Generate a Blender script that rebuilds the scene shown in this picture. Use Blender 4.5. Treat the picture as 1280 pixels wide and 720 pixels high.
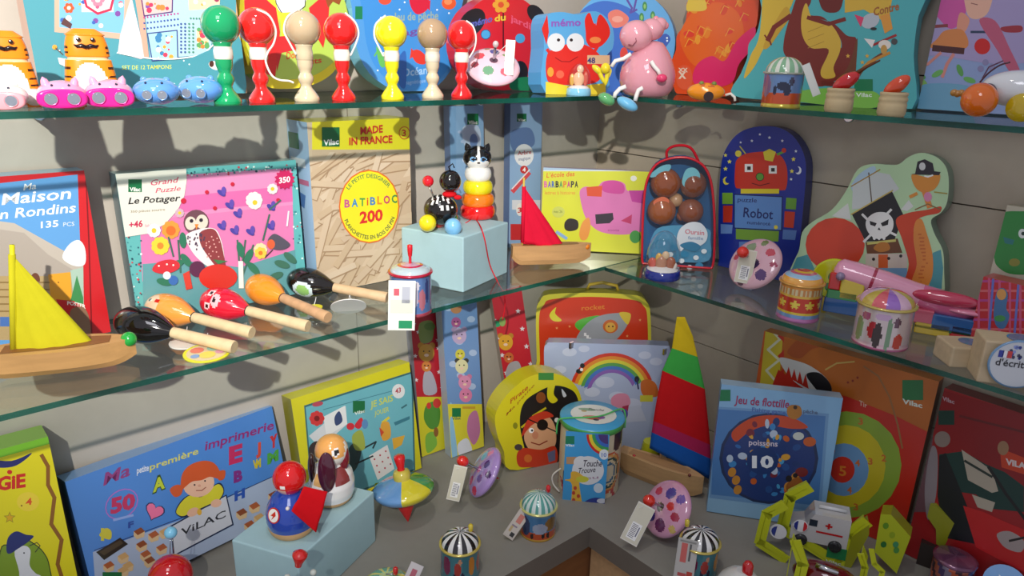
import bpy, math, random
from mathutils import Vector, Matrix
from mathutils.geometry import tessellate_polygon
random.seed(7)
for o in list(bpy.data.objects): bpy.data.objects.remove(o)
SC = bpy.context.scene
COL = SC.collection
sin, cos, pi = math.sin, math.cos, math.pi
# ---------------------------------------------------------------- camera, light, exposure
FPX = 900.07
YAW, PITCH, ROLL = math.radians(48.7847), math.radians(18.0545), math.radians(1.43226)
CAM = Vector((-1.35359, -1.23464, 0.0))
Z1, Z2, Z3 = -0.0735, -0.4207, -0.8681          # shelf tops: upper glass, middle glass, counter
DL, DR, D3 = 0.2676, 0.2537, 0.4523                            # depth of glass shelves and of the counter
FW = Vector((cos(YAW)*cos(PITCH), sin(YAW)*cos(PITCH), -sin(PITCH)))
_r = FW.cross(Vector((0, 0, 1))).normalized(); _u = _r.cross(FW)
RT = cos(ROLL)*_r + sin(ROLL)*_u
UP = -sin(ROLL)*_r + cos(ROLL)*_u
cd = bpy.data.cameras.new('camera'); cam = bpy.data.objects.new('camera', cd); COL.objects.link(cam)
cd.sensor_width = 36; cd.lens = FPX/1280*36; cd.clip_start = .02
cam.matrix_world = Matrix(((RT.x, UP.x, -FW.x, CAM.x), (RT.y, UP.y, -FW.y, CAM.y), (RT.z, UP.z, -FW.z, CAM.z), (0, 0, 0, 1)))
SC.camera = cam
SC.view_settings.view_transform = 'Standard'; SC.view_settings.look = 'None'
SC.view_settings.exposure = 0.0; SC.view_settings.gamma = 1.0; SC.view_settings.use_curve_mapping = False
w = bpy.data.worlds.new('world'); SC.world = w; w.use_nodes = True
w.node_tree.nodes['Background'].inputs[0].default_value = (.88, .88, 1.0, 1)
w.node_tree.nodes['Background'].inputs[1].default_value = 0.45
def lamp(name, typ, loc, tgt, power, color=(1, 1, 1), **kw):
    l = bpy.data.lights.new(name, typ); l.energy = power; l.color = color
    for k, v in kw.items(): setattr(l, k, v)
    o = bpy.data.objects.new(name, l); COL.objects.link(o); o.location = loc
    o.rotation_euler = (Vector(tgt)-Vector(loc)).to_track_quat('-Z', 'Y').to_euler()
    return o
lamp('spot_light', 'SPOT', (-2.1, -1.95, .84), (-.90, -.02, .03), 365, (1, .95, .86), spot_size=math.radians(46), spot_blend=1.0, shadow_soft_size=.02)
lamp('fill_light', 'AREA', (-1.75, -1.3, 1.2), (-1.0, -.1, -.35), 6.5, (.93, .93, 1), size=.6)  # added soft fill, brightens the upper left; no real fixture
lamp('counter_fill_spot', 'SPOT', (-1.1, -.75, 1.3), (-.50, -.3, -.5), 25, (1, .96, .88), spot_size=math.radians(60), spot_blend=1.0, shadow_soft_size=.05)  # added spot that brightens the counter and lower toys

# ---------------------------------------------------------------- pixel <-> place helpers
def ray(x, y): return FW + RT*((x-640)/FPX) - UP*((y-360)/FPX)
def proj(P):
    v = Vector(P)-CAM; d = v.dot(FW); return (640+FPX*v.dot(RT)/d, 360-FPX*v.dot(UP)/d)
def hit(x, y, ax, val):
    d = ray(x, y); return CAM + d*((val-CAM[ax])/d[ax])
def on(x, y, z): return hit(x, y, 2, z)
def onL(x, dep, z):
    y = 200
    if z == Z1 and dep > .13: dep = .0617+.95*dep
    for _ in range(6):
        p = hit(x, y, 1, -dep); p = Vector((p.x, p.y, z)); y = proj(p)[1]
    return p
def onR(x, dep, z):
    y = 200
    if z == Z1 and dep > .13: dep = .0677+.95*dep
    for _ in range(6):
        p = hit(x, y, 0, -dep); p = Vector((p.x, p.y, z)); y = proj(p)[1]
    return p
def mpp(P): return (Vector(P)-CAM).dot(FW)/FPX       # metres per pixel at P
def planehit(Pc, rz, x, y):          # where the sight line meets the upright plane through Pc along rz
    n = Vector((-sin(rz), cos(rz), 0)); d = ray(x, y); return CAM+d*((Vector(Pc)-CAM).dot(n)/d.dot(n))
def above(P, x, y):                                    # the point seen at x,y that stands over P (same distance)
    d = ray(x, y); h = (Vector(P)-CAM); t = math.hypot(h.x, h.y)/math.hypot(d.x, d.y); return CAM+d*t
def hgt(P, y):
    x = proj(P)[0]; return above(P, x, y).z-P.z
# ---------------------------------------------------------------- colour and materials
def rgb(h):
    if not isinstance(h, str): return tuple(h)
    h = h.lstrip('#'); o = []
    for i in (0, 2, 4):
        c = int(h[i:i+2], 16)/255; o.append(c/12.92 if c <= .04045 else ((c+.055)/1.055)**2.4)
    return tuple(o)
MATS = {}
def mat(kind):
    if kind in MATS: return MATS[kind]
    m = bpy.data.materials.new(kind); m.use_nodes = True; n = m.node_tree.nodes; l = m.node_tree.links
    b = n['Principled BSDF']; a = n.new('ShaderNodeAttribute'); a.attribute_name = 'Col'
    cfg = dict(card=(.33, .5, 0), gloss=(.07, .6, 0), matte=(.7, .25, 0), cloth=(.9, .1, 0), wood=(.5, .35, 0), plastic=(.22, .5, 0),
               tin=(.2, .5, .35), metal=(.14, .5, 1), paint=(.6, .3, 0), foil=(.1, .6, 0))[kind]
    b.inputs['Roughness'].default_value = cfg[0]; b.inputs['Specular IOR Level'].default_value = cfg[1]; b.inputs['Metallic'].default_value = cfg[2]
    if kind in ('gloss', 'card', 'foil', 'tin'):
        b.inputs['Coat Weight'].default_value = {'gloss': .6, 'card': .25, 'foil': .9, 'tin': .7}[kind]; b.inputs['Coat Roughness'].default_value = {'card': .16}.get(kind, .05)
    if kind in ('wood', 'cloth', 'paint'):
        tc = n.new('ShaderNodeTexCoord'); mp = n.new('ShaderNodeMapping'); nz = n.new('ShaderNodeTexNoise'); mx = n.new('ShaderNodeMix'); mx.data_type = 'RGBA'; mx.blend_type = 'MULTIPLY'
        mp.inputs['Scale'].default_value = {'wood': (14, 90, 90), 'cloth': (60, 60, 60), 'paint': (45, 45, 45)}[kind]
        nz.inputs['Scale'].default_value = 1.0; nz.inputs['Detail'].default_value = 3
        rp = n.new('ShaderNodeMapRange'); rp.inputs['To Min'].default_value = {'wood': .72, 'cloth': .9, 'paint': .93}[kind]; rp.inputs['To Max'].default_value = {'wood': 1.12, 'cloth': 1.04, 'paint': 1.03}[kind]
        l.new(tc.outputs['Object'], mp.inputs['Vector']); l.new(mp.outputs[0], nz.inputs['Vector']); l.new(nz.outputs['Fac'], rp.inputs['Value'])
        mx.inputs['Factor'].default_value = 1
        l.new(a.outputs['Color'], mx.inputs['A']); l.new(rp.outputs[0], mx.inputs['B']); l.new(mx.outputs['Result'], b.inputs['Base Color'])
    else: l.new(a.outputs['Color'], b.inputs['Base Color'])
    MATS[kind] = m; return m
def glassmat(name, tint, refl=.9, base=.05, rough=.0):
    if name in MATS: return MATS[name]
    m = bpy.data.materials.new(name); m.use_nodes = True; n = m.node_tree.nodes; l = m.node_tree.links
    n.remove(n['Principled BSDF']); t = n.new('ShaderNodeBsdfTransparent'); g = n.new('ShaderNodeBsdfGlossy'); x = n.new('ShaderNodeMixShader')
    lw = n.new('ShaderNodeLayerWeight'); lw.inputs['Blend'].default_value = .5
    pw = n.new('ShaderNodeMath'); pw.operation = 'POWER'; pw.inputs[1].default_value = 4
    ml = n.new('ShaderNodeMath'); ml.operation = 'MULTIPLY_ADD'; ml.inputs[1].default_value = refl-base; ml.inputs[2].default_value = base
    t.inputs[0].default_value = (*tint, 1); g.inputs['Roughness'].default_value = rough
    l.new(lw.outputs['Facing'], pw.inputs[0]); l.new(pw.outputs[0], ml.inputs[0]); l.new(ml.outputs[0], x.inputs[0])
    l.new(t.outputs[0], x.inputs[1]); l.new(g.outputs[0], x.inputs[2]); l.new(x.outputs[0], n['Material Output'].inputs['Surface'])
    MATS[name] = m; return m
# ---------------------------------------------------------------- mesh builder
class MB:
    def __init__(s): s.v = []; s.f = []; s.c = []; s.sm = []; s.o = Vector((0, 0, 0))
    def add(s, vs, fs, cols, smooth=False, M=None):
        b = len(s.v)
        for p in vs:
            p = Vector(p)
            if M is not None: p = M @ p
            s.v.append(p)
        many = isinstance(cols, list)
        for i, f in enumerate(fs):
            s.f.append(tuple(b+k for k in f)); s.c.append(rgb(cols[i] if many else cols)); s.sm.append(smooth)
    def box(s, c, d, col, M=None, rot=0):
        x, y, z = d[0]/2, d[1]/2, d[2]/2; R = Matrix.Rotation(rot, 3, 'Z')
        vs = [R @ Vector((a*x, b*y, e*z))+Vector(c) for a in (-1, 1) for b in (-1, 1) for e in (-1, 1)]
        s.add(vs, [(0, 1, 3, 2), (4, 6, 7, 5), (0, 4, 5, 1), (2, 3, 7, 6), (0, 2, 6, 4), (1, 5, 7, 3)], col, False, M)
    def lathe(s, prof, col, seg=28, M=None, sub=0, smooth=True, cap=True):
        # prof: (r,z) list; col: colour or fn(u, z, r)
        if sub:
            q = [prof[0]]
            for a, b in zip(prof, prof[1:]):
                k = max(1, int(math.hypot(b[0]-a[0], b[1]-a[1])/sub))
                for i in range(1, k+1): q.append((a[0]+(b[0]-a[0])*i/k, a[1]+(b[1]-a[1])*i/k))
            prof = q
        vs = []; fs = []; cs = []
        for r, z in prof:
            for i in range(seg):
                t = 2*pi*i/seg; vs.append((r*cos(t), r*sin(t), z))
        for j in range(len(prof)-1):
            for i in range(seg):
                k = (i+1) % seg; fs.append((j*seg+i, j*seg+k, (j+1)*seg+k, (j+1)*seg+i))
                cs.append(col((i+.5)/seg, (prof[j][1]+prof[j+1][1])/2, (prof[j][0]+prof[j+1][0])/2) if callable(col) else col)
        s.add(vs, fs, cs, smooth, M)
        if cap and prof[0][0] > 1e-5: s.add([(prof[0][0]*cos(2*pi*i/seg), prof[0][0]*sin(2*pi*i/seg), prof[0][1]) for i in range(seg)][::-1], [tuple(range(seg))], cs[0], False, M)
        if cap and prof[-1][0] > 1e-5: s.add([(prof[-1][0]*cos(2*pi*i/seg), prof[-1][0]*sin(2*pi*i/seg), prof[-1][1]) for i in range(seg)], [tuple(range(seg))], cs[-1], False, M)
    def sphere(s, c, r, col, seg=24, rings=16, M=None, fn=None):
        r = r if hasattr(r, '__len__') else (r, r, r)
        vs = []; fs = []; cs = []
        for j in range(rings+1):
            ph = -pi/2+pi*j/rings
            for i in range(seg):
                t = 2*pi*i/seg; vs.append((c[0]+r[0]*cos(ph)*cos(t), c[1]+r[1]*cos(ph)*sin(t), c[2]+r[2]*sin(ph)))
        for j in range(rings):
            for i in range(seg):
                k = (i+1) % seg; fs.append((j*seg+i, j*seg+k, (j+1)*seg+k, (j+1)*seg+i))
                if fn:
                    ph = -pi/2+pi*(j+.5)/rings; t = 2*pi*(i+.5)/seg
                    cs.append(fn(cos(ph)*cos(t), cos(ph)*sin(t), sin(ph)) or col)
                else: cs.append(col)
        s.add(vs, fs, cs, True, M)
    def tube(s, pts, r, col, seg=8, M=None, cap=True):
        pts = [Vector(p) for p in pts]; n = len(pts); rr = r if hasattr(r, '__len__') else [r]*n
        vs = []; fs = []; ref = None
        for i, p in enumerate(pts):
            t = (pts[min(i+1, n-1)]-pts[max(i-1, 0)]).normalized()
            if ref is None: ref = t.orthogonal().normalized()
            ref = (ref-t*ref.dot(t)).normalized(); b = t.cross(ref)
            for k in range(seg):
                a = 2*pi*k/seg; vs.append(p+ref*rr[i]*cos(a)+b*rr[i]*sin(a))
        for j in range(n-1):
            for k in range(seg): q = (k+1) % seg; fs.append((j*seg+k, j*seg+q, (j+1)*seg+q, (j+1)*seg+k))
        if cap: fs.append(tuple(range(seg))[::-1]); fs.append(tuple((n-1)*seg+k for k in range(seg)))
        s.add(vs, fs, col, True, M)
    def poly(s, pts, col, M=None):
        if len(pts) < 3: return
        if len(pts) <= 4: s.add(pts, [tuple(range(len(pts)))], col, False, M); return
        tr = tessellate_polygon([[Vector(p) for p in pts]])
        s.add(pts, [tuple(t) for t in tr], col, False, M)
    def prism(s, out, a, b, front, side, back=None):
        # out: list of fn results; a,b: mapping uv->3D front and back
        F = [a(*p) for p in out]; Bk = [b(*p) for p in out]; n = len(out)
        s.poly(F, front); s.poly(Bk[::-1], back or (side if isinstance(side, str) else front))
        vs = F+Bk; s.add(vs, [(i, n+i, n+(i+1) % n, (i+1) % n) for i in range(n)], side if not callable(side) else [side(i, n) for i in range(n)])
    def build(s, name, kind, parent=None, label=None, org=None, wood=None):
        me = bpy.data.meshes.new(name); o0 = Vector(org) if org is not None else s.o
        me.from_pydata([p-o0 for p in s.v], [], s.f); 
        at = me.color_attributes.new('Col', 'FLOAT_COLOR', 'CORNER'); buf = []
        for f, c in zip(s.f, s.c): buf += [c[0], c[1], c[2], 1.0]*len(f)
        at.data.foreach_set('color', buf)
        me.polygons.foreach_set('use_smooth', s.sm)
        me.materials.append(mat(kind) if isinstance(kind, str) else kind); me.update()
        o = bpy.data.objects.new(name, me); COL.objects.link(o)
        if parent: o.parent = parent
        elif o0.length > 0: o.location = o0
        if label: o['label'] = label
        return o
def tag(o, label, cat, group=None, kind=None):
    o['label'] = label; o['category'] = cat
    if group: o['group'] = group
    if kind: o['kind'] = kind
    return o
def thing(name, label, cat, loc, group=None, rotz=0):
    o = bpy.data.objects.new(name, None); COL.objects.link(o); o.location = loc; o.rotation_euler = (0, 0, rotz); o.empty_display_size = .02
    return tag(o, label, cat, group)
def one(name, mb, kind, loc, label, cat, group=None):     # a thing that is one mesh, built in world space
    return tag(mb.build(name, kind, org=loc), label, cat, group)
def struct(name, mb, m):
    o = mb.build(name, m); o['kind'] = 'structure'; return o
def face_cam(P): return math.atan2(CAM.y-P.y, CAM.x-P.x)  # angle about z towards the camera
def copy_thing(o, loc, label, parent=None):
    c = o.copy(); COL.objects.link(c); c.parent = parent
    if parent is None: c.location = loc; c['label'] = label
    for ch in list(o.children): copy_thing(ch, None, None, c)
    return c
# ---------------------------------------------------------------- flat printed faces
TXT = {}
def glyphs(s, bold=0, res=2):
    k = (s, bold)
    if k not in TXT:
        cu = bpy.data.curves.new('t', 'FONT'); cu.body = s; cu.offset = bold; cu.resolution_u = res
        ob = bpy.data.objects.new('t', cu); me = bpy.data.meshes.new_from_object(ob)
        vs = [(v.co.x, v.co.y) for v in me.vertices]; fs = [tuple(p.vertices) for p in me.polygons]
        bpy.data.objects.remove(ob); bpy.data.curves.remove(cu); bpy.data.meshes.remove(me)
        if not vs: vs = [(0, 0)]
        x0 = min(v[0] for v in vs); x1 = max(v[0] for v in vs); w_ = (x1-x0) or 1
        TXT[k] = ([((x-x0)/w_, y/.7) for x, y in vs], fs)
    return TXT[k]
def clip(poly, w, h):
    for ax, lim, sg in ((0, 0, 1), (0, w, -1), (1, 0, 1), (1, h, -1)):
        out = []
        for i in range(len(poly)):
            a, b = poly[i-1], poly[i]; da, db = sg*(a[ax]-lim), sg*(b[ax]-lim)
            if (da >= 0) != (db >= 0):
                t = da/(da-db); out.append((a[0]+(b[0]-a[0])*t, a[1]+(b[1]-a[1])*t))
            if db >= 0: out.append(b)
        poly = out
        if len(poly) < 3: return []
    return poly
class Face:
    """printed front of a thing: base line a->b (left to right as seen), leaning back by lean degrees"""
    def __init__(s, a, b, top=None, h=None, lean=0, thick=.04, mb=None, clipit=True, tilt=0):
        up_ = Vector((0, 0, thick*sin(math.radians(lean)))); s.a = Vector(a)+up_; s.b = Vector(b)+up_; s.w = (s.b-s.a).length; s.U = (s.b-s.a)/s.w
        hz = Vector((s.U.x, s.U.y, 0)).normalized(); n0 = hz.cross(Vector((0, 0, 1)))
        if n0.dot(CAM-s.a) < 0: n0 = -n0
        L = math.radians(lean); v = Vector((0, 0, cos(L)))-n0*sin(L); s.V = (v-s.U*v.dot(s.U)).normalized()
        if tilt:
            T_ = math.radians(tilt); u0, v0 = s.U.copy(), s.V.copy(); s.U = u0*cos(T_)-v0*sin(T_); s.V = v0*cos(T_)+u0*sin(T_)
            if tilt < 0: s.a = s.a+Vector((0, 0, 0))
        s.N = s.U.cross(s.V).normalized()
        if s.N.dot(CAM-s.a) < 0: s.N = -s.N
        s.t = thick; s.k = 0; s.mb = mb or MB(); s.mb.o = (s.a+s.b)/2-s.N*thick/2; s.mb.o.z = s.a.z; s.clipit = clipit
        s.h = h if h else s.uv(*top)[1]
    def uv(s, x, y):
        d = ray(x, y); t = (s.a-CAM).dot(s.N)/d.dot(s.N); p = CAM+d*t-s.a; return (p.dot(s.U), p.dot(s.V))
    def P(s, u, v, h=0): return s.a+s.U*u+s.V*v+s.N*h
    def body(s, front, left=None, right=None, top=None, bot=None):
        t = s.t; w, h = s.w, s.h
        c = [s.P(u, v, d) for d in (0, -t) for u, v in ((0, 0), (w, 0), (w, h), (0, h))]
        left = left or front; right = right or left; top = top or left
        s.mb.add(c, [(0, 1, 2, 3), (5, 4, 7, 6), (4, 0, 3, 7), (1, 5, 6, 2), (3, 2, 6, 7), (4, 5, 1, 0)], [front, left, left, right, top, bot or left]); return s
    def put(s, uvs, col):
        s.k += 1; e = .00025+s.k*.000006
        if s.clipit: uvs = clip(uvs, s.w, s.h)
        if len(uvs) >= 3: s.mb.poly([s.P(u, v, e) for u, v in uvs], col)
    def poly(s, pts, col): s.put([s.uv(*p) for p in pts], col)
    def smooth(s, pts, col, n=5, close=True):
        s.poly(spline(pts, n), col)
    def rect(s, x0, y0, x1, y1, col): s.poly([(x0, y0), (x1, y0), (x1, y1), (x0, y1)], col)
    def ell(s, x, y, rx, ry=None, col='#000000', rot=0, n=20):
        ry = ry or rx; c, q = cos(rot), sin(rot)
        s.poly([(x+rx*cos(t)*c-ry*sin(t)*q, y+rx*cos(t)*q+ry*sin(t)*c) for t in (2*pi*i/n for i in range(n))], col)
    def line(s, pts, w, col):
        for a, b in zip(pts, pts[1:]):
            dx, dy = b[0]-a[0], b[1]-a[1]; L = math.hypot(dx, dy) or 1; nx, ny = -dy/L*w/2, dx/L*w/2; ex, ey = dx/L*w*.25, dy/L*w*.25
            s.poly([(a[0]+nx-ex, a[1]+ny-ey), (b[0]+nx+ex, b[1]+ny+ey), (b[0]-nx+ex, b[1]-ny+ey), (a[0]-nx-ex, a[1]-ny-ey)], col)
    def outl(s, pts, w, col): s.line(list(pts)+[pts[0]], w, col)
    def text(s, t, x0, y0, x1, y1, h, col, bold=.02, slant=0, arc=0, up=None):
        s.k += 1; e = .00025+s.k*.000006; vs, fs = glyphs(t, bold); dx, dy = x1-x0, y1-y0; L = math.hypot(dx, dy)
        ux, uy = up or (0, -1); q = []
        for gx, gy in vs:
            g = gx+slant*gy*h/L; bow = -arc*(1-(2*gx-1)**2)
            u, v = s.uv(x0+dx*g+ux*gy*h, y0+dy*g+uy*gy*h+bow)
            if s.clipit: u = min(max(u, 0), s.w); v = min(max(v, 0), s.h)
            q.append(s.P(u, v, e))
        s.mb.add(q, fs, col)
    def arctext(s, t, cx, cy, r, a0, a1, h, col, bold=.02, rx=None):
        s.k += 1; e = .00025+s.k*.000006; vs, fs = glyphs(t, bold); q = []; sg = 1 if a1 < a0 else -1
        for gx, gy in vs:
            a = math.radians(a0+(a1-a0)*gx); R = r+(gy*h*sg); k = (rx or r)/r
            u, v = s.uv(cx+R*k*cos(a), cy-R*sin(a)); q.append(s.P(u, v, e))
        s.mb.add(q, fs, col)
    def star(s, x, y, r, col, n=5, inner=.45, rot=0):
        s.poly([(x+(r if i % 2 == 0 else r*inner)*sin(rot+pi*i/n), y-(r if i % 2 == 0 else r*inner)*cos(rot+pi*i/n)) for i in range(2*n)], col)
    def heart(s, x, y, r, col, rot=0):
        P = []
        for i in range(20):
            t = 2*pi*i/20; a = r*sin(t)**3; b = -r*(.81*cos(t)-.31*cos(2*t)-.13*cos(3*t)-.06*cos(4*t)); P.append((x+a*cos(rot)-b*sin(rot), y+a*sin(rot)+b*cos(rot)))
        s.poly(P, col)
    def flower(s, x, y, r, col, mid='#e8c030', n=6):
        for i in range(n):
            a = 2*pi*i/n; s.ell(x+r*.6*cos(a), y+r*.6*sin(a), r*.38, r*.38, col, n=8)
        s.ell(x, y, r*.36, None, mid, n=8)
    def logo(s, x, y, w, h=None, wc='#f2f4ee', txt=True):       # green square mark with the maker's word
        h = h or w; s.rect(x, y, x+w, y+h, '#0f6b3e')
        if txt: s.text('Vilac', x+w*.1, y+h*.93, x+w*.9, y+h*.93, h*.3, wc, .03)
    def thing(s, name, label, cat, kind='card', group=None): return one(name, s.mb, kind, s.mb.o, label, cat, group)
def spline(pts, n=5, close=True):
    out = []; m = len(pts)
    rng = range(m) if close else range(m-1)
    for i in rng:
        if close: p0, p1, p2, p3 = pts[i-1], pts[i], pts[(i+1) % m], pts[(i+2) % m]
        else: p0, p1, p2, p3 = pts[max(i-1, 0)], pts[i], pts[i+1], pts[min(i+2, m-1)]
        for k in range(n):
            t = k/n; out.append(tuple(.5*((2*b)+(-a+c)*t+(2*a-5*b+4*c-d)*t*t+(-a+3*b-3*c+d)*t**3) for a, b, c, d in zip(p0, p1, p2, p3)))
    if not close: out.append(tuple(pts[-1]))
    return out
def cutout(f, outline, front, side, n=5, lift=True):
    """thick flat thing with an outline; the prints follow on its front"""
    uv = [f.uv(*p) for p in spline(outline, n)]
    if lift: uv = [(u, max(v, 0)) for u, v in uv]
    f.clipit = False
    f.mb.prism(uv, lambda u, v: f.P(u, v), lambda u, v: f.P(u, v, -f.t), front, side); f.outline = uv
def swing_tag(P, w, h, col='#e9e6da', tilt=0, rz=None, bar=True, thick=.0006, extra=None, org=None, parent=None, roll=0, name='price_tag', pic=None):
    """paper label hanging/leaning; P = its centre"""
    rz = face_cam(P) if rz is None else rz
    M = Matrix.Translation(P) @ Matrix.Rotation(rz+pi/2, 4, 'Z') @ Matrix.Rotation(tilt, 4, 'X') @ Matrix.Rotation(roll, 4, 'Y')
    mb = MB(); mb.box((0, 0, 0), (w, thick, h), col, M)
    y = -thick/2-.0003
    q = lambda x0, z0, x1, z1, c, e=0: mb.add([(x0*w, y-e, z0*h), (x1*w, y-e, z0*h), (x1*w, y-e, z1*h), (x0*w, y-e, z1*h)], [(0, 1, 2, 3)], c, False, M)
    q(-.47, -.47, .47, .47, '#d8d4bf' if col == '#e9e6da' else col)
    if bar:
        q(-.28, -.4, .28, .02, '#f4f4f2', .0001)
        for i in range(9): q(-.22, -.36+i*.04, .1, -.345+i*.04, '#555566', .0002)
        q(.15, -.3, .22, -.05, '#777788', .0002)
    if pic: pic(q)
    return mb
# ================================================================ the display corner
WALLC = '#b9b2a8'
b = MB(); b.box((-.95, .02, -.15), (2.1, .04, 1.5), WALLC); 
b.box((-.689, -.0004, -.15), (.0016, .0012, 1.5), '#8f887e')
struct('wall_left', b, 'paint')
b = MB(); gz = [-.63+.2035*i for i in range(-3, 7)]; zz = -.90
for g in gz+[.6]:
    g = min(g, .6)
    if g-.003 > zz: b.box((.02, -.68, (zz+g-.0012)/2), (.04, 1.44, g-.0012-zz), '#bcb09f')
    zz = g+.0012
b.box((.03, -.68, -.15), (.02, 1.44, 1.5), '#6f6254')
struct('wall_right', b, 'paint')
def slab(cx, cy, sx, sy, z, name, label):
    t = .008; b = MB(); b.box((cx, cy, z-t/2), (sx, sy, t), '#a0c8b8')
    b.o = Vector((cx, cy, z)); o = b.build(name, glassmat('clear_glass', (.93, .975, .955), .8, .06), org=(cx, cy, z))
    e = bpy.data.materials.new('glass_edge') if 'glass_edge' not in MATS else MATS['glass_edge']
    if 'glass_edge' not in MATS:
        MATS['glass_edge'] = e; e.use_nodes = True; n = e.node_tree.nodes; p = n['Principled BSDF']
        tc = n.new('ShaderNodeTexCoord'); nz = n.new('ShaderNodeTexNoise'); nz.inputs['Scale'].default_value = 6; cr = n.new('ShaderNodeValToRGB')
        cr.color_ramp.elements[0].color = (.002, .035, .025, 1); cr.color_ramp.elements[1].color = (.01, .16, .115, 1); cr.color_ramp.elements[0].position = .4; cr.color_ramp.elements[1].position = .75
        e.node_tree.links.new(tc.outputs['Object'], nz.inputs['Vector']); e.node_tree.links.new(nz.outputs['Fac'], cr.inputs[0]); e.node_tree.links.new(cr.outputs[0], p.inputs['Base Color'])
        p.inputs['Roughness'].default_value = .12
        tr = n.new('ShaderNodeBsdfTransparent'); tr.inputs[0].default_value = (.35, .75, .65, 1); ms = n.new('ShaderNodeMixShader'); ms.inputs[0].default_value = .85
        e.node_tree.links.new(tr.outputs[0], ms.inputs[1]); e.node_tree.links.new(p.outputs[0], ms.inputs[2]); e.node_tree.links.new(ms.outputs[0], n['Material Output'].inputs['Surface'])
    o.data.materials.append(e)
    for p in o.data.polygons:
        if abs(p.normal.z) < .5: p.material_index = 1
    return tag(o, label, 'shelf')
for z_, n_, l1, l2 in ((Z1, 'upper', 'under the row of cup-and-ball toys', 'under the tan wooden pots'), (Z2, 'middle', 'under the yellow sailboat', 'under the pirate puzzle')):
    slab(-.9525, -DL/2-.002, 1.895, DL, z_, 'glass_shelf', n_+' clear glass shelf along the left wall, '+l1)
    slab(-DR/2-.002, (-1.39-DL-.004)/2, DR-.002, 1.386-DL-.004, z_, 'glass_shelf', n_+' clear glass shelf along the right wall, '+l2)
# grey counter, L shaped, with a thick dark front edge
b = MB(); t = .045
P = [(-1.9, -.002), (-.002, -.002), (-.002, -1.39), (-D3, -1.39), (-D3, -D3), (-1.9, -D3)]
b.add([(x, y, Z3) for x, y in P], [(4, 5, 0, 1), (1, 2, 3, 4)], '#8d8a82')
b.add([(x, y, Z3) for x, y in P]+[(x, y, Z3-t) for x, y in P], [(i, (i+1) % 6, 6+(i+1) % 6, 6+i) for i in range(6)]+[(10, 7, 6, 11), (10, 9, 8, 7)], '#6f685f')
tag(b.build('counter', 'paint', org=(-.6, -.3, Z3)), 'grey laminate counter running round the corner under the lowest toys', 'counter')
b = MB(); b.box((-1.15, -.425, -1.25), (1.46, .02, .66), '#8a5a34')
struct('trim_1', b, 'wood')
b = MB(); b.box((-.42, -.91, -1.25), (.02, .94, .66), '#d8b282')
struct('trim_2', b, 'wood')
b = MB(); b.box((-1.0, -.9, -1.61), (2.4, 2.4, .04), '#7d6a55'); struct('floor', b, 'wood')
# cardboard box standing under the counter opening
c = Vector((-.72, -.72, -1.58)); t_ = thing('cardboard_box', 'brown cardboard box standing on the floor below the counter corner', 'box', c, rotz=.12)
for nm, cc, dd in (('side_panel', (-.19, 0, .2), (.008, .38, .4)), ('side_panel', (.19, 0, .2), (.008, .38, .4)), ('end_panel', (0, -.186, .2), (.372, .008, .4)), ('end_panel', (0, .186, .2), (.372, .008, .4)), ('bottom_panel', (0, 0, .006), (.372, .364, .008))):
    b = MB(); b.box(cc, dd, '#b08a5e'); b.build(nm, 'matte', t_)
for nm, cc, dd, r in (('flap', (-.24, .05, .43), (.12, .36, .004), .5), ('flap', (.03, .22, .42), (.36, .1, .004), .3)):
    b = MB(); M = Matrix.Translation(cc) @ Matrix.Rotation(r, 4, 'Y' if cc[0] < -.1 else 'X'); b.box((0, 0, 0), dd, '#b8946a', M); b.build(nm, 'matte', t_)
# chrome pins that carry the shelves
def pin(P, d, z, lab):
    t = thing('shelf_bracket', lab, 'bracket', (P[0], P[1], z-.0185))
    M = Matrix.Rotation(-pi/2 if False else pi/2, 4, 'X') if d == 'L' else Matrix.Rotation(-pi/2, 4, 'Y')
    b = MB(); b.lathe([(.0085, .001), (.0085, .050), (.0075, .052)], '#c9cdd2', 16, M); b.build('pin', 'metal', t)
    b = MB(); b.lathe([(.0095, .052), (.0100, .054), (.0100, .064), (.008, .066)], '#e4e8ee', 16, M); b.build('cap', 'metal', t)
for px, z, s in ((46, Z1, 'under the upper shelf below the pink torches'), (512, Z1, 'under the upper shelf above the building-plank box'), (600, Z1, 'under the upper shelf above the blue growth-chart box'), (20, Z2, 'under the middle shelf below the yellow sailboat stern'), (68, Z2, 'under the middle shelf below the yellow sailboat bow'), (415, Z2, 'under the middle shelf above the yellow framed game box'), (500, Z2, 'under the middle shelf near the red animal tube box')):
    p = onL(px, .06, z); pin((p.x, -.001), 'L', z, 'small chrome shelf support '+s)
for px, z, s in ((852, Z1, 'under the upper shelf right of the pink hippo'), (1065, Z1, 'under the upper shelf below the chilli pots'), (850, Z2, 'under the middle shelf below the snow globe'), (942, Z2, 'under the middle shelf left of the striped tin')):
    p = onR(px, .06, z); pin((-.001, p.y), 'R', z, 'small chrome shelf support '+s)

# ================================================================ boxes on the upper shelf
NL = lambda px, d, z=Z1: onL(px, d, z)
NR = lambda px, d, z=Z1: onR(px, d, z)
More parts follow.
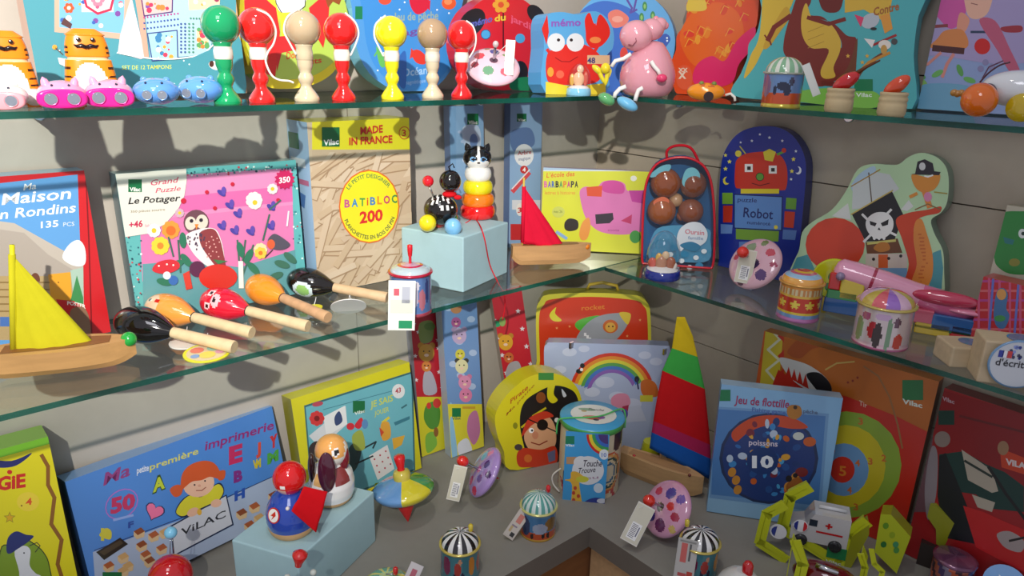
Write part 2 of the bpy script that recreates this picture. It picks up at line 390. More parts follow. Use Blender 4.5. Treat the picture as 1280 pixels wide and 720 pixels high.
# teal activity box
f = Face(NL(52, .085), NL(309, .085), h=.34, lean=5, thick=.05).body('#4e98a6', '#c99e8c', '#c08f70')
f.poly([(40, -120), (73, -120), (78, 130), (40, 130)], '#4e98a6'); f.rect(295, -100, 312, 130, '#c9a27e')
f.poly([(68, -60), (165, -60), (160, 50), (68, 40)], '#d8a993'); f.poly([(74, -60), (158, -60), (154, 42), (74, 34)], '#78b4dc')
f.poly([(100, -60), (140, -60), (142, 15), (102, 15)], '#e9dfe0')
for i in range(46):
    x, y = random.uniform(76, 155), random.uniform(-50, 36); f.ell(x, y, random.uniform(1.5, 4), None, random.choice(['#d0405a', '#3b63b0', '#e8a13c', '#f0ecea', '#7a4a9a', '#d85a80']), n=7)
f.line([(104, -8), (108, 8), (122, 17), (138, 12), (142, -4)], 3, '#cf3050'); f.flower(122, 0, 9, '#e37f97', '#f0e6da'); f.flower(86, 10, 7, '#e0592f', '#fff0d0')
f.poly([(76, 30), (80, 22), (90, 30), (88, 36)], '#5a3a3a')
f.poly([(150, 44), (164, -5), (182, 72), (176, 74), (147, 66)], '#d4ced4')
f.poly([(160, -60), (172, -60), (186, 72), (180, 72)], '#d8a08c')
f.poly([(172, -60), (282, -60), (262, 68), (188, 74)], '#a8cbe0')
def panel(pts, base, cols, seed):
    random.seed(seed); f.poly(pts, base); cx = sum(p[0] for p in pts)/4; cy = sum(p[1] for p in pts)/4; wx = max(p[0] for p in pts)-cx; wy = max(p[1] for p in pts)-cy
    for i in range(16): f.ell(cx+random.uniform(-.75, .75)*wx, cy+random.uniform(-.75, .75)*wy, random.uniform(1.2, 4), None, random.choice(cols), n=7)
panel([(173, -25), (215, -25), (214, 14), (180, 19)], '#e3b8b4', ['#c5375c', '#eee', '#7c4fa0', '#e0823c'], 1)
f.outl([(173, -25), (216, -25), (215, 15), (180, 20)], 1.6, '#5b3b6e')
panel([(234, -20), (276, -20), (274, 10), (236, 13)], '#e6c9a8', ['#d0405a', '#e8a13c', '#9a3a5a', '#f4ead8'], 2)
panel([(184, 42), (221, 38), (222, 73), (190, 76)], '#9fd0dc', ['#d0405a', '#e8a13c', '#f0ecea', '#3f7fb0'], 3)
f.outl([(184, 42), (221, 38), (222, 73), (190, 76)], 1.5, '#3c4a86')
panel([(245, 38), (262, 34), (260, 56), (247, 62)], '#e6d9a8', ['#d0405a', '#5aa060', '#e8853c'], 4)
for r_, (y0, c_) in enumerate([(22, '#b43f86'), (29, '#3a549c'), (36, '#3a549c')]):
    for i in range(11): f.ell(180+i*4.2, y0-i*.5, 1.3, None, c_, n=6)
for r_ in range(4):
    for i in range(9): f.ell(226+r_*5, 30+i*4.4, 1.4, None, '#32508e' if r_ < 2 else '#4a8a6a', n=6)
for i in range(9): f.ell(238+i*3.6, 23+i*.1, 1.3, None, '#4a8a6a', n=6)
f.line([(146+i*12, 66+8*sin(i/9*pi*.9)) for i in range(10)]+[(270, 52)], 1.6, '#eef6f4')
f.smooth([(140, 70), (180, 79), (220, 78), (262, 62), (296, 40), (296, 130), (140, 130)], '#4793a2')
f.text('SET DE 12 TAMPONS', 152, 87, 214, 86, 5, '#c8cf5a', .01)
f.ell(94, 58, 7, 5, '#d33a2c'); f.poly([(84, 62), (98, 54), (96, 70), (88, 72)], '#c9302a'); f.ell(90, 66, 3, 2.5, '#f0e6d8'); f.ell(68, 59, 3, None, '#e8a13c'); f.line([(69, 60), (78, 68)], 1.2, '#5b3b2e')
f.poly([(72, 72), (84, 74), (82, 84), (74, 80)], '#e8e4e0'); f.ell(268, 82, 8, 5, '#f0ece4', rot=.4); f.ell(264, 80, 3, 4, '#4b2a20'); f.ell(275, 85, 2.5, None, '#c02a3a')
for i in range(14): f.ell(random.uniform(50, 290), random.uniform(60, 110), 1, None, '#e8f4f4', n=6)
f.thing('craft_box', 'tall teal craft set box with patchwork pictures, behind the orange tiger and blue torches', 'box')

# round green-rimmed puzzle drum
f = Face(NL(314, .088), NL(434, .088), h=.3, lean=4, thick=.07); f.clipit = False
O = [(370+66*cos(a), 31+78*sin(a)) for a in [2*pi*i/36 for i in range(36)]]
cutout(f, O, '#a9c455', lambda i, n: '#d9d236' if i % 6 else '#7fae3a', n=1)
f.poly([(304, -40), (330, -30), (352, 10), (342, 60), (344, 95), (318, 80), (306, 50)], '#d9d63e')
f.poly([(305, 0), (328, -5), (345, 10), (350, 40), (344, 96), (331, 92), (324, 60), (306, 30)], '#cc2a2c')
f.smooth([(343, -20), (383, -20), (380, 8), (368, 18), (352, 16), (345, 4)], '#eef0f0'); f.outl([(343, -20), (383, -20), (381, 8), (368, 18), (352, 16), (345, 4)], 1.2, '#333333')
f.poly([(350, 16), (382, 14), (386, 32), (372, 44), (352, 46)], '#e6cb36'); f.ell(364, 26, 5, 4, '#e8a070'); f.ell(361, 25, 1, None, '#222222'); f.ell(368, 26, 1, None, '#222222')
f.poly([(386, 10), (402, -4), (412, 2), (410, 30), (404, 60), (392, 40)], '#cf2c2e'); f.poly([(404, -10), (430, -10), (424, 6), (416, 2), (410, 10)], '#8c4a24')
f.poly([(344, 46), (368, 44), (372, 62), (352, 66), (346, 90)], '#c32a2e')
f.text('Domino', 358, 74, 385, 70, 9, '#d34a34', .015); f.text('fruits', 374, 83, 402, 78, 7, '#d34a34', .015)
f.smooth([(306, 60), (322, 88), (352, 99), (390, 95), (416, 78), (428, 58), (420, 86), (396, 104), (360, 111), (328, 104)], '#d8c72e')
f.thing('puzzle_drum', 'round green and red puzzle drum box with a bearded figure, behind the natural wood cup-and-ball', 'box')

# tall rounded blue fishing game tin
f = Face(NL(452, .075), NL(572, .060), h=.3, lean=4, thick=.03)
O = [(440, -60), (576, -60), (577, 10), (574, 55), (562, 90), (540, 112), (512, 119), (490, 112), (462, 92), (446, 60), (440, 10)]
cutout(f, O, '#4f94d4', '#7fc0dc', n=3)
f.smooth([(456, -60), (572, -60), (572, 40), (560, 85), (536, 108), (510, 113), (490, 104), (466, 78), (455, 30)], '#3f8bd3')
f.rect(444, 8, 453, 24, '#1c7a50'); f.text('Jeu de pêche', 492, 26, 548, 24, 10, '#8fa8a0', .02)
f.text('mag', 486, 48, 522, 42, 8, '#6a4a9a', .02)
f.smooth([(512, -4), (524, -10), (536, 0), (534, 12), (522, 18), (514, 10)], '#c8203c'); f.poly([(531, 5), (538, 0), (537, 14)], '#c8203c'); f.ell(481, 0, 8, 6, '#d2503a'); f.ell(561, 4, 9, 8, '#d95a32'); f.ell(560, 2, 5, 4, '#e88a5a')
f.smooth([(514, 66), (522, 62), (532, 70), (531, 80), (520, 78)], '#d43a30'); f.poly([(514, 60), (520, 68), (512, 74)], '#d43a30')
f.smooth([(470, 58), (476, 66), (484, 72), (480, 84), (474, 80)], '#62b45c'); f.line([(468, 70), (474, 60)], 2, '#62b45c')
f.text('Océan', 503, 96, 534, 92, 10, '#9cc4ea', .02); f.text('magnétique', 505, 106, 532, 103, 5, '#8cb4e2', .01)
f.smooth([(497, 76), (507, 65), (507, 108), (498, 104)], '#2f63ae')
for i in range(12): f.ell(random.uniform(462, 565), random.uniform(-20, 90), 1.2, None, '#e6f2fa', n=6)
f.thing('fishing_game_box', 'tall blue rounded fishing game box with red fish, behind the yellow cup-and-ball', 'box')

# ladybird memory game
f = Face(NL(588, .12), NL(670, .095), h=.2, lean=3, thick=.035)
O = [(629+55*cos(a), 53+60*sin(a)) for a in [2*pi*i/36 for i in range(36)]]
cutout(f, O, '#d4232f', '#b81f2c', n=1)
f.ell(590, 28, 14, 20, '#1d1d22', rot=.7); f.ell(670, 18, 9, 14, '#1d1d22', rot=-.7); f.line([(629, -10), (629, 60)], 1.5, '#3b1016'); f.ell(650, 90, 10, 14, '#1d1d22'); f.ell(673, 65, 9, 12, '#541420')
f.text('mémo', 588, 34, 615, 27, 8, '#5b62b8', .03, slant=.1); f.text('du', 618, 27, 632, 25, 8, '#e6c63c', .03); f.text('jardin', 638, 26, 670, 40, 8, '#e85a78', .025)
f.flower(626, 6, 11, '#e3a236', '#d8502e'); f.ell(607, 43, 6, 6, '#4ea5dc'); f.ell(650, 48, 6, None, '#4ea5dc'); f.outl([(601+6+6*cos(a), 43+6*sin(a)) for a in [i*.63 for i in range(10)]], .8, '#1c4a7a')
f.smooth([(640, 100), (660, 96), (680, 100), (676, 112), (640, 112)], '#1c7a50'); f.poly([(676, 112), (682, 72), (684, 112)], '#a8cc50')
f.thing('memory_game_box', 'round red ladybird-shaped memory game box with black spots', 'box')

# crab memory game
f = Face(NL(683, .15), NL(764, .165), h=.16, lean=3, thick=.04)
O = [(682, 22), (700, 15), (722, 18), (744, 14), (760, 24), (767, 40), (766, 60), (757, 74), (757, 116), (682, 116), (680, 60)]
cutout(f, O, '#58a8de', '#4a98cc', n=4)
f.smooth([(684, 68), (700, 58), (718, 54), (736, 58), (752, 72), (754, 90), (742, 104), (700, 106), (684, 100)], '#dc3028')
f.poly([(677, 36), (684, 18), (686, 40), (683, 56)], '#d92c26')
f.smooth([(732, 40), (731, 24), (737, 16), (743, 30), (750, 18), (760, 30), (762, 44), (752, 57), (740, 60), (733, 52)], '#dc2b24'); f.poly([(742, 16), (748, 16), (745, 32)], '#58a8de'); f.line([(748, 56), (742, 66), (734, 70)], 4, '#dc3028')
f.line([(684, 62), (690, 70)], 4, '#dc3028')
f.ell(695, 53, 11, 11.5, '#dfe6ea'); f.ell(719, 53, 11, 11.5, '#dfe6ea'); f.ell(698, 50, 2, None, '#222222'); f.ell(714, 50, 2, None, '#222222')
f.line([(694, 72), (702, 77), (712, 77), (722, 71)], 1.2, '#a01c1c'); f.text('mémo', 689, 33, 726, 32, 9, '#8a5ab8', .03)
f.poly([(682, 102), (714, 108), (757, 104), (757, 118), (682, 118)], '#e8d63c'); f.rect(734, 69, 762, 80, '#d8b890'); f.text('48', 734, 79, 744, 79, 7, '#3b3b78', .03)
f.ell(744, 50, 7, 4, '#e88a4a'); f.ell(688, 90, 4, 6, '#e8a03c'); f.ell(700, 93, 5, 5, '#ea6a50')
f.thing('memory_game_box', 'blue memory game box with a wide-eyed red crab, between the ladybird box and pink hippo', 'box')

# round blue fish box
f = Face(NL(722, .075), NR(846, .055), h=.22, lean=3, thick=.04)
O = [(779+65*cos(a), 52+66*sin(a)) for a in [2*pi*i/36 for i in range(36)]]
cutout(f, O, '#5fa9e0', '#4a8fcf', n=1)
f.smooth([(716, 60), (722, 20), (748, 2), (778, 6), (806, 26), (816, 60), (800, 100), (760, 116), (730, 100)], '#3a6cc4')
f.smooth([(760, 18), (772, 12), (786, 22), (780, 32), (766, 34)], '#e07a6a'); f.ell(772, 24, 7, 4, '#e8a090')
f.line([(784, 0), (790, 10), (788, 16), (796, 12)], 2.5, '#5b4aa0'); f.line([(796, -4), (792, 14)], 2.5, '#5b4aa0')
for x, y in ((806, 8), (816, 20), (802, 22)): f.ell(x, y, 3, 6, '#3f8a50'); f.ell(x, y, 1.5, 3, '#8cc06a')
f.smooth([(822, 50), (832, 42), (838, 50), (826, 64)], '#2f5ab4'); f.ell(780, 68, 5, 9, '#d8453a'); f.line([(752, 84), (748, 104), (760, 96)], 5, '#3158b0')
for i in range(14): a = random.uniform(0, 6.28); f.ell(779+55*cos(a), 52+56*sin(a), 1.3, None, '#e6f2fa', n=6)
f.smooth([(742, 88), (750, 84), (762, 84), (764, 92), (752, 112), (744, 110)], '#e2cc38'); f.line([(748, 90), (752, 108)], 1.5, '#8a4a9a')
f.thing('puzzle_box', 'round blue sea puzzle box behind the pink hippo', 'box')

# orange shaped puzzle box
f = Face(NR(842, .07), NR(936, .07), h=.3, lean=2, thick=.03)
O = [(842, 108), (839, 80), (845, 62), (846, 45), (856, 30), (860, 12), (872, -6), (880, -40), (938, -40), (948, -20), (946, 30), (934, 48), (930, 66), (924, 80), (916, 100), (914, 118), (880, 122), (850, 119)]
cutout(f, O, '#e8501e', '#c23c18', n=4)
random.seed(3)
f.smooth([(850, 50), (860, 22), (880, 6), (905, 4), (925, 20), (928, 50), (900, 80), (868, 82)], '#ee6a1c')
for i in range(20):
    x = random.uniform(858, 932); y = random.uniform(2, 68); a = random.uniform(0, 3); r_ = random.uniform(4, 8); f.ell(x, y, r_, r_*.55, random.choice(['#f08a22', '#ee6022', '#e8402a', '#f4a02c', '#e44a1c']), a)
    f.line([(x-5, y+5), (x, y-5), (x+6, y-2)], .9, '#f2b03a')
f.smooth([(872, 80), (890, 70), (906, 76), (922, 50), (944, 34), (940, 60), (924, 80), (914, 104), (880, 110), (866, 100)], '#e82a6a')
f.smooth([(846, 92), (852, 82), (862, 84), (866, 100), (860, 112), (848, 108)], '#e8603a'); f.text('X', 848, 98, 858, 98, 8, '#f0d8c0', .05); f.text('XX', 848, 90, 860, 90, 5, '#f0d8c0', .04)
f.smooth([(870, -20), (884, 10), (866, 14), (858, 10)], '#e8c94a')
f.thing('puzzle_box', 'orange and pink flame-coloured shaped puzzle box behind the orange wooden fish', 'box')

# dragon box
f = Face(NR(930, .115), NR(1146, .07), h=.34, lean=4, thick=.03)
O = [(916, 119), (926, 92), (934, 72), (936, 55), (946, 40), (952, 10), (958, -60), (1165, -60), (1148, 20), (1142, 70), (1140, 136), (1060, 134), (980, 126)]
cutout(f, O, '#4fb0b4', '#3e9aa0', n=4)
f.smooth([(960, -60), (995, -40), (992, 0), (975, 30), (955, 60), (944, 82), (930, 98), (938, 70), (950, 40)], '#d8b63c'); f.smooth([(980, 10), (988, 20), (975, 40), (960, 60), (955, 55)], '#c9a030')
f.poly([(1056, -30), (1120, -30), (1110, 30), (1080, 12), (1056, 16)], '#d8b13c')
f.smooth([(1000, -10), (1014, 0), (1006, 20), (1020, 40), (1052, 60), (1068, 46), (1070, 60), (1058, 92), (1046, 100), (1028, 108), (1014, 104), (1006, 84), (982, 70), (980, 50), (988, 20)], '#7a2316')
f.smooth([(1001, 2), (1010, 18), (1030, 22), (1048, 44), (1052, 60), (1042, 80), (1030, 92), (1036, 98), (1050, 96), (1058, 84), (1070, 50), (1058, 44), (1040, 28), (1012, 20)], '#7a2316')
f.smooth([(1008, 4), (1016, 24), (1036, 28), (1050, 48), (1050, 64), (1042, 84), (1044, 96), (1030, 98), (1026, 88), (1036, 62), (1014, 60), (1003, 44), (1002, 20)], '#d8b13c')
for y in (34, 44, 54): f.line([(1010, y+6), (1030, y-2)], .8, '#b08a2a')
f.line([(1010, 22), (1036, 30), (1056, 24)], 5, '#7a2316'); f.line([(988, 20), (968, 34), (960, 50)], 6, '#7a2316'); f.line([(960, 50), (956, 44)], 2, '#7a2316'); f.line([(962, 50), (964, 56)], 2, '#7a2316')
f.smooth([(1022, -30), (1054, -30), (1052, 8), (1040, 16), (1026, 8)], '#6e1e12')
f.smooth([(1072, 48), (1064, 74), (1056, 90), (1046, 98), (1060, 104), (1075, 88), (1092, 72), (1110, 62), (1100, 72), (1080, 88), (1070, 100)], '#6f3a18'); f.line([(1070, 94), (1086, 78), (1112, 66)], 3.5, '#c88a2e'); f.line([(1028, 104), (1050, 106), (1068, 98)], 6, '#6e1e12')
f.ell(1088, 26, 12, 9, '#b8c0c8', rot=-.5); f.poly([(1068, 18), (1080, 22), (1076, 34)], '#d8406a'); f.ell(1092, 36, 4, 2, '#222222'); f.poly([(1100, 20), (1112, 16), (1116, 36), (1106, 42)], '#e09a3c')
f.text('Contre', 1092, 20, 1124, 12, 10, '#a5622a', .03); f.line([(1092, 56), (1120, 44)], 3, '#a02020'); f.ell(1106, 56, 8, 6, '#e8e0d4'); f.ell(1118, 52, 4, None, '#4a4a4a'); f.ell(1105, 62, 4, 6, '#c89a4a'); f.poly([(1080, 48), (1094, 50), (1090, 60)], '#e8e4e0')
f.smooth([(976, 122), (1010, 112), (1060, 110), (1096, 116), (1098, 134), (1040, 132)], '#7fc04a'); f.rect(1068, 99, 1091, 114, '#0f7a4a'); f.text('Vilac', 1070, 121, 1090, 121, 5, '#e4efe4', .02)
for x, y in ((1078, 78), (1084, 70), (1060, 70)): f.star(x, y, 3, '#e0b040')
f.thing('puzzle_box', 'large teal puzzle box with a brown and yellow dragon', 'box')

# fairy box
f = Face(NR(1146, .05), NR(1330, .05), h=.34, lean=4, thick=.04).body('#8fa3cf', '#7f93bf')
f.smooth([(1130, -40), (1330, -40), (1330, 60), (1260, 80), (1180, 70), (1130, 60)], '#a79ac6')
f.smooth([(1116, -30), (1150, -20), (1162, 10), (1160, 40), (1142, 49), (1124, 40), (1116, 10)], '#c9b6d0'); f.smooth([(1150, 10), (1160, 20), (1156, 42), (1140, 48), (1136, 30)], '#d9d29a')
f.smooth([(1160, -30), (1210, -30), (1206, 20), (1190, 36), (1176, 26), (1164, 6)], '#d055a0')
f.smooth([(1206, -30), (1240, -20), (1236, 14), (1220, 24), (1208, 14)], '#e8b49c'); f.line([(1214, 4), (1222, 6)], 1, '#8a4a4a'); f.ell(1226, -4, 1, None, '#222222')
f.smooth([(1200, 16), (1212, 24), (1206, 40), (1196, 40)], '#e29a80')
f.smooth([(1182, 38), (1204, 38), (1208, 60), (1164, 60), (1172, 48)], '#d8864a'); f.poly([(1166, 56), (1206, 60), (1205, 68), (1165, 64)], '#4a1c20')
f.line([(1192, 68), (1184, 80), (1178, 96)], 4, '#d88a80'); f.line([(1176, 66), (1160, 80), (1150, 84)], 3.5, '#d88a80'); f.line([(1155, 34), (1184, 32)], 4, '#8a3a40')
f.line([(1214, 40), (1232, 40)], 3, '#2a3a58'); f.smooth([(1224, 26), (1244, 26), (1262, 60), (1276, 92), (1264, 92), (1246, 62)], '#c05a78'); f.smooth([(1252, 34), (1276, 32), (1276, 40), (1256, 40)], '#a02c3a')
f.ell(1228, 58, 10, 10, '#cf1a1a')
for x, y, c_, a in ((1200, 88, '#5aa050', 1.2), (1212, 100, '#6ab05a', .3), (1172, 92, '#6ab05a', -.5), (1136, 78, '#a84a9a', -1), (1130, 68, '#b04a8a', -.7), (1150, 94, '#5aa050', .5), (1122, 84, '#c03a6a', 1), (1164, 118, '#7ac060', -.9), (1156, 106, '#8ab860', 1.1)): f.ell(x, y, 8, 3.5, c_, a)
for x, y in ((1232, 78), (1240, 84), (1226, 86)): f.ell(x, y, 4, None, '#8a86b0')
f.line([(1228, 98), (1236, 84), (1254, 76)], 1.5, '#5a2a4a'); f.rect(1132, 110, 1147, 122, '#0f7a4a'); f.text('Vilac', 1133, 128, 1146, 129, 4, '#d4e4e0', .02)
f.smooth([(1146, 110), (1180, 104), (1220, 112), (1216, 140), (1146, 140)], '#6fa6c4')
f.thing('puzzle_box', 'lilac puzzle box with a winged fairy and a red dot, behind the orange-headed toy', 'box')
# ================================================================ boxes on the middle shelf
# red log house box
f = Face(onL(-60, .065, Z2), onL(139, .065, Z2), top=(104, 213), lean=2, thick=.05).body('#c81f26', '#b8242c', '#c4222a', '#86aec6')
f.poly([(-60, 240), (0, 229), (97, 218), (101, 330), (104, 420), (104, 470), (-60, 480)], '#5f9cd6')
f.line([(107, 213), (111, 300), (115, 430)], 1.6, '#7a1418')
f.poly([(-60, 268), (18, 279), (104, 327), (105, 400), (-60, 420)], '#b9b1a6'); f.poly([(-60, 278), (30, 291), (60, 318), (104, 345), (104, 400), (-60, 400)], '#a9a096'); f.smooth([(78, 322), (86, 306), (98, 300), (106, 310), (106, 330), (92, 332)], '#e6ecf0')
f.rect(-60, 345, 104, 425, '#b09a6e'); f.poly([(60, 343), (88, 340), (90, 376), (64, 378)], '#e0a02c'); f.ell(73, 353, 1, None, '#8a5a1a')
f.ell(44, 350, 6, 9, '#6b4230'); f.poly([(88, 338), (104, 334), (104, 372), (92, 374)], '#a8c4b4'); f.poly([(88, 376), (96, 344), (104, 372), (104, 380)], '#3f8a50')
for i in range(7): f.rect(-20, 352+i*9, 62, 354+i*9, '#8a7248')
f.rect(30, 372, 60, 378, '#3f9a4a'); f.rect(-60, 378, -10, 392, '#3f9a4a'); f.rect(0, 396, 14, 408, '#4a72b4')
f.poly([(70, 374), (92, 376), (106, 386), (106, 470), (96, 470), (84, 410)], '#c4222a'); f.text('POSTER', 84, 381, 107, 386, 4.5, '#f0e8e0', .03, arc=1)
f.smooth([(88, 388), (104, 384), (112, 400), (112, 425), (98, 425), (90, 410)], '#8a6a52')
f.text('Ma', 29, 238, 45, 236, 8, '#eef3f6', .01, slant=.2); f.text('Maison', 2, 256, 88, 248, 14, '#eef3f6', .015, slant=.15)
f.text('en Rondins', -12, 275, 94, 265, 12, '#eef3f6', .015, slant=.15); f.text('135', 51, 285, 73, 283, 8, '#eef3f6', .02); f.text('PCS', 79, 283, 93, 282, 5, '#cfdcea', .01)
f.thing('log_house_box', 'tall red and blue log house kit box with a green roof, behind the yellow sailboat', 'box')

# owl puzzle box
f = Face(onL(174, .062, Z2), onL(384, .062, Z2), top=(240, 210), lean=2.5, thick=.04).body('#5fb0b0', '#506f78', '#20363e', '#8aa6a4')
f.poly([(174, 262), (230, 222), (364, 213), (368, 316), (370, 350), (178, 352)], '#d97aae')
f.poly([(174, 222), (364, 210), (366, 256), (176, 276)], '#dd8ab8'); f.poly([(176, 250), (365, 232), (366, 252), (177, 270)], '#d468a6')
f.poly([(178, 330), (230, 326), (300, 334), (369, 312), (372, 420), (180, 430)], '#5f9aa0')
random.seed(5)
for i in range(190):
    s_ = random.random()
    if s_ < .4: x, y = random.uniform(156, 177), random.uniform(290, 430)
    elif s_ < .65: x, y = random.uniform(366, 378), random.uniform(208, 400)
    else: x = random.uniform(230, 376); y = 219-(x-230)*.06+random.uniform(-6, 2)
    f.ell(x, y, random.uniform(.8, 1.6), None, random.choice(['#1f3f52', '#2b5a6a', '#c83a4a', '#d8ece8', '#3a8a90']), n=5)
f.poly([(142, 205), (232, 203), (233, 226), (230, 245), (222, 262), (206, 280), (184, 292), (150, 297)], '#dcdcd2')
f.logo(160, 224, 17, 16)
f.text('Grand', 187, 232, 221, 228, 7, '#c84a68', .01, slant=.3); f.text('Puzzle', 194, 241, 225, 238, 6, '#c84a68', .01, slant=.3)
f.text('Le Potager', 160, 255, 224, 251, 8, '#222222', .02, slant=.25); f.text('350 pièces sourire', 163, 266, 206, 263, 3, '#8a7a5a', .01); f.text('+46', 161, 285, 178, 283, 8, '#c02a50', .03); f.text('Nathalie', 181, 284, 190, 283, 4, '#d88aa0', .01)
f.ell(229, 251, 3.5, None, '#c0203a')
f.ell(245, 278, 16, 16, '#6a4550'); f.ell(238, 279, 7, 8.5, '#d6cfc0'); f.ell(252, 277, 7.5, 9, '#d6cfc0'); f.ell(239, 276, 2.4, None, '#2a2230'); f.ell(251, 275, 2.4, None, '#2a2230'); f.poly([(243, 280), (248, 280), (245, 287)], '#d8822e')
f.smooth([(232, 294), (250, 286), (268, 286), (276, 300), (280, 322), (276, 332), (262, 334), (246, 322), (236, 308)], '#e8dfe0'); f.smooth([(250, 290), (266, 286), (275, 300), (281, 328), (284, 346), (272, 336), (258, 318), (250, 304)], '#8a3b3e')
for i in range(24): x = random.uniform(234, 256); f.ell(x, 298+random.uniform(-6, 14), 1.1, 1.6, '#4b3a50', n=6)
for i in range(18): x = random.uniform(256, 274); f.ell(x, 304+random.uniform(-10, 18), 1, None, '#d8a09a', n=6)
for x, y, r, c in ((213, 287, 12, '#e8963c'), (200, 307, 12, '#e6cc3c'), (192, 288, 9, '#d8e4ea'), (317, 250, 11, '#ece8de'), (318, 253, 9, '#ece8de'), (340, 236, 7, '#e6d8da'), (325, 312, 9, '#e8d8a8'), (224, 266, 6, '#c8a8b8')): f.flower(x, y, r, c, '#e2862e' if r > 9 else '#e8c030', 9)
f.ell(213, 288, 6, None, '#e06a2a')
for x, y in ((276, 241), (286, 257), (296, 268), (276, 283), (292, 289), (312, 290), (338, 259), (337, 283)): f.ell(x, y, 6, 3, '#4a3f9a', rot=.6); f.ell(x+3, y-3, 3, 5, '#5f4aa8')
for x, y in ((290, 230), (268, 260), (347, 250), (258, 240)): f.ell(x, y, 2.5, None, '#c0203a')
for x0, y0, x1, y1 in ((225, 340, 222, 300), (300, 350, 296, 300), (300, 345, 306, 300), (302, 345, 316, 306), (328, 300, 336, 268), (336, 262, 350, 250), (216, 320, 210, 296)): f.line([(x0, y0), (x1, y1)], 2, '#3f6a5a')
for x, y, a in ((232, 325, .9), (220, 330, -.4), (300, 312, 1.3), (310, 320, -1.1), (316, 335, .8), (228, 300, 1.5), (352, 330, .3), (344, 345, -.4), (362, 322, .7), (205, 352, .2)): f.ell(x, y, 10, 4.5, '#2f7358' if x < 330 else '#3f6f5c', a)
f.ell(246, 336, 10, 10, '#5a2848'); f.smooth([(190, 338), (196, 328), (212, 324), (223, 328), (222, 336), (206, 342)], '#cc2f38')
for x, y in ((198, 332), (208, 330), (216, 331)): f.ell(x, y, 1.3, None, '#f4e8e0', n=6)
f.ell(272, 346, 24, 16, '#cf3226'); f.poly([(272, 330), (266, 324), (284, 326)], '#3f7a4a'); f.poly([(228, 342), (236, 338), (240, 360), (232, 362)], '#cf4030'); f.poly([(297, 326), (303, 326), (304, 360), (298, 360)], '#e6e8e0'); f.ell(216, 350, 6, None, '#3a6ab0'); f.ell(208, 344, 5, None, '#d8e0ea')
f.smooth([(334, 300), (342, 292), (354, 298), (362, 306), (352, 312), (338, 310)], '#54505e'); f.ell(338, 305, 5, 6, '#d8603a'); f.line([(340, 312), (330, 322)], 1.2, '#333333'); f.flower(325, 316, 8, '#e8c84a', '#e07a2a', 7)
f.star(355, 224, 13, '#c01f5a', 14, .8); f.text('350', 348, 229, 362, 227, 7, '#f6eef0', .03); f.line([(360, 264), (358, 282)], 2, '#e8e4ea')
f.thing('puzzle_box', 'pink puzzle box with an owl and flowers in a dotted teal frame, behind the maracas', 'box')

# building planks box
f = Face(onL(398, .085, Z2), onL(516, .085, Z2), top=(450, 150), lean=.5, thick=.08).body('#c9b79c', '#9cc0e0', '#c0ae92', '#c9c33c')
f.rect(390, 140, 520, 189, '#e2d92c')
random.seed(11)
f.rect(390, 187, 520, 380, '#c5b094')
for i in range(90):
    x, y = random.uniform(392, 520), random.uniform(190, 368); a = random.choice([.5, .55, 1.0, .1, 0, 1.2, .7, 1.1]) + random.uniform(-.15, .15); L = random.uniform(22, 44); q, s_ = cos(a)*L, -sin(a)*L; wx, wy = sin(a)*3.6, cos(a)*3.6
    P = [(x-q-wx, y-s_-wy), (x+q-wx, y+s_-wy), (x+q+wx, y+s_+wy), (x-q+wx, y-s_+wy)]
    P = [(px, max(py, 190)) for px, py in P]
    f.poly([(px+.8, py+1.5) for px, py in P], '#a2886a'); f.poly(P, random.choice(['#cdb99e', '#c6b196', '#d0bea5', '#c3ad8f', '#cab69a']))
f.rect(402, 159, 424, 183, '#1b6b3c'); f.text('Vilac', 404, 182, 423, 180, 7, '#f0f4f0', .03)
f.text('MADE', 450, 168, 478, 165, 9, '#c8322a', .03); f.text('IN FRANCE', 436, 181, 490, 178, 9, '#c8322a', .03)
f.ell(505, 166, 7, 8, '#c8522a'); f.ell(505, 166, 6, 7, '#e2d92c'); f.text('3', 502, 170, 507, 170, 8, '#c8322a', .02)
f.ell(461, 258, 38, 46, '#d9702a'); f.ell(461, 258, 36.3, 44.3, '#e8df28')
f.arctext('LE PETIT DESIGNER', 461, 258, 36, 145, 40, 5, '#5a8a4a', .02, rx=31); f.arctext('PLANCHETTES EN BOIS DE PIN', 461, 258, 41, 205, 340, 5, '#4a5a3a', .02, rx=34)
cx = 430
for ch, c_, w_ in (('B', '#c05a8a', 8), ('A', '#3f8ac0', 9), ('T', '#4a9a4a', 8), ('i', '#d24a2a', 3), ('B', '#4a80b8', 8), ('L', '#d8862a', 7), ('O', '#c03a6a', 9), ('C', '#4a8a4a', 8)):
    f.text(ch, cx, 259-(cx-430)*.1, cx+w_-1, 259-(cx-430)*.1, 9.5, c_, .035); cx += w_+1
f.text('200', 449, 279, 478, 275, 14, '#d22a2a', .035)
# side panel prints
def onside(f, pts, col):   # pts in (depth fraction, v) on the left side
    f.k += 1; f.mb.poly([f.P(-.0004, v, -f.t*d) for d, v in pts], col)
onside(f, [(.45, f.h*.84), (.95, f.h*.84), (.95, f.h*.93), (.45, f.h*.93)], '#2c7a5a'); onside(f, [(.2, f.h*.74), (.9, f.h*.74), (.9, f.h*.79), (.2, f.h*.79)], '#d0dce4'); onside(f, [(.1, f.h*.64), (.7, f.h*.64), (.7, f.h*.67), (.1, f.h*.67)], '#b06a8a'); onside(f, [(.4, f.h*.5), (.9, f.h*.53), (.8, f.h*.6), (.3, f.h*.58)], '#4a74b0')
f.thing('building_planks_box', 'tall yellow and beige box of wooden building planks with a yellow round badge', 'box')

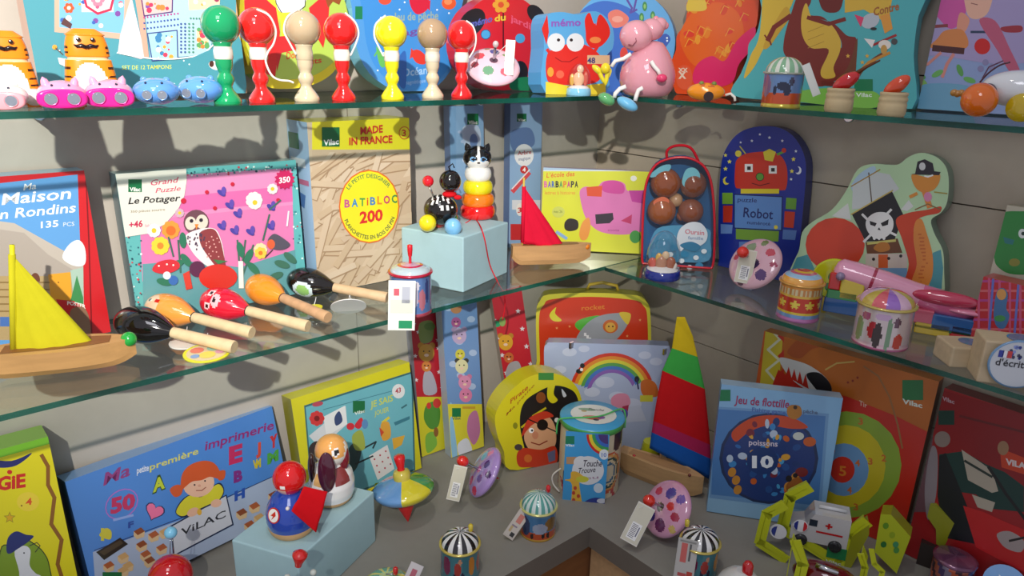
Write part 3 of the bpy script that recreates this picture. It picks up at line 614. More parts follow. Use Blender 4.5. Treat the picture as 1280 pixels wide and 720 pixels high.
# two tall growth-chart boxes behind the light blue block
f = Face(onL(566, .045, Z2), onL(606, .045, Z2), top=(587, 132), lean=2, thick=.02).body('#7ba3cc', '#5a6f96', '#4a5f86')
f.rect(570, 130, 606, 300, '#86aad0'); f.logo(584, 142, 14, 14); f.smooth([(578, 160), (598, 158), (600, 185), (584, 190)], '#b8c8e0'); f.ell(592, 176, 5, 9, '#6a86b8'); f.ell(584, 200, 6, 4, '#c8d4e8')
for i in range(7): f.ell(random.uniform(572, 600), 165+i*12, 3, 2, '#a8bcdc')
f.thing('growth_chart_box', 'tall slim pale blue box behind the striped cat stacking rings', 'box')
f = Face(onL(636, .035, Z2), onL(674, .035, Z2), top=(650, 129), lean=1, thick=.02).body('#8aa9cc', '#5a6f96', '#b8b0a0')
f.rect(636, 126, 676, 300, '#8fb0d4'); f.logo(646, 142, 12, 10); f.smooth([(638, 165), (662, 160), (668, 180), (650, 190), (640, 186)], '#6480b0'); f.ell(655, 194, 12, 14, '#e6eaec'); f.text('Arbre', 647, 194, 664, 192, 5, '#c85a5a', .02); f.text('magique', 648, 201, 663, 199, 4, '#6a7a9a', .01)
f.ell(655, 212, 5, None, '#c8383a'); f.text('4', 653, 215, 657, 214, 5, '#ffffff', .03)
f.poly([(638, 238), (660, 214), (664, 217), (642, 242)], '#d8505a'); f.line([(640, 236), (662, 212)], 1.5, '#f4e8ea'); f.rect(640, 250, 676, 262, '#d8dce4'); f.rect(638, 280, 664, 300, '#c83038'); f.ell(650, 262, 5, 8, '#e8e4e0'); f.text('3', 647, 266, 652, 265, 6, '#c83038', .03)
f.thing('growth_chart_box', 'tall slim pale blue box with a white oval, behind the red sailboat', 'box')

# yellow box with a pink cloud
f = Face(on(675, 312, Z2), on(812, 319, Z2), top=(745, 212), lean=4, thick=.03).body('#d8dc3a', '#c8cc40', '#c8cc40', '#c8b0c8')
f.rect(672, 205, 820, 214, '#a8c4dc'); f.rect(672, 205, 820, 208, '#d088a8'); f.rect(672, 213, 820, 214, '#e8f0e0')
f.text('L’école des', 683, 222, 718, 220, 6, '#e06a2a', .015, slant=.1); x = 680
for i, ch in enumerate('BARBAPAPA'): f.text(ch, x, 234, x+4.2, 234, 7.5, ['#d868a8', '#7a5ab8', '#3f6ab8', '#222222', '#4a9a5a', '#e0862a', '#c83a8a', '#3a3a3a', '#1f1f1f'][i], .04); x += 4.8
f.text('lettres à histoires', 681, 243, 719, 243, 4.5, '#e09a3a', .01)
f.smooth([(726, 252), (725, 238), (733, 233), (744, 236), (752, 228), (758, 226), (772, 226), (781, 230), (784, 238), (796, 240), (806, 238), (812, 250), (812, 275), (804, 288), (784, 293), (760, 292), (744, 286), (732, 272)], '#dc7ab4')
f.smooth([(752, 232), (758, 226), (772, 226), (780, 232), (778, 242), (756, 240)], '#d04a9a'); f.poly([(733, 234), (753, 232), (752, 246), (734, 245)], '#e0542e'); f.poly([(786, 238), (812, 238), (812, 256), (790, 252)], '#c2409a')
f.poly([(744, 268), (766, 266), (767, 274), (762, 279), (745, 280)], '#38303a'); f.poly([(776, 276), (790, 268), (789, 280)], '#c43a6a'); f.smooth([(706, 278), (712, 273), (722, 276), (722, 286), (712, 289), (706, 286)], '#2b2622')
f.smooth([(724, 292), (728, 278), (736, 272), (738, 284), (734, 298), (727, 300)], '#e89a4a'); f.ell(794, 296, 7, 8, '#4a9a4a'); f.text('mots', 760, 289, 774, 289, 3, '#b0508a', .01)
f.ell(698, 265, 8, 7, '#c8d060'); f.text('mes 26', 692, 266, 703, 266, 3.5, '#7a8a3a', .01); f.ell(792, 223, 4, 3.5, '#eef0e0'); f.line([(696, 290), (708, 298)], 4, '#8ab0d8')
f.thing('letter_game_box', 'yellow letter game box with a pink cloud shape, standing across the corner', 'box')

# robot puzzle box (arched)
f = Face(onR(903, .05, Z2), onR(1003, .04, Z2), top=(955, 158), lean=2, thick=.03)
O = [(899, 324), (898, 270), (901, 210), (908, 185), (924, 166), (948, 158), (975, 160), (994, 173), (1006, 197), (1007, 225), (1003, 270), (997, 330), (994, 350), (900, 350)]
cutout(f, O, '#1b3196', '#15256e', n=4)
f.smooth([(919, 210), (921, 200), (930, 193), (946, 190), (966, 190), (978, 197), (984, 212), (983, 234), (974, 238), (928, 236), (919, 232)], '#cf3320')
for o_ in ((936, 210), (966, 212)): f.rect(o_[0]-5, o_[1]-5, o_[0]+5, o_[1]+5, '#f0f0ee'); f.rect(o_[0]-2, o_[1]-2, o_[0]+2.5, o_[1]+2.5, '#222222')
f.ell(950, 221, 5, None, '#5ca03a'); f.outl([(950+5*cos(a), 221+5*sin(a)) for a in [i*.63 for i in range(10)]], .8, '#1a1a1a'); f.line([(940, 229), (950, 232), (962, 229)], 1, '#5a1010')
f.poly([(954, 190), (962, 186), (970, 190), (966, 202), (956, 200)], '#e0cf3a'); f.line([(932, 192), (925, 183)], 1.5, '#c8c04a'); f.ell(923, 192, 4, None, '#e8d84a'); f.line([(972, 193), (979, 190)], 3, '#5aa03a'); f.ell(980, 188, 3, None, '#cf3320')
f.rect(926, 236, 974, 242, '#e4d22e'); f.poly([(918, 243), (978, 246), (977, 288), (918, 285)], '#5f8fd0'); f.outl([(918, 243), (978, 246), (977, 288), (918, 285)], 1.2, '#10205a')
f.text('puzzle', 922, 252, 946, 253, 5.5, '#1a2a6a', .01, slant=.1); f.text('Robot', 929, 271, 966, 274, 12, '#1a2a6a', .015, slant=.1); f.text('numéroté', 934, 280, 963, 282, 4.5, '#1a2a6a', .01)
f.poly([(903, 241), (916, 241), (916, 255), (903, 255)], '#7fb43a'); f.poly([(904, 257), (916, 257), (915, 278), (904, 278)], '#d03a20'); f.poly([(901, 280), (916, 281), (915, 292), (901, 292)], '#6f94d0')
f.poly([(983, 247), (996, 248), (995, 262), (982, 261)], '#6aa43a'); f.poly([(981, 264), (994, 265), (992, 285), (980, 284)], '#d03a20'); f.poly([(979, 287), (996, 288), (994, 300), (978, 299)], '#5f86c8')
f.poly([(920, 286), (974, 289), (973, 302), (920, 299)], '#7aa83a'); f.ell(970, 284, 2.5, None, '#e8d84a'); f.rect(924, 302, 968, 320, '#5f86c8')
for x, y, r in ((907, 194, 2.6), (912, 202, 3), (907, 211, 3), (907, 225, 3.6), (992, 199, 3), (990, 214, 3), (995, 189, 2), (989, 224, 2), (940, 176, 2), (962, 172, 2.2), (978, 176, 2), (926, 178, 1.6), (950, 168, 1.8)): f.star(x, y, r, '#e8e060' if r > 2.3 else '#e0e8f0', 5, .5)
f.ell(998, 213, 4, 5, '#dfe6f2'); f.ell(996, 212, 3.4, 4, '#1b3196'); f.ell(908, 226, 4, 5, '#e8d84a'); f.ell(910, 225, 3.4, 4, '#1b3196')
f.thing('puzzle_box', 'arched dark blue puzzle box with a red-headed robot', 'box')

# pirate ship puzzle box (cut-out)
f = Face(onR(990, .085, Z2), onR(1180, .06, Z2), top=(1090, 195), lean=5, thick=.035)
O = [(985, 345), (993, 325), (999, 312), (1003, 290), (1016, 277), (1040, 262), (1058, 238), (1072, 212), (1090, 205), (1112, 206), (1124, 205), (1136, 196), (1152, 191), (1170, 196), (1182, 208), (1186, 226), (1184, 252), (1176, 266), (1164, 275), (1168, 292), (1178, 312), (1180, 335), (1177, 380), (1140, 372), (1060, 360), (990, 352)]
cutout(f, O, '#b9d8ac', '#6f8a78', n=4)
f.poly([(986, 346), (996, 322), (1010, 318), (1020, 340), (1060, 350), (1060, 358), (990, 352)], '#4f9aa4'); f.poly([(1166, 316), (1176, 312), (1179, 335), (1176, 374), (1160, 372)], '#4f9aa4')
f.smooth([(1076, 216), (1094, 208), (1090, 230), (1070, 240), (1064, 232)], '#b0cbe0')
f.poly([(1066, 233), (1096, 215), (1112, 218), (1124, 236), (1092, 258), (1065, 262)], '#ccd2d2'); f.poly([(1040, 270), (1060, 254), (1064, 275)], '#d8dcd8'); f.poly([(1126, 262), (1136, 250), (1142, 258), (1134, 264)], '#d8dcd8')
f.line([(1086, 216), (1090, 256)], 1.5, '#5a4a3a'); f.line([(1064, 233), (1100, 212)], 1.5, '#a8863a')
f.ell(1044, 306, 37, 34, '#d9452a')
f.poly([(1065, 268), (1115, 239), (1130, 270), (1118, 300), (1082, 302)], '#1d1a1e'); f.line([(1064, 268), (1116, 238)], 1.6, '#c9b05a')
f.smooth([(1083, 275), (1094, 266), (1108, 266), (1116, 274), (1116, 286), (1108, 296), (1094, 298), (1084, 288)], '#e8e8e6'); f.poly([(1087, 276), (1096, 279), (1094, 283), (1088, 281)], '#1d1a1e'); f.poly([(1101, 279), (1111, 274), (1110, 281), (1103, 283)], '#1d1a1e'); f.poly([(1097, 287), (1099, 284), (1101, 288)], '#1d1a1e')
f.line([(1078, 268), (1084, 274)], 3, '#e8e8e6'); f.line([(1114, 262), (1108, 268)], 3, '#e8e8e6'); f.line([(1112, 290), (1120, 294)], 3, '#e8e8e6'); f.line([(1088, 294), (1080, 302)], 3, '#e8e8e6')
for i in range(3): f.ell(1093+i*6, 297, 2, 3, '#e8e8e6')
f.poly([(1082, 303), (1122, 298), (1128, 316), (1084, 318)], '#6b3f1e'); f.poly([(1084, 303), (1120, 299), (1120, 302), (1084, 306)], '#c9c26a'); f.smooth([(1092, 310), (1100, 303), (1110, 304), (1112, 312), (1100, 315)], '#b8762a')
f.rect(1082, 317, 1134, 337, '#cfc3b6'); f.rect(1098, 318, 1110, 337, '#d2602c'); f.ell(1092, 324, 2, None, '#222222'); f.ell(1111, 323, 2, None, '#222222'); f.ell(1126, 320, 2, None, '#222222'); f.rect(1090, 335, 1134, 348, '#6f9cc0')
f.smooth([(1120, 275), (1136, 266), (1160, 262), (1176, 258), (1174, 266), (1156, 270), (1146, 276), (1142, 290), (1146, 320), (1146, 350), (1130, 356), (1136, 330), (1128, 300)], '#cf4320')
f.smooth([(1144, 278), (1152, 274), (1158, 290), (1166, 320), (1164, 350), (1148, 368), (1140, 352), (1146, 330), (1142, 300)], '#dd8a3a')
for i in range(16): f.rect(1144+random.uniform(0, 14), 292+i*4.5, 1148+random.uniform(0, 14), 294+i*4.5, '#c8682a')
f.smooth([(1140, 218), (1158, 221), (1174, 217), (1174, 228), (1166, 238), (1152, 240), (1143, 232)], '#dc8e34'); f.poly([(1144, 217), (1147, 202), (1156, 199), (1166, 204), (1168, 214), (1176, 215), (1174, 219), (1138, 218)], '#26202a'); f.ell(1153, 208, 4, 5, '#cfcfd0'); f.line([(1156, 220), (1160, 221), (1166, 219)], 2, '#f0f0f0'); f.line([(1156, 240), (1162, 258)], 7, '#e0883c'); f.ell(1160, 246, 5, 6, '#dc8ab0'); f.line([(1146, 242), (1138, 246)], 4, '#dc8e34'); f.line([(1168, 240), (1184, 242)], 1.5, '#a8963a'); f.line([(1144, 262), (1160, 255), (1176, 262)], 1.4, '#8a6a3a')
f.thing('puzzle_box', 'pale green puzzle box cut in a wavy outline with a pirate ship and skull flag', 'box')

# right end: white box with green shape, red checked box
f = Face(onR(1218, .055, Z2), onR(1330, .05, Z2), top=(1250, 255), lean=3, thick=.03).body('#c4bda8', '#a89f8a')
f.smooth([(1248, 272), (1256, 265), (1272, 264), (1290, 266), (1310, 280), (1310, 330), (1290, 342), (1262, 342), (1246, 332), (1242, 320), (1236, 312), (1240, 300), (1242, 288), (1240, 278)], '#2f8a3c'); f.poly([(1254, 296), (1268, 300), (1266, 306), (1256, 304)], '#2a7a7a'); f.ell(1278, 292, 5, 6, '#dfe8e4'); f.ell(1268, 328, 7, 5, '#8a8a34'); f.ell(1279, 292, 2.4, None, '#1a3a2a')
f.thing('puzzle_box', 'cream box with a green leafy blob shape, behind the red checked box', 'box')
f = Face(onR(1210, .10, Z2), onR(1320, .11, Z2), top=(1240, 348), lean=0, thick=.035).body('#c23038', '#a02830', '#a02830', '#c85058')
for i in range(9): f.rect(1214, 350+i*12, 1330, 353+i*12, '#d86a70' if i % 2 else '#b84890')
for i in range(8): f.rect(1222+i*13, 340, 1225+i*13, 470, '#d05a80')
for x in (1240, 1272): f.line([(x+2, 345), (x-4, 420)], 3, '#6a74c8')
f.smooth([(1246, 365), (1254, 360), (1260, 368), (1258, 385), (1262, 395), (1256, 410), (1246, 408), (1242, 392)], '#4a78a8'); f.ell(1252, 368, 6, 7, '#dca05a'); f.ell(1250, 398, 7, 4, '#4a9a5a')
f.thing('gift_box', 'red checked box with blue ribbon stripes, above the wooden letter blocks', 'box')
# ================================================================ boxes on the counter
# yellow magic box
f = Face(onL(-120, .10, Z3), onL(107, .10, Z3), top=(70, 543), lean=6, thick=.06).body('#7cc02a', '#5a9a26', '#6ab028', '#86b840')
f.poly([(-110, 600), (0, 572), (72, 552), (100, 745), (100, 800), (-110, 800)], '#dcd214')
f.line([(52, 569), (60, 583), (60, 606), (68, 622), (64, 655), (77, 675), (72, 705), (80, 730)], 5, '#8a5a1a')
f.smooth([(-20, 574), (14, 576), (40, 566), (20, 582), (-5, 584)], '#232a6a')
f.text('MAGiE', -38, 618, 32, 608, 16, '#c8281e', .045); f.ell(12, 590, 3.2, 2.8, '#c8281e')
f.ell(35, 627, 14, 12, '#e6d038'); f.text('4', 32, 632, 40, 630, 8, '#d8501e', .03); f.rect(26, 631, 28, 633, '#8a6a1a'); f.star(12, 647, 8, '#a89a1c'); f.star(12, 647, 5.5, '#d8a818')
f.smooth([(0, 690), (12, 680), (26, 672), (40, 678), (54, 690), (62, 710), (64, 760), (0, 760)], '#7c9a24'); f.outl(spline([(0, 690), (12, 680), (26, 672), (40, 678), (54, 690), (62, 710), (64, 760), (0, 760)], 4), 1.2, '#2a3a1a')
f.smooth([(18, 690), (30, 682), (38, 688), (37, 706), (44, 716), (54, 724), (60, 760), (8, 760), (24, 722)], '#d8dce0'); f.smooth([(10, 672), (20, 664), (32, 668), (42, 670), (34, 678), (22, 686), (12, 692), (8, 688)], '#24306e'); f.line([(37, 682), (46, 678), (50, 682), (44, 690)], 1, '#333333'); f.ell(30, 691, 1, None, '#222222')
f.thing('magic_game_box', 'yellow and green game box with a white goose in a blue hat', 'box')

# blue letter printing box
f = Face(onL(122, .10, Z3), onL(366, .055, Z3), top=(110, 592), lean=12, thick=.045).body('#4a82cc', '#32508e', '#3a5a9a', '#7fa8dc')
f.poly([(116, 690), (225, 650), (358, 588), (372, 690), (122, 770)], '#a3b2cc'); f.line([(118, 688), (225, 648), (358, 588)], 1, '#2a3a6a')
f.text('Ma', 129, 607, 162, 594, 15, '#8a3a7a', .02, slant=.2); f.text('petite', 171, 592, 186, 588, 8, '#d8e0ec', .02); f.text('première', 187, 588, 248, 567, 8, '#c9c86a', .02); f.text('imprimerie', 256, 563, 342, 536, 11, '#8a2a72', .02, slant=.1)
f.outl([(152+20*cos(a), 630-5*cos(a)+18*sin(a)) for a in [i*.35 for i in range(18)]], 1.4, '#a86ac0'); f.text('50', 138, 642, 169, 634, 18, '#b8305c', .05); f.line([(142, 650), (166, 644)], 3, '#8aa4e0')
f.text('A', 190, 616, 207, 609, 17, '#2a4a1a', .09); f.text('A', 191, 615, 206, 609, 15, '#b8c832', .045)
f.heart(193, 639, 12.5, '#1f2f5a', .35); f.heart(193, 639, 11, '#e0709a', .35)
f.text('E', 286, 580, 303, 575, 20, '#b82a5c', .06); f.text('B', 292, 603, 303, 600, 13, '#7a2a7a', .06); f.text('H', 293, 626, 306, 621, 11, '#2a50a8', .06); f.text('F', 160, 660, 167, 658, 7, '#2a4a9a', .05); f.text('M', 320, 585, 326, 583, 10, '#c8b832', .06); f.text('M', 334, 580, 348, 574, 12, '#4a9a3a', .07); f.text('Y', 337, 561, 347, 556, 14, '#b8303a', .07); f.text('J', 320, 568, 326, 566, 13, '#c84a3a', .07); f.text('V', 316, 586, 322, 584, 10, '#c8b832', .05)
f.smooth([(124, 668), (132, 660), (139, 664), (138, 674), (128, 672)], '#c8c03a'); f.rect(126, 660, 130, 676, '#c8c03a')
f.poly([(120, 690), (150, 672), (160, 680), (130, 700)], '#2a2620'); f.poly([(124, 690), (150, 675), (154, 679), (130, 694)], '#4a4030')
for i, (x, y) in enumerate([(134, 706), (152, 695), (172, 664), (190, 668), (204, 664), (175, 680), (180, 692), (158, 706), (185, 700), (200, 684), (152, 712), (300, 640), (316, 632), (322, 646), (340, 618), (345, 640), (326, 664), (342, 628), (310, 655)]):
    f.poly([(x-5, y), (x+4, y-5), (x+9, y), (x+8, y+7), (x-1, y+10), (x-5, y+6)], '#d2b48a'); f.poly([(x-5, y), (x+4, y-5), (x+9, y), (x, y+5)], ['#a85a34', '#c8a06a', '#8a4a2a'][i % 3])
f.poly([(213, 657), (283, 618), (292, 656), (216, 696)], '#1f2a4a'); f.poly([(215, 658), (282, 620), (290, 655), (218, 693)], '#c3c6d0')
f.text('ViLAC', 226, 670, 282, 646, 9, '#2a2a30', .01)
f.smooth([(219, 640), (226, 626), (238, 618), (252, 620), (268, 606), (276, 604), (280, 614), (274, 626), (262, 632), (240, 642), (228, 647)], '#1f2a4a'); f.smooth([(220, 640), (227, 627), (238, 619), (252, 621), (268, 607), (275, 606), (279, 614), (273, 625), (262, 630), (240, 640), (228, 645)], '#cfc832')
f.ell(241, 640, 8, 5, '#dcae94', rot=-.5); f.ell(270, 629, 7, 5, '#dcae94', rot=-.3); f.ell(249, 640, 3, 4, '#d8a83a')
f.ell(248, 604, 20, 17, '#e0b49a', rot=-.3); f.smooth([(226, 612), (227, 594), (236, 582), (252, 576), (266, 578), (274, 588), (274, 598), (262, 596), (252, 600), (240, 602), (232, 608)], '#c8562a'); f.smooth([(212, 612), (220, 606), (228, 608), (226, 618), (218, 621)], '#c8562a'); f.smooth([(272, 590), (281, 588), (280, 598), (273, 600)], '#c8562a')
f.ell(243, 606, 1.2, None, '#2a2030', n=8); f.ell(256, 601, 1.2, None, '#2a2030', n=8); f.line([(245, 613), (252, 613), (257, 609)], 1, '#8a3a2a'); f.ell(249, 607, 2, 1.6, '#d09a84')
f.rect(128, 715, 152, 740, '#1b6b3c')
f.thing('printing_set_box', 'blue letter stamp set box with a red-haired child in yellow, behind the superhero figure', 'box')

# yellow framed game box
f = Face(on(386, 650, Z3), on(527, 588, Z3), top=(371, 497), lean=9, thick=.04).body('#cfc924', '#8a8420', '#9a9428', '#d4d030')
f.poly([(380, 507), (516, 464), (519, 588), (391, 638)], '#3a6a70'); f.poly([(382, 509), (514, 467), (517, 586), (393, 635)], '#6ab0bc')
f.poly([(386, 545), (432, 507), (434, 530), (400, 560)], '#cdd2d6'); f.poly([(404, 521), (431, 507), (434, 530), (408, 545)], '#dfe2e2'); f.smooth([(418, 522), (424, 514), (428, 526), (420, 532)], '#3a4a72'); f.flower(396, 523, 10, '#c83a3a', '#7a2020', 8); f.ell(397, 505, 7, 3, '#b04a5a', rot=-.2)
f.line([(404, 512), (500, 486)], .8, '#3f7a8a'); f.rect(441, 501, 456, 516, '#1b6b3c'); f.text('Vilac', 443, 519, 456, 515, 4, '#e0ece4', .02)
f.text('JE SAIS', 463, 510, 491, 501, 8, '#c8cf4a', .015); f.text('JOUER', 468, 520, 486, 514, 6, '#c8cf4a', .01); f.ell(498, 489, 8, 9, '#dcdfe0'); f.text('43', 494, 492, 501, 490, 6, '#b03a4a', .03)
f.ell(438, 533, 5, 4.5, '#c8303a'); f.smooth([(443, 532), (451, 522), (454, 528), (449, 536)], '#c8303a'); f.line([(478, 528), (486, 522)], 3, '#d8c83a'); f.smooth([(476, 530), (486, 528), (488, 546), (478, 550)], '#d8a03a'); f.poly([(474, 534), (480, 540), (476, 546)], '#c84a2a'); f.poly([(490, 548), (506, 544), (502, 556), (492, 562)], '#d8a83a'); f.poly([(492, 528), (512, 520), (512, 524), (494, 532)], '#3a7a8a')
f.poly([(461, 570), (484, 556), (493, 586), (472, 600)], '#d8d8d6')
for i in range(3):
    for j in range(3): f.ell(468+i*7+j*3, 574-i*5+j*8, 1.2, None, '#b02a3a', n=6)
f.ell(456, 530, 4, 6, '#5a88b8'); f.smooth([(436, 560), (452, 552), (448, 580), (438, 590)], '#2a4a4a'); f.line([(446, 565), (470, 552), (466, 560)], 2, '#26383a'); f.line([(444, 580), (466, 570)], 2, '#26383a'); f.smooth([(386, 560), (398, 552), (402, 575), (390, 590)], '#3a3030'); f.line([(502, 510), (508, 506)], 2, '#3a6a72')
f.smooth([(440, 545), (452, 538), (456, 560), (444, 562)], '#9aa84a'); f.ell(500, 576, 6, 5, '#c8d04a')
f.thing('memory_game_box', 'flat game box with a broad yellow frame and teal card picture', 'box')

# tubes with animals
def animaltube(f, base, strip, seq, name, lab):
    f.poly([(f.x0, 640), (f.x1, 640), (f.x1, f.ys), (f.x0, f.ys)], strip)
    for k, (x, y, r, c, ear) in enumerate(seq):
        if ear: f.ell(x-r*.7, y-r*.9, r*.4, None, ear); f.ell(x+r*.7, y-r*.9, r*.4, None, ear)
        f.ell(x, y, r, r*1.1, c); f.ell(x-r*.35, y-r*.2, 1, None, '#222222', n=6); f.ell(x+r*.35, y-r*.2, 1, None, '#222222', n=6); f.ell(x, y+r*.3, r*.3, r*.2, '#e8c8b0', n=8)
    f.thing('stacking_puzzle_box', lab, 'box')
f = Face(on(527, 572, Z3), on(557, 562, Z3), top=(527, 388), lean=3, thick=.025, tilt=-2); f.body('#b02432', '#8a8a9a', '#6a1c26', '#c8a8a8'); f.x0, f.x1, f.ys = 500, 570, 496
for i in range(10): f.star(random.choice([517, 522, 549, 546])+i*.4, 395+i*10, 3, '#d8d0d4')
f.smooth([(524, 405), (541, 402), (540, 425), (526, 428)], '#7a8a4a'); f.ell(537, 408, 7, 5, '#5f7a3a'); f.smooth([(530, 466), (540, 466), (546, 490), (530, 492)], '#a8a4b0')
f.poly([(500, 496), (570, 496), (570, 640), (500, 640)], '#c9c42c'); f.x0 = f.x1 = 0; f.smooth([(532, 508), (542, 502), (550, 512), (548, 532), (538, 536), (530, 524)], '#4f8a34'); f.ell(546, 504, 5, 6, '#c83a34'); f.ell(536, 507, 3, 4, '#c83a34'); f.smooth([(532, 545), (542, 540), (546, 556), (534, 566)], '#7ab040'); f.ell(545, 540, 3, 6, '#8a5a2a')
animaltube(f, None, '#c9c42c', [(533, 441, 10, '#c8943a', '#b8802e'), (533, 458, 6, '#c87a3a', None), (536, 476, 7, '#a8a4b0', None)][:2], '', 'narrow red stacking puzzle box with a yellow foot, beside the sky blue one')
f = Face(on(564, 573, Z3), on(605, 560, Z3), top=(566, 378), lean=3, thick=.028, tilt=-2); f.body('#6e93c6', '#a8b4c4', '#3a4868', '#a8bcd8'); f.x0, f.x1, f.ys = 540, 620, 505
for i in range(9): f.ell(random.uniform(558, 592), 385+i*14, 5, 4, '#a9bfe0')
f.smooth([(562, 510), (566, 510), (572, 570), (566, 572)], '#8ec0e0'); f.ell(570, 386, 7, 6, '#b8845a')
f.poly([(540, 505), (620, 505), (620, 640), (540, 640)], '#d8cf3c'); f.x0 = f.x1 = 0; f.rect(565, 510, 576, 521, '#1b7a4a'); f.text('Vilac', 565, 525, 576, 524, 3.5, '#3a6a5a', .02); f.smooth([(586, 520), (596, 514), (600, 540), (592, 556), (584, 540)], '#c07aa4'); f.smooth([(572, 556), (584, 548), (590, 566), (576, 572)], '#d8dce8'); f.rect(578, 508, 594, 511, '#c8a03a'); f.smooth([(562, 530), (566, 524), (572, 572), (566, 576)], '#8ec0e0')
animaltube(f, None, '#d8cf3c', [(570, 403, 6, '#a85a92', None), (574, 420, 9, '#b8a4c8', '#a890b8'), (575, 443, 6, '#d0c84a', None), (577, 458, 8, '#d8d4a8', '#3a3a3a'), (581, 478, 8, '#d890b4', '#c87aa0'), (582, 494, 8, '#d880a8', None)], '', 'narrow sky blue stacking puzzle box with pink and white animals')
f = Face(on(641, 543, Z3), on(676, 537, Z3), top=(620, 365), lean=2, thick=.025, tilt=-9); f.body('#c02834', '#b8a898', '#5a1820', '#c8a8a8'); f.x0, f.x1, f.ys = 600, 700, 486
for i in range(10): f.star([612, 645][i % 2]+i*2.6, 378+i*11, 3.5, '#d8d4d8')
f.ell(620, 405, 6, 4, '#2a9a6a'); f.ell(628, 402, 4, 6, '#8aa85a'); f.smooth([(636, 455), (648, 452), (652, 468), (640, 474), (632, 470)], '#a8a4a8')
animaltube(f, None, '#c9c42c', [(632, 428, 9, '#d8a032', '#b8802e'), (636, 447, 6, '#c86a3a', None)], '', 'tall red stacking puzzle box behind the pirate box, rightmost of the three narrow boxes')

# pirate suitcase-like box (rounded)
f = Face(on(643, 590, Z3), on(722, 572, Z3), top=(680, 465), lean=2, thick=.05)
O = [(637, 587), (630, 565), (622, 545), (619, 520), (630, 498), (648, 480), (664, 470), (684, 466), (704, 470), (718, 480), (727, 500), (727, 540), (722, 576), (690, 582)]
cutout(f, O, '#d8cc1c', '#c9bd1a', n=4)
f.smooth([(652, 545), (650, 520), (656, 502), (672, 490), (692, 482), (712, 486), (722, 498), (726, 530), (722, 572), (690, 580), (664, 580)], '#1e1a1c')
f.text('Pirate', 638, 505, 660, 486, 6, '#b8541e', .02); f.text('Ma petite', 633, 520, 668, 482, 3.5, '#a8641e', .01)
f.rect(673, 466, 692, 475, '#3f8a3a'); f.smooth([(686, 478), (694, 478), (692, 492), (697, 500), (690, 504), (684, 496)], '#d8cc1c'); f.ell(676, 497, 6, 7, '#8a4a20'); f.smooth([(704, 496), (702, 486), (708, 494)], '#c8ccd0')
f.line([(666, 520), (682, 510)], 2.5, '#c9b81c'); f.line([(652, 534), (662, 526)], 2.5, '#c9b81c')
f.smooth([(656, 540), (664, 524), (684, 520), (694, 534), (694, 556), (680, 568), (664, 564), (656, 552)], '#dca67c'); f.smooth([(652, 546), (660, 524), (680, 514), (692, 520), (680, 524), (664, 532)], '#c83a24'); f.ell(678, 531, 7, 7, '#151214'); f.line([(656, 522), (696, 540)], 1.5, '#151214'); f.ell(664, 538, 3.2, None, '#ffffff'); f.ell(665, 538, 1.4, None, '#222222'); f.ell(669, 544, 4, 5, '#d08a68'); f.line([(664, 553), (674, 556), (684, 551)], 1.4, '#8a2a1a'); f.ell(696, 525, 3, None, '#e8e8e4')
f.smooth([(646, 568), (654, 560), (676, 562), (694, 558), (694, 580), (660, 584), (648, 582)], '#c83a1e'); f.ell(660, 573, 5, None, '#d8702a'); f.poly([(684, 566), (694, 562), (694, 575), (686, 578)], '#6a6a8a'); f.ell(648, 559, 5, 4, '#4a4040'); f.ell(644, 532, 4, 5, '#d8cc1c'); f.ell(644, 532, 3, 4, '#8a8a1a')
f.thing('pirate_game_box', 'rounded yellow and black game box with a pirate face in a red scarf', 'box')

# rocket lunch case
f = Face(on(676, 530, Z3), on(812, 538, Z3), top=(740, 368), lean=3, thick=.045)
O = [(674, 520), (671, 450), (670, 392), (675, 376), (686, 368), (740, 366), (795, 369), (808, 377), (813, 392), (814, 450), (812, 528)]
cutout(f, O, '#d7cc3a', '#a9a23c', n=3)
f.smooth([(678, 520), (675, 450), (674, 396), (680, 381), (690, 374), (740, 371), (792, 375), (804, 382), (809, 396), (810, 450), (808, 522)], '#cf3a18')
f.smooth([(687, 393), (695, 384), (694, 392), (702, 400), (697, 402), (690, 400)], '#d9cf30'); f.text('rocket', 727, 388, 756, 386, 6, '#e0892a', .01)
f.smooth([(719, 408), (722, 401), (736, 396), (750, 395), (738, 406), (728, 414)], '#55b43a'); f.smooth([(720, 424), (734, 404), (752, 394), (776, 391), (787, 393), (786, 402), (778, 416), (764, 430), (744, 440), (728, 436)], '#9a9ea4'); f.smooth([(774, 391), (788, 392), (786, 404), (782, 404)], '#e0c23a'); f.ell(763, 408, 9.5, 8.5, '#c8662a'); f.ell(763, 409, 6.5, 6, '#dcaa4a'); f.ell(761, 408, 1, None, '#222222'); f.ell(766, 408, 1, None, '#222222')
for i in range(4): f.rect(730+i*3, 416+i*3, 733+i*3, 420+i*3, '#e8e8ea')
f.smooth([(722, 424), (716, 430), (726, 432), (730, 428)], '#dcd23a')
for x, y in ((696, 410), (712, 408), (690, 424), (800, 400), (784, 420)): f.star(x, y, 1.8, '#e8a060')
t = f.mb; t_ = thing('lunch_case', 'red rocket lunch case with a yellow rim, behind the rainbow case', 'case', t.o)
t.build('body', 'card', t_)
b = MB(); b.o = t.o; b.tube([f.P(f.w*.36, f.h, -.03), f.P(f.w*.38, f.h+.016, -.03), f.P(f.w*.5, f.h+.022, -.03), f.P(f.w*.62, f.h+.016, -.03), f.P(f.w*.64, f.h, -.03)], .004, '#c8a83a'); b.build('handle', 'plastic', t_, 'mustard yellow carrying handle')

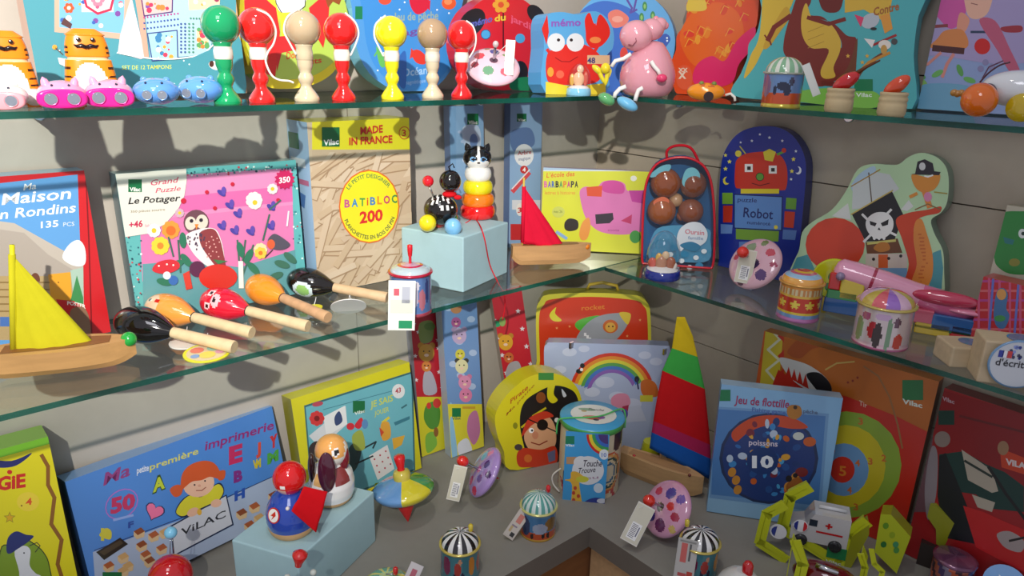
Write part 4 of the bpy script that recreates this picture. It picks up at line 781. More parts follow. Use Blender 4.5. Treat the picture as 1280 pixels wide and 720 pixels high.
# rainbow case
f = Face(on(690, 556, Z3), on(838, 568, Z3), top=(760, 430), lean=4, thick=.035)
O = [(690, 548), (682, 480), (680, 438), (684, 430), (692, 428), (760, 430), (828, 432), (838, 437), (842, 470), (838, 556)]
cutout(f, O, '#a9b6d2', '#8a98b8', n=3)
for x, y, r in ((712, 440, 9), (730, 436, 7), (806, 444, 8), (820, 452, 8), (756, 478, 12), (740, 490, 10), (772, 496, 11), (700, 462, 8), (790, 505, 12)): f.ell(x, y, r, r*.6, '#c3cbe0')
for i, c in enumerate(['#cf3a24', '#e08a2c', '#d9d03a', '#5aa050', '#4a76c0', '#8a62b0']):
    R_ = 52-i*4.2; f.poly([(765+R_*1.02*cos(a), 492-R_*.98*sin(a)) for a in [.35+i*.02+(2.55-.05)*k/18 for k in range(19)]]+[(765+(R_-4.4)*1.02*cos(a), 492-(R_-4.4)*.98*sin(a)) for a in [2.85-(2.5)*k/18 for k in range(19)]], c)
f.ell(724, 464, 4, 3, '#222222'); f.ell(728, 457, 3, None, '#222222'); f.ell(727, 462, 2, None, '#f0f0f0'); f.ell(796, 474, 3, 4, '#222222'); f.line([(796, 474), (798, 486)], 2, '#2a2a5a'); f.smooth([(801, 478), (810, 474), (820, 480), (822, 495), (804, 494)], '#c86a2a'); f.rect(800, 494, 816, 502, '#c9c43a')
f.smooth([(764, 498), (772, 492), (784, 493), (788, 504), (780, 510), (766, 507)], '#d88aa4'); f.poly([(778, 508), (786, 506), (784, 524), (776, 524)], '#a8284a'); f.poly([(786, 508), (800, 506), (808, 526), (782, 528)], '#bcc4d8'); f.ell(781, 517, 4, 6, '#5a4aa0')
t = f.mb; t_ = thing('lunch_case', 'pale blue case with a rainbow and clouds, in front of the rocket case', 'case', t.o); t.build('body', 'card', t_)
for q_ in ((.12, .97), (.88, .97)):
    b = MB(); b.o = t.o; b.box(tuple(f.P(f.w*q_[0], f.h*q_[1], .002)), (.012, .004, .014), '#d0d4da'); b.build('latch', 'metal', t_, 'small metal latch')

# blue windowed fishing game box
f = Face(on(883, 640, Z3), on(1027, 662, Z3), top=(960, 487), lean=4, thick=.03)
f.body('#86b6dc', '#7fa8cc', '#6a92b8', '#a8c4dc')
f.poly([(891, 508), (1036, 517), (1026, 640), (887, 622)], '#6f9cc8'); f.poly([(893, 511), (1032, 520), (1023, 632), (889, 618)], '#4b7eb8')
f.poly([(884, 622), (1030, 641), (1030, 665), (884, 645)], '#8fbcdc')
f.ell(961, 573, 62, 57, '#26355a'); f.ell(961, 573, 58, 54, '#233c78')
f.smooth([(915, 540), (936, 524), (960, 519), (990, 522), (1010, 534), (990, 536), (960, 532), (936, 540), (920, 552)], '#c84a24')
random.seed(8)
for i in range(70):
    a = random.uniform(0, 6.28); r_ = random.uniform(5, 50); x, y = 961+r_*cos(a), 573+r_*sin(a)*.93
    f.ell(x, y, random.uniform(2, 6), random.uniform(2, 5), random.choice(['#2f6ab0', '#3a86c4', '#1f3a72', '#c8602a', '#b8c8dc', '#27508e', '#4aa0d0', '#d8a03a', '#7a2a3a']), rot=a)
f.ell(953, 576, 20, 17, '#1f3a72'); f.text('10', 940, 584, 967, 584, 14, '#e8eef4', .045); f.text('poissons', 936, 556, 972, 558, 7, '#d0c8d8', .02)
for x, y in ((920, 600), (915, 590), (922, 612), (994, 596), (985, 608)): f.ell(x, y, 5, 6, '#c88a34', .4)
f.ell(1002, 590, 8, 6, '#7a2420'); f.ell(1012, 552, 8, 6, '#c8602a'); f.ell(998, 545, 7, 5, '#c8d0c8'); f.rect(895, 487, 913, 501, '#1b7a4a'); f.text('Jeu de flottille', 918, 504, 986, 510, 10, '#a02a5a', .015, slant=.15); f.text('Fishing game', 940, 514, 982, 518, 5, '#4a6ab0', .01); f.smooth([(984, 510), (990, 506), (1000, 508), (1002, 518), (994, 524), (985, 520)], '#b87a2a'); f.ell(994, 509, 2.5, None, '#3a2a1a'); f.text('pêche', 1004, 516, 1022, 518, 5, '#5a6a8a', .01)
f.smooth([(984, 604), (998, 596), (1004, 606), (996, 616), (984, 614)], '#9a5a1c'); f.ell(986, 598, 4, None, '#1d1a1e'); f.ell(994, 594, 3, None, '#1d1a1e')
f.thing('fishing_game_box', 'light blue window box with a round dark blue picture numbered ten', 'box')

# archery target box
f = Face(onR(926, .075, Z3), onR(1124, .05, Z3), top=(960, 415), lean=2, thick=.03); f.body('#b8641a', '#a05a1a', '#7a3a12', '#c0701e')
f.poly([(945, 400), (958, 404), (950, 480), (946, 520), (944, 640), (936, 640)], '#c85a1e'); f.poly([(958, 404), (980, 406), (972, 500), (966, 560), (946, 560), (950, 480)], '#cdb92e')
f.line([(962, 410), (975, 424), (960, 437), (974, 450), (958, 463), (971, 478), (955, 492)], 3, '#d8d8b8')
for y in (420, 445, 468): f.poly([(980, y-8), (972, y), (980, y+8)], '#c0301a')
f.poly([(955, 640), (962, 490), (973, 462), (1000, 480), (1060, 496), (1120, 520), (1170, 545), (1160, 700), (955, 700)], '#c02818')
f.smooth([(974, 448), (992, 450), (1014, 458), (1034, 474), (1040, 490), (1030, 496), (1006, 486), (986, 470)], '#d0d0ce'); f.smooth([(1008, 468), (1024, 466), (1038, 480), (1039, 494), (1030, 495), (1018, 484)], '#1d1a1c')
for i in range(4): f.poly([(982+i*7, 470+i*4), (986+i*7, 458+i*3), (990+i*7, 474+i*4)], '#c02818')
f.smooth([(1000, 422), (1018, 416), (1050, 418), (1046, 430), (1016, 436), (1000, 448), (984, 440)], '#a84e16'); f.line([(1032, 462), (1046, 454), (1068, 452)], 2, '#c8a858')
for x, y in ((1060, 478), (1066, 476), (1072, 472)): f.ell(x, y, 1.5, None, '#8a2a10')
f.line([(1080, 458), (1098, 470), (1112, 496), (1122, 530), (1128, 560)], 2.2, '#9a6a3a'); f.rect(1128, 475, 1154, 500, '#24703c'); f.text('Vilac', 1128, 504, 1153, 510, 6, '#d8e0d4', .03)
f.ell(1058, 581, 69, 67, '#8aa838'); f.ell(1057, 583, 50, 52, '#c8b822'); f.ell(1055, 587, 31, 33, '#6a96c0'); f.ell(1053, 587, 15.5, 16.5, '#c8301c')
f.text('5', 1049, 594, 1058, 595, 12, '#d8802a', .02)
for x, y, ch in ((1041, 562, '4'), (1072, 578, '4'), (1062, 612, '4'), (1033, 590, '4'), (1088, 576, '3'), (1070, 633, '3'), (1105, 572, '2'), (1076, 526, '3')): f.text(ch, x-3, y+4, x+3, y+5, 8, '#c86a2a', .03)
f.text('Tir', 1074, 506, 1084, 510, 6, '#d8b8a0', .02)
f.thing('target_game_box', 'large orange and red box with a round green and yellow archery target', 'box')

# dark red tractor box
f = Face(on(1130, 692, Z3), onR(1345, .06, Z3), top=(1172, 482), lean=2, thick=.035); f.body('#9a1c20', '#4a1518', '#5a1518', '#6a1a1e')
f.poly([(1162, 478), (1172, 482), (1158, 640), (1142, 640)], '#6a4a50')
f.poly([(1172, 486), (1290, 520), (1290, 620), (1164, 590)], '#8a1418'); f.text('Vilac', 1178, 500, 1193, 505, 5, '#b89aa4', .03); f.rect(1173, 513, 1193, 531, '#0e3a30'); f.line([(1200, 520), (1280, 540)], 3, '#6a1a1a')
f.ell(1178, 549, 10, 10, '#8a7a72'); f.poly([(1174, 568), (1204, 564), (1232, 580), (1256, 590), (1280, 608), (1280, 640), (1240, 636), (1220, 618), (1180, 612)], '#153a34'); f.poly([(1202, 562), (1226, 578), (1240, 588), (1248, 614), (1240, 616), (1210, 600)], '#b4aa98'); f.line([(1206, 576), (1240, 596)], 3, '#26342e'); f.poly([(1215, 618), (1244, 628), (1240, 640), (1222, 634)], '#b4aa98'); f.poly([(1174, 570), (1182, 566), (1196, 600), (1212, 640), (1220, 680), (1180, 672), (1172, 620)], '#12181c')
f.poly([(1204, 632), (1230, 640), (1256, 652), (1290, 666), (1290, 720), (1250, 700), (1220, 684)], '#c02224'); f.line([(1236, 584), (1258, 618), (1290, 660)], 4, '#1a1a1c'); f.poly([(1250, 560), (1290, 576), (1290, 596), (1252, 584)], '#c8401e'); f.text('VILAC', 1257, 580, 1290, 588, 7, '#d8c8c8', .05); f.ell(1254, 560, 7, 9, '#a07a5a'); f.smooth([(1246, 668), (1262, 664), (1280, 676), (1276, 690), (1256, 684)], '#a89a98'); f.line([(1262, 676), (1280, 672)], 3, '#2a2426'); f.smooth([(1164, 560), (1172, 568), (1170, 620), (1160, 650), (1156, 610)], '#8a8084')
f.thing('toy_vehicle_box', 'dark red box with a green toy vehicle picture, far right of the counter', 'box')
# ================================================================ toy helpers
class Toy:
    def __init__(s, name, label, cat, P, group=None, rz=None):
        s.P = Vector(P); s.s = mpp(P); s.px, s.py = proj(P); s.rz = (face_cam(s.P)+pi/2) if rz is None else rz
        s.k = hgt(s.P, s.py-40)/(40*s.s); s.r = thing(name, label, cat, P, group, s.rz)
    def q(s, x, y, d=0): return Vector(((x-s.px)*s.s, d, (s.py-y)*s.s*s.k))
    def w(s, P):    # world point -> local
        return Matrix.Rotation(-s.rz, 3, 'Z') @ (Vector(P)-s.P)
    def part(s, name, kind, mb, label=None, parent=None): return mb.build(name, kind, parent or s.r, label)
def loft(mb, secs, col, seg=28, ex=2.0, M=None, fn=None, smooth=True):
    """secs: (z, rx, ry, cx, cy); rings of superellipses"""
    vs = []; fs = []; cs = []
    for z, rx, ry, cx, cy in secs:
        for i in range(seg):
            t = 2*pi*i/seg; c, q = cos(t), sin(t)
            vs.append((cx+rx*math.copysign(abs(c)**(2/ex), c), cy+ry*math.copysign(abs(q)**(2/ex), q), z))
    for j in range(len(secs)-1):
        for i in range(seg):
            k = (i+1) % seg; fs.append((j*seg+i, j*seg+k, (j+1)*seg+k, (j+1)*seg+i))
            m = [(vs[a][n]+vs[b][n])/2 for n in range(3) for a, b in ((j*seg+i, (j+1)*seg+k),)]
            cs.append((fn(*m) if fn else None) or col)
    fs.append(tuple(range(seg))[::-1]); cs.append(col); fs.append(tuple((len(secs)-1)*seg+i for i in range(seg))); cs.append((fn(*[sum(v[n] for v in vs[-seg:])/seg for n in range(3)]) if fn else None) or col)
    mb.add(vs, fs, cs, smooth, M)
def axisM(P, ax):     # matrix taking local z to axis ax at P
    return Matrix.Translation(P) @ Vector(ax).to_track_quat('Z', 'Y').to_matrix().to_4x4()
def frontdisc(mb, c, r, col, ry=None, d=0, n=16, M=None):   # flat disc facing -Y
    ry = ry or r; mb.add([(c[0]+r*cos(2*pi*i/n), c[1]-d, c[2]+ry*sin(2*pi*i/n)) for i in range(n)], [tuple(range(n))], col, False, M)
clear = lambda: glassmat('clear_plastic', (.97, .98, .985), .7, .07)

# ---------------------------------------------------------------- cup-and-ball toys
def cup_and_ball(px, col, ballc, label, string, dep=.165, collar='#e9e4d8'):
    P = onL(px, dep, Z1); R = .0247; T = Toy('cup_and_ball', label, 'toy', P, 'cup-and-ball toys on the upper shelf')
    b = MB(); b.lathe([(r*R, z*R) for r, z in ((.70, 0), (.73, .08), (.73, .2), (.66, .32), (.5, .55), (.34, .75), (.30, .9), (.36, 1.02), (.44, 1.2), (.44, 1.36), (.34, 1.55), (.31, 1.62), (.38, 1.8), (.44, 2.0), (.45, 2.3))], col, 26); T.part('stem', 'gloss', b)
    b = MB(); b.lathe([(r*R, z*R) for r, z in ((.45, 2.3), (.49, 2.36), (.49, 2.75), (.44, 2.95), (.5, 3.1), (.52, 3.2), (.44, 3.18))], lambda u, z, r: collar if z < 2.9*R else col, 26); T.part('collar', 'gloss', b, 'white collar')
    b = MB(); b.sphere((0, 0, 4.02*R), R, ballc, 32, 20); T.part('ball', 'gloss', b)
    if string:
        b = MB(); pts = [(x*R, y*R, z*R) for x, y, z in string]; b.tube(spline(pts, 5, False), .0014, '#ece8e0', 6); T.part('string', 'cloth', b, 'white cotton string')
    return T
cup_and_ball(285, '#12945a', '#12915a', 'green glossy cup-and-ball toy, leftmost of the row', None, dep=.18)
cup_and_ball(328, '#e0211f', '#e0211f', 'red cup-and-ball toy with its string curling onto the shelf', [(.1, -.5, 4.9), (.7, -.75, 4.6), (1.0, -.5, 3.9), (.85, -.4, 3.2), (.5, -.4, 2.7), (.35, -.5, 2.2), (.6, -.6, 1.5), (1.0, -.7, 1.25), (1.5, -.7, 1.2), (1.75, -.7, 1.1)])
cup_and_ball(384, '#c8b99a', '#b8a282', 'plain wood cup-and-ball toy with a string round the left of its ball, before the drum', [(-.2, -.3, 5.05), (-.8, -.4, 4.6), (-1.03, -.3, 3.9), (-.8, -.35, 3.3), (-.45, -.35, 2.6)], collar='#c8b99a')
cup_and_ball(430, '#dc1d1c', '#dc1d1c', 'red cup-and-ball toy between the plain wood and yellow ones', [(.3, -.3, 5.0), (.85, -.4, 4.5), (1.03, -.3, 3.9), (.85, -.35, 3.3), (.5, -.35, 2.6)])
cup_and_ball(491, '#e8dc18', '#e8dc18', 'yellow glossy cup-and-ball toy', [(-.3, -.3, 5.0), (-.9, -.3, 4.5), (-1.03, -.3, 3.8), (-.8, -.4, 3.2), (-.5, -.35, 2.6)])
cup_and_ball(541, '#c8ba9e', '#a58a6c', 'plain wood cup-and-ball toy with a brownish ball, right of the yellow one', None, collar='#d8d0c0')
cup_and_ball(577, '#d81c1c', '#d81c1c', 'red cup-and-ball toy next to the metal spinning top, rightmost of the row', [(.3, -.4, 4.95), (.75, -.5, 4.6), (.95, -.5, 3.9), (.85, -.4, 3.2), (.5, -.35, 2.6)])

# ---------------------------------------------------------------- tigers and animal torches
def tiger(px, label, dep=.14):
    P = onL(px, dep, Z1); T = Toy('tiger_torch', label, 'toy', P, 'orange tiger torches'); s = T.s
    def fn(x, y, z):
        X, Zz = x/s, z/s
        if y < 0 and (X/18)**2+((Zz-24)/27)**2 < 1: return '#e8e6e2'
        if y < 0 and Zz > 54 and Zz < 57: return '#f0c090'
        if abs(X) > 20 and y < 6*s and any(abs(Zz-q_) < 1.5 for q_ in (15, 26, 34, 44, 62, 68)): return '#3a1c10'
    secs = []
    for i in range(113):
        z = i*.8
        w_ = 31-6.5*(z/56)**1.5 if z < 54 else (22 if z < 57 else 24-2.2*((z-60)/16)**2 if z < 82 else 22.5-(z-82)*1.4)
        if z < 4: w_ = 29
        secs.append((z*s, w_*s, w_*.62*s, 0, 0))
    b = MB(); loft(b, secs, '#ee8518', 72, 3.0, fn=fn); T.part('body', 'plastic', b)
    b = MB(); y = -15.5*s
    for e in (-1, 1):
        b.tube([(0, y, 68*s), (e*5*s, y, 70*s), (e*10*s, y*.97, 69*s), (e*13*s, y*.9, 71*s)], [2.4*s, 2.6*s, 2*s, .6*s], '#1c1214', 8); 
    T.part('moustache', 'plastic', b, 'black moustache')
    for e in (-1, 1):
        b = MB(); frontdisc(b, (e*7.5*s, y*1.0, 77*s), 2.6*s, '#241610', d=.0006); frontdisc(b, (e*7.5*s-.6*s, y, 78*s), .8*s, '#ffffff', d=.001); T.part('eye', 'plastic', b, 'dark eye')
tiger(19, 'orange tiger torch with a moustache, cut by the left edge of the photo')
tiger(119, 'orange tiger torch with a moustache, standing behind the pink torches')
def animal_torch(px, top, snoutc, ls, label, ears, sc=1.0, dep=.185, snout=True, yaw=0, cx=0):
    P = onL(px, dep, Z1); T = Toy('animal_torch', label, 'torch', P, 'small animal torches', rz=face_cam(onL(px, dep, Z1))+pi/2+yaw); s = T.s*sc
    b = MB(); b.sphere((0, 4*s, 17*s), (27*s, 24*s, 16.5*s), top, 30, 18); T.part('body', 'gloss', b)
    if snout:
        b = MB(); M = Matrix.Translation((0, 0, 12.5*s)) @ Matrix.Rotation(pi/2, 4, 'X')
        loft(b, [(12*s, 27*s, 11*s, 0, 0), (22*s, 27*s, 11.6*s, 0, 0), (24*s, 25.5*s, 10.5*s, 0, 0), (24.4*s, 24*s, 9.4*s, 0, 0)], snoutc, 36, 2.8, M=M); sn = T.part('snout', 'gloss', b)
        ly, lz = -24.6*s, 12.5*s; L = 12
    else: sn = None; ly, lz = -19.5*s, 14*s; L = 8.5
    for e in (-1, 1):
        M = Matrix.Translation((e*L*s, ly, lz)) @ Matrix.Rotation(pi/2, 4, 'X'); q_ = 1 if snout else .78
        b = MB(); b.lathe([(8*s*q_, -2*s), (8*s*q_, .8*s), (7*s*q_, 1.2*s), (6.6*s*q_, 0)], snoutc, 20, M); b.lathe([(6.9*s*q_, .9*s), (3*s*q_, -1.2*s), (.01*s, -1.5*s)][::-1], lambda u, z, r: '#f0f2f6' if int(u*10) % 3 else '#8d93a0', 20, M); ln = T.part('lens', 'tin', b, 'silver torch reflector')  # white and grey wedges paint highlights into the reflector colour
        b = MB(); b.sphere((e*L*s, ly-.4*s, lz), (6.4*s*q_, 2.2*s, 6.4*s*q_), '#ffffff', 14, 8); o_ = b.build('bulb', clear(), ln)
    for e in (-1, 1):
        b = MB()
        if ears == 'pig': b.lathe([(5.5*s, 0), (4*s, 6*s), (.4*s, 10*s)], top, 10, Matrix.Translation((e*15*s, -2*s, 28*s)) @ Matrix.Rotation(e*.25, 4, 'Y'))
        else: b.sphere((e*13*s, 6*s, 31*s), (4*s, 3*s, 3.6*s), top, 12, 8)
        T.part('ear', 'gloss', b)
        b = MB(); b.sphere((e*9*s, -13*s, 28*s), 1.6*s, '#1c2440', 8, 6); T.part('eye', 'gloss', b, 'black bead eye')
    return T
animal_torch(80, '#e096ba', '#d8208c', 0, 'light pink pig torch with magenta snout and two round lenses, nearest the white torch', 'pig')
animal_torch(139, '#e09aba', '#d8208c', 0, 'light pink pig torch with magenta snout, touching the blue torches', 'pig')
animal_torch(197, '#5b93da', '#5b93da', 0, 'sky blue hippo torch beside the pink torches', 'hippo', 1.0, snout=False, yaw=-.1)
animal_torch(251, '#5b95dc', '#5b95dc', 0, 'sky blue hippo torch beside the green cup-and-ball', 'hippo', 1.0, snout=False, yaw=-.35, dep=.175)
T = animal_torch(8, '#e6ddd8', '#e89aa4', 0, 'white cow torch with pink snout at the far left of the upper shelf', 'hippo', .95, yaw=-.2)
P = onL(42, .15, Z1); T = Toy('animal_torch', 'small white and cream animal torch seen from behind, right of the cow torch', 'torch', P, 'small animal torches'); s = T.s
b = MB(); b.sphere((0, 0, 12*s), (14*s, 16*s, 12*s), '#ddd0c8', 20, 14, fn=lambda x, y, z: '#d8a8a8' if z > .75 else None); T.part('body', 'gloss', b)
b = MB(); b.tube([(-9*s, -14*s, 0), (-10*s, -15*s, 14*s), (-6*s, -14*s, 18*s)], 3*s, '#e8e4e0', 8); T.part('strap', 'plastic', b, 'white wrist strap')

# ---------------------------------------------------------------- metal spinning tops with tags
def metal_top(C_, R, ax, base, spots, knobc, label, tagp=None, knobd=1.7, floorz=None, seg=110, kr=.19, dome=.30, knobbed=True):
    """C_: world centre of the disc, ax: world axis towards the knob"""
    ax = Vector(ax).normalized(); T = Toy('spinning_top', label, 'spinning top', (C_.x, C_.y, floorz), 'metal spinning tops', rz=0); M = axisM(C_-T.P, ax)
    iM = None
    def fn(u, z, r):
        a = 2*pi*u; X, Y = r*cos(a)/R, r*sin(a)/R
        if z < 0: return spots[0][4] if len(spots[0]) > 4 else base
        for sx, sy, sr, c_ in [q_[:4] for q_ in spots]:
            if (X-sx)**2+(Y-sy)**2 < sr*sr: return c_
        return base
    b = MB(); prof = [(.001, -.36*R), (.12*R, -.34*R)]+[(R*sin(t_*pi/2), -dome*R*cos(t_*pi/2)) for t_ in [.2, .4, .6, .75, .88, .96]]+[(R, 0), (R*1.01, .01*R), (R, .02*R)]+[(R*cos(t_*pi/2), .02*R+dome*R*sin(t_*pi/2)) for t_ in [.05, .1, .16, .22, .3, .4, .5, .6, .7, .8, .9, .96]]
    b.lathe(prof, fn, seg, M, sub=R*.04); T.part('body', 'foil', b)
    b = MB(); b.lathe([(.05*R, .28*R), (.05*R, (.62+knobd*.2)*R)], '#b0b4b8', 12, M); st = T.part('stem', 'metal', b, 'thin metal stem')
    b = MB(); b.sphere((0, 0, (.5+knobd*.3)*R), (kr*R*1.1, kr*R*1.1, kr*R*1.25), knobc, 16, 12, M); b.build('knob', 'gloss', st, 'red wooden knob')
    b = MB(); b.lathe([(.10*R, -.30*R), (.08*R, -.5*R), (.01*R, -.66*R)][::-1], '#b02020', 12, M); T.part('tip', 'gloss', b, 'red tip')
    if tagp:
        W_, w_, h_, tl, rl, rz_ = tagp
        swing_tag(T.w(W_), w_, h_, tilt=tl, roll=rl, rz=rz_).build('price_tag', 'card', T.r, 'cream price tag with a barcode')
        b = MB(); b.tube([tuple(T.w(W_)+Vector((0, 0, h_*.45))), tuple(M @ Vector((0, 0, .5*R)))], .0005, '#e8e8e8', 4); T.part('tie', 'plastic', b, 'thin clear tie')
    return T
def dirpx(dx, dy, tow): return RT*dx-UP*dy-FW*tow
SP_pink = [(.1, .55, .18, '#3c3c8c'), (-.5, .3, .2, '#c83a4a'), (.6, 0, .18, '#54306e'), (-.25, -.5, .2, '#6a9a78'), (.35, -.55, .16, '#d85a6a'), (-.7, -.15, .14, '#8a2a3a'), (-.15, .8, .12, '#7a8a5a'), (.75, .45, .1, '#a83a5a'), (0, 0, .16, '#5a3a4a'), (.45, .35, .08, '#7a9a5a'), (-.75, .5, .09, '#e8b0a0')]
Cw = above(onL(616, .15, Z1), 616, 84)
metal_top(Cw, .048, dirpx(.12, -.55, .8), '#e6bccb', SP_pink, '#c8b8b8', 'pink metal spinning top with flower spots leaning on the ladybird box', (above(onL(637, .19, Z1), 637, 72), .016, .058, -.1, .05, face_cam(Cw)), floorz=Z1, kr=.1)

# ---------------------------------------------------------------- small snow globe
def snow_globe(P, R, basec, baseh, domeh, label, bits, seed=1):
    T = Toy('snow_globe', label, 'snow globe', P, 'snow globes'); b = MB()
    b.lathe([(R*1.04, 0), (R*1.08, baseh*.15), (R*1.02, baseh*.9), (R*.97, baseh)], basec, 32); T.part('base', 'gloss', b)
    b = MB(); random.seed(seed); b.lathe([(R*.9, baseh), (R*.7, baseh+.004), (.001, baseh+.006)], '#e8e6e4', 24); T.part('snow', 'matte', b, 'white snow')
    for (kind, x, z, w_, h_, c_) in bits:
        b = MB(); b.sphere((x*R, -.1*R, baseh+.004+z*domeh), (w_*R, w_*R*.6, h_*R), c_, 14, 10); T.part(kind, 'gloss', b)
    b = MB(); pr = [(R*.95, baseh), (R*.97, baseh+.3*domeh)]+[(R*.97*cos(t*pi/2), baseh+(.3+.7*sin(t*pi/2))*domeh) for t in [.15, .3, .45, .6, .75, .88, .97]]
    b.lathe(pr, '#ffffff', 32); o = b.build('dome', clear(), T.r, 'clear dome')
    return T
snow_globe(onL(723, .182, Z1), .0225, '#7fc0de', .013, .045, 'small clear dome on a light blue base, in front of the crab box', [('figure_body', -.05, .28, .5, .6, '#e8b890'), ('figure_head', .05, .68, .3, .36, '#e8c0a0'), ('figure', .55, .3, .22, .6, '#c8584a'), ('figure', -.6, .25, .22, .5, '#d8a848')])
# ---------------------------------------------------------------- pink hippo with dangling legs
P = onR(806, .165, Z1); T = Toy('hippo_figure', 'pink hippo figure sitting on the shelf edge, legs dangling', 'toy', P); s = T.s; q = T.q
b = MB(); loft(b, [(z*s, r*s, r*.92*s, cx*s, 0) for z, r, cx in ((0.5, 20, 1), (3, 27, 1), (9, 31.5, 1), (18, 34, 1), (27, 34, 1), (36, 32, 1), (45, 27.5, 2), (53, 22, 3), (59, 17, 4), (64, 11, 6), (66, 5, 6))], '#d996a4', 36); T.part('body', 'gloss', b)
b = MB(); b.sphere(tuple(q(790, 46, -10*s)), (20*s, 17*s, 18*s), '#dc9aa6', 30, 20); b.sphere(tuple(q(808, 38, -2*s)), (15*s, 14*s, 13*s), '#dc9aa6', 28, 18); b.sphere(tuple(q(817, 32, 0)), (9*s, 9*s, 8.5*s), '#dc9aa6', 20, 14)
hd = T.part('head', 'gloss', b)
for x, y in ((812, 26), (824, 33)):
    b = MB(); b.sphere(tuple(q(x, y, 0)), (4*s, 3.4*s, 4.4*s), '#e08a98', 12, 8); b.build('ear', 'gloss', hd)
b = MB(); b.tube([q(782, 57, -24*s), q(787, 58, -26*s), q(791, 53, -27*s), q(790, 49, -27*s)], .0009, '#8a4a5a', 6); b.build('mouth', 'plastic', hd, 'thin drawn mouth')
for pts, nm, hand, hc, hr in (([(786, 68), (778, 74), (768, 77), (764, 84)], 'arm', (757, 86), '#e0c81a', (6, 6, 6.5)), ([(810, 76), (814, 82), (819, 87), (822, 92)], 'arm', (824, 96), '#dc3a6a', (6.5, 5, 5))):
    b = MB(); b.tube([q(x, y, -34*s) for x, y in pts], 2.4*s, '#ece8e4', 8); a_ = T.part(nm, 'cloth', b, 'white rope arm'); b = MB(); b.sphere(tuple(q(*hand, -36*s)), tuple(v*s for v in hr), hc, 16, 10); b.build('hand', 'gloss', a_)
for pts, sh, c_ in (([(783, 107), (776, 110), (771, 116), (770, 121)], (761, 122, 11, 9), '#5aa468'), ([(803, 108), (798, 111), (796, 118), (795, 124)], (786, 127, 14, 8.5), '#6ab4dc')):
    b = MB(); b.tube([q(x, y, -42*s) for x, y in pts], 2.6*s, '#eeeae6', 8); a_ = T.part('leg', 'cloth', b, 'white rope leg')
    b = MB(); M = Matrix.Translation(q(sh[0], sh[1]+1, -46*s)) @ Matrix.Rotation(.45, 4, 'Y'); b.sphere((0, 0, 0), (sh[2]*s, 9*s, 7*s), c_, 18, 10, M); b.build('shoe', 'gloss', a_, 'green shoe' if c_ == '#5aa468' else 'light blue shoe')
hb = MB()
for x, y, w_, h_, c_, an in ((752, 95, 3, 11, '#dccc28', .5), (759, 96, 3, 11, '#e0d02a', -.1), (747, 88, 4, 8, '#dccc28', .9), (755, 92, 2, 10, '#7a4a9a', .2)):
    M = Matrix.Translation(q(x, y, -33*s)) @ Matrix.Rotation(-an, 4, 'Y'); hb.sphere((0, 0, 0), (w_*s, w_*s, h_*s), c_, 10, 8, M)
T.part('flower_bunch', 'gloss', hb, 'yellow and purple flower bunch in its hand')
P = onR(881, .155, Z1); T = Toy('wooden_fish', 'orange wooden fish clicker toy with a white cord', 'toy', P); s = T.s
b = MB(); b.sphere((0, 0, 11*s), (23*s, 11*s, 11*s), '#ee9214', 26, 16, fn=lambda x, y, z: '#c8601a' if (abs(x+.2) < .12 and z > .5) or (abs(x-.3) < .12 and z > .5) else None); T.part('body', 'gloss', b)
b = MB(); frontdisc(b, (4*s, -11*s, 6*s), 6*s, '#2a1208', d=.001); T.part('mouth', 'gloss', b, 'dark round mouth')
b = MB(); b.tube([(24*s, -2*s, 8*s), (30*s, -3*s, 10*s), (35*s, -4*s, 6*s), (36*s, -5*s, 1.5*s)], 1.7*s, '#ece6dc', 6); T.part('cord', 'cloth', b)
for e in (-6, 9):
    b = MB(); b.sphere((e*s, -3*s, 21*s), (3.2*s, 3*s, 3*s), '#7a8a3a', 10, 8); T.part('eye', 'gloss', b, 'olive eye')

# ---------------------------------------------------------------- tins (music boxes)
def tin(P, R, H, body, dome, rimc, domef, dh, crank, label, tagp=None, kind='crank_tin', cat='tin', seg=108, group='round crank tins'):
    T = Toy(kind, label, cat, P, group); b = MB()
    b.lathe([(R, 0), (R*1.02, H*.02), (R*1.02, H*.06), (R, H*.08), (R, H*.94)], body if callable(body) else body, seg, sub=R*.06); T.part('body', 'tin', b)
    b = MB(); b.lathe([(R, H*.94), (R*1.07, H*.945), (R*1.09, H*.97), (R*1.07, H), (R*.97, H)], rimc, seg); T.part('rim', 'tin', b)
    b = MB(); b.lathe([(R*.97*cos(t*pi/2), H+dh*sin(t*pi/2)) for t in [0, .1, .2, .32, .44, .56, .68, .8, .9, .97]]+[(.001, H+dh)], domef, seg); T.part('lid', 'foil', b)
    if crank:
        cx, cz, cc = crank
        b = MB(); b.tube([(0, 0, H+dh*.9), (0, 0, H+dh*1.12), (cx*R*.9, -.1*R, H+dh*1.14)], .0011, '#c0c4c8', 6); k = T.part('crank', 'metal', b, 'thin metal crank')
        b = MB(); b.lathe([(.003, 0), (.0042, .003), (.0042, .012), (.002, .014)], cc, 12, Matrix.Translation((cx*R*.9, -.1*R, H+dh*1.14))); b.build('knob', 'gloss', k)
    if tagp:
        x, y, d, w_, h_, tl, rl, col, dark = tagp
        mbt = swing_tag(T.q(x, y, d), w_, h_, tilt=tl, roll=rl, rz=-pi/2, col=col, bar=False); w2 = mbt
        T.part('price_tag', 'card', mbt, 'paper price tag')
        M = Matrix.Translation(T.q(x, y, d)) @ Matrix.Rotation(tl, 4, 'X') @ Matrix.Rotation(rl, 4, 'Y'); b = MB(); yy = -.0009
        for (x0, z0, x1, z1, c_) in dark: b.add([(x0*w_, yy, z0*h_), (x1*w_, yy, z0*h_), (x1*w_, yy, z1*h_), (x0*w_, yy, z1*h_)], [(0, 1, 2, 3)], c_, False, M)
        T.part('tag_print', 'card', b)
    return T
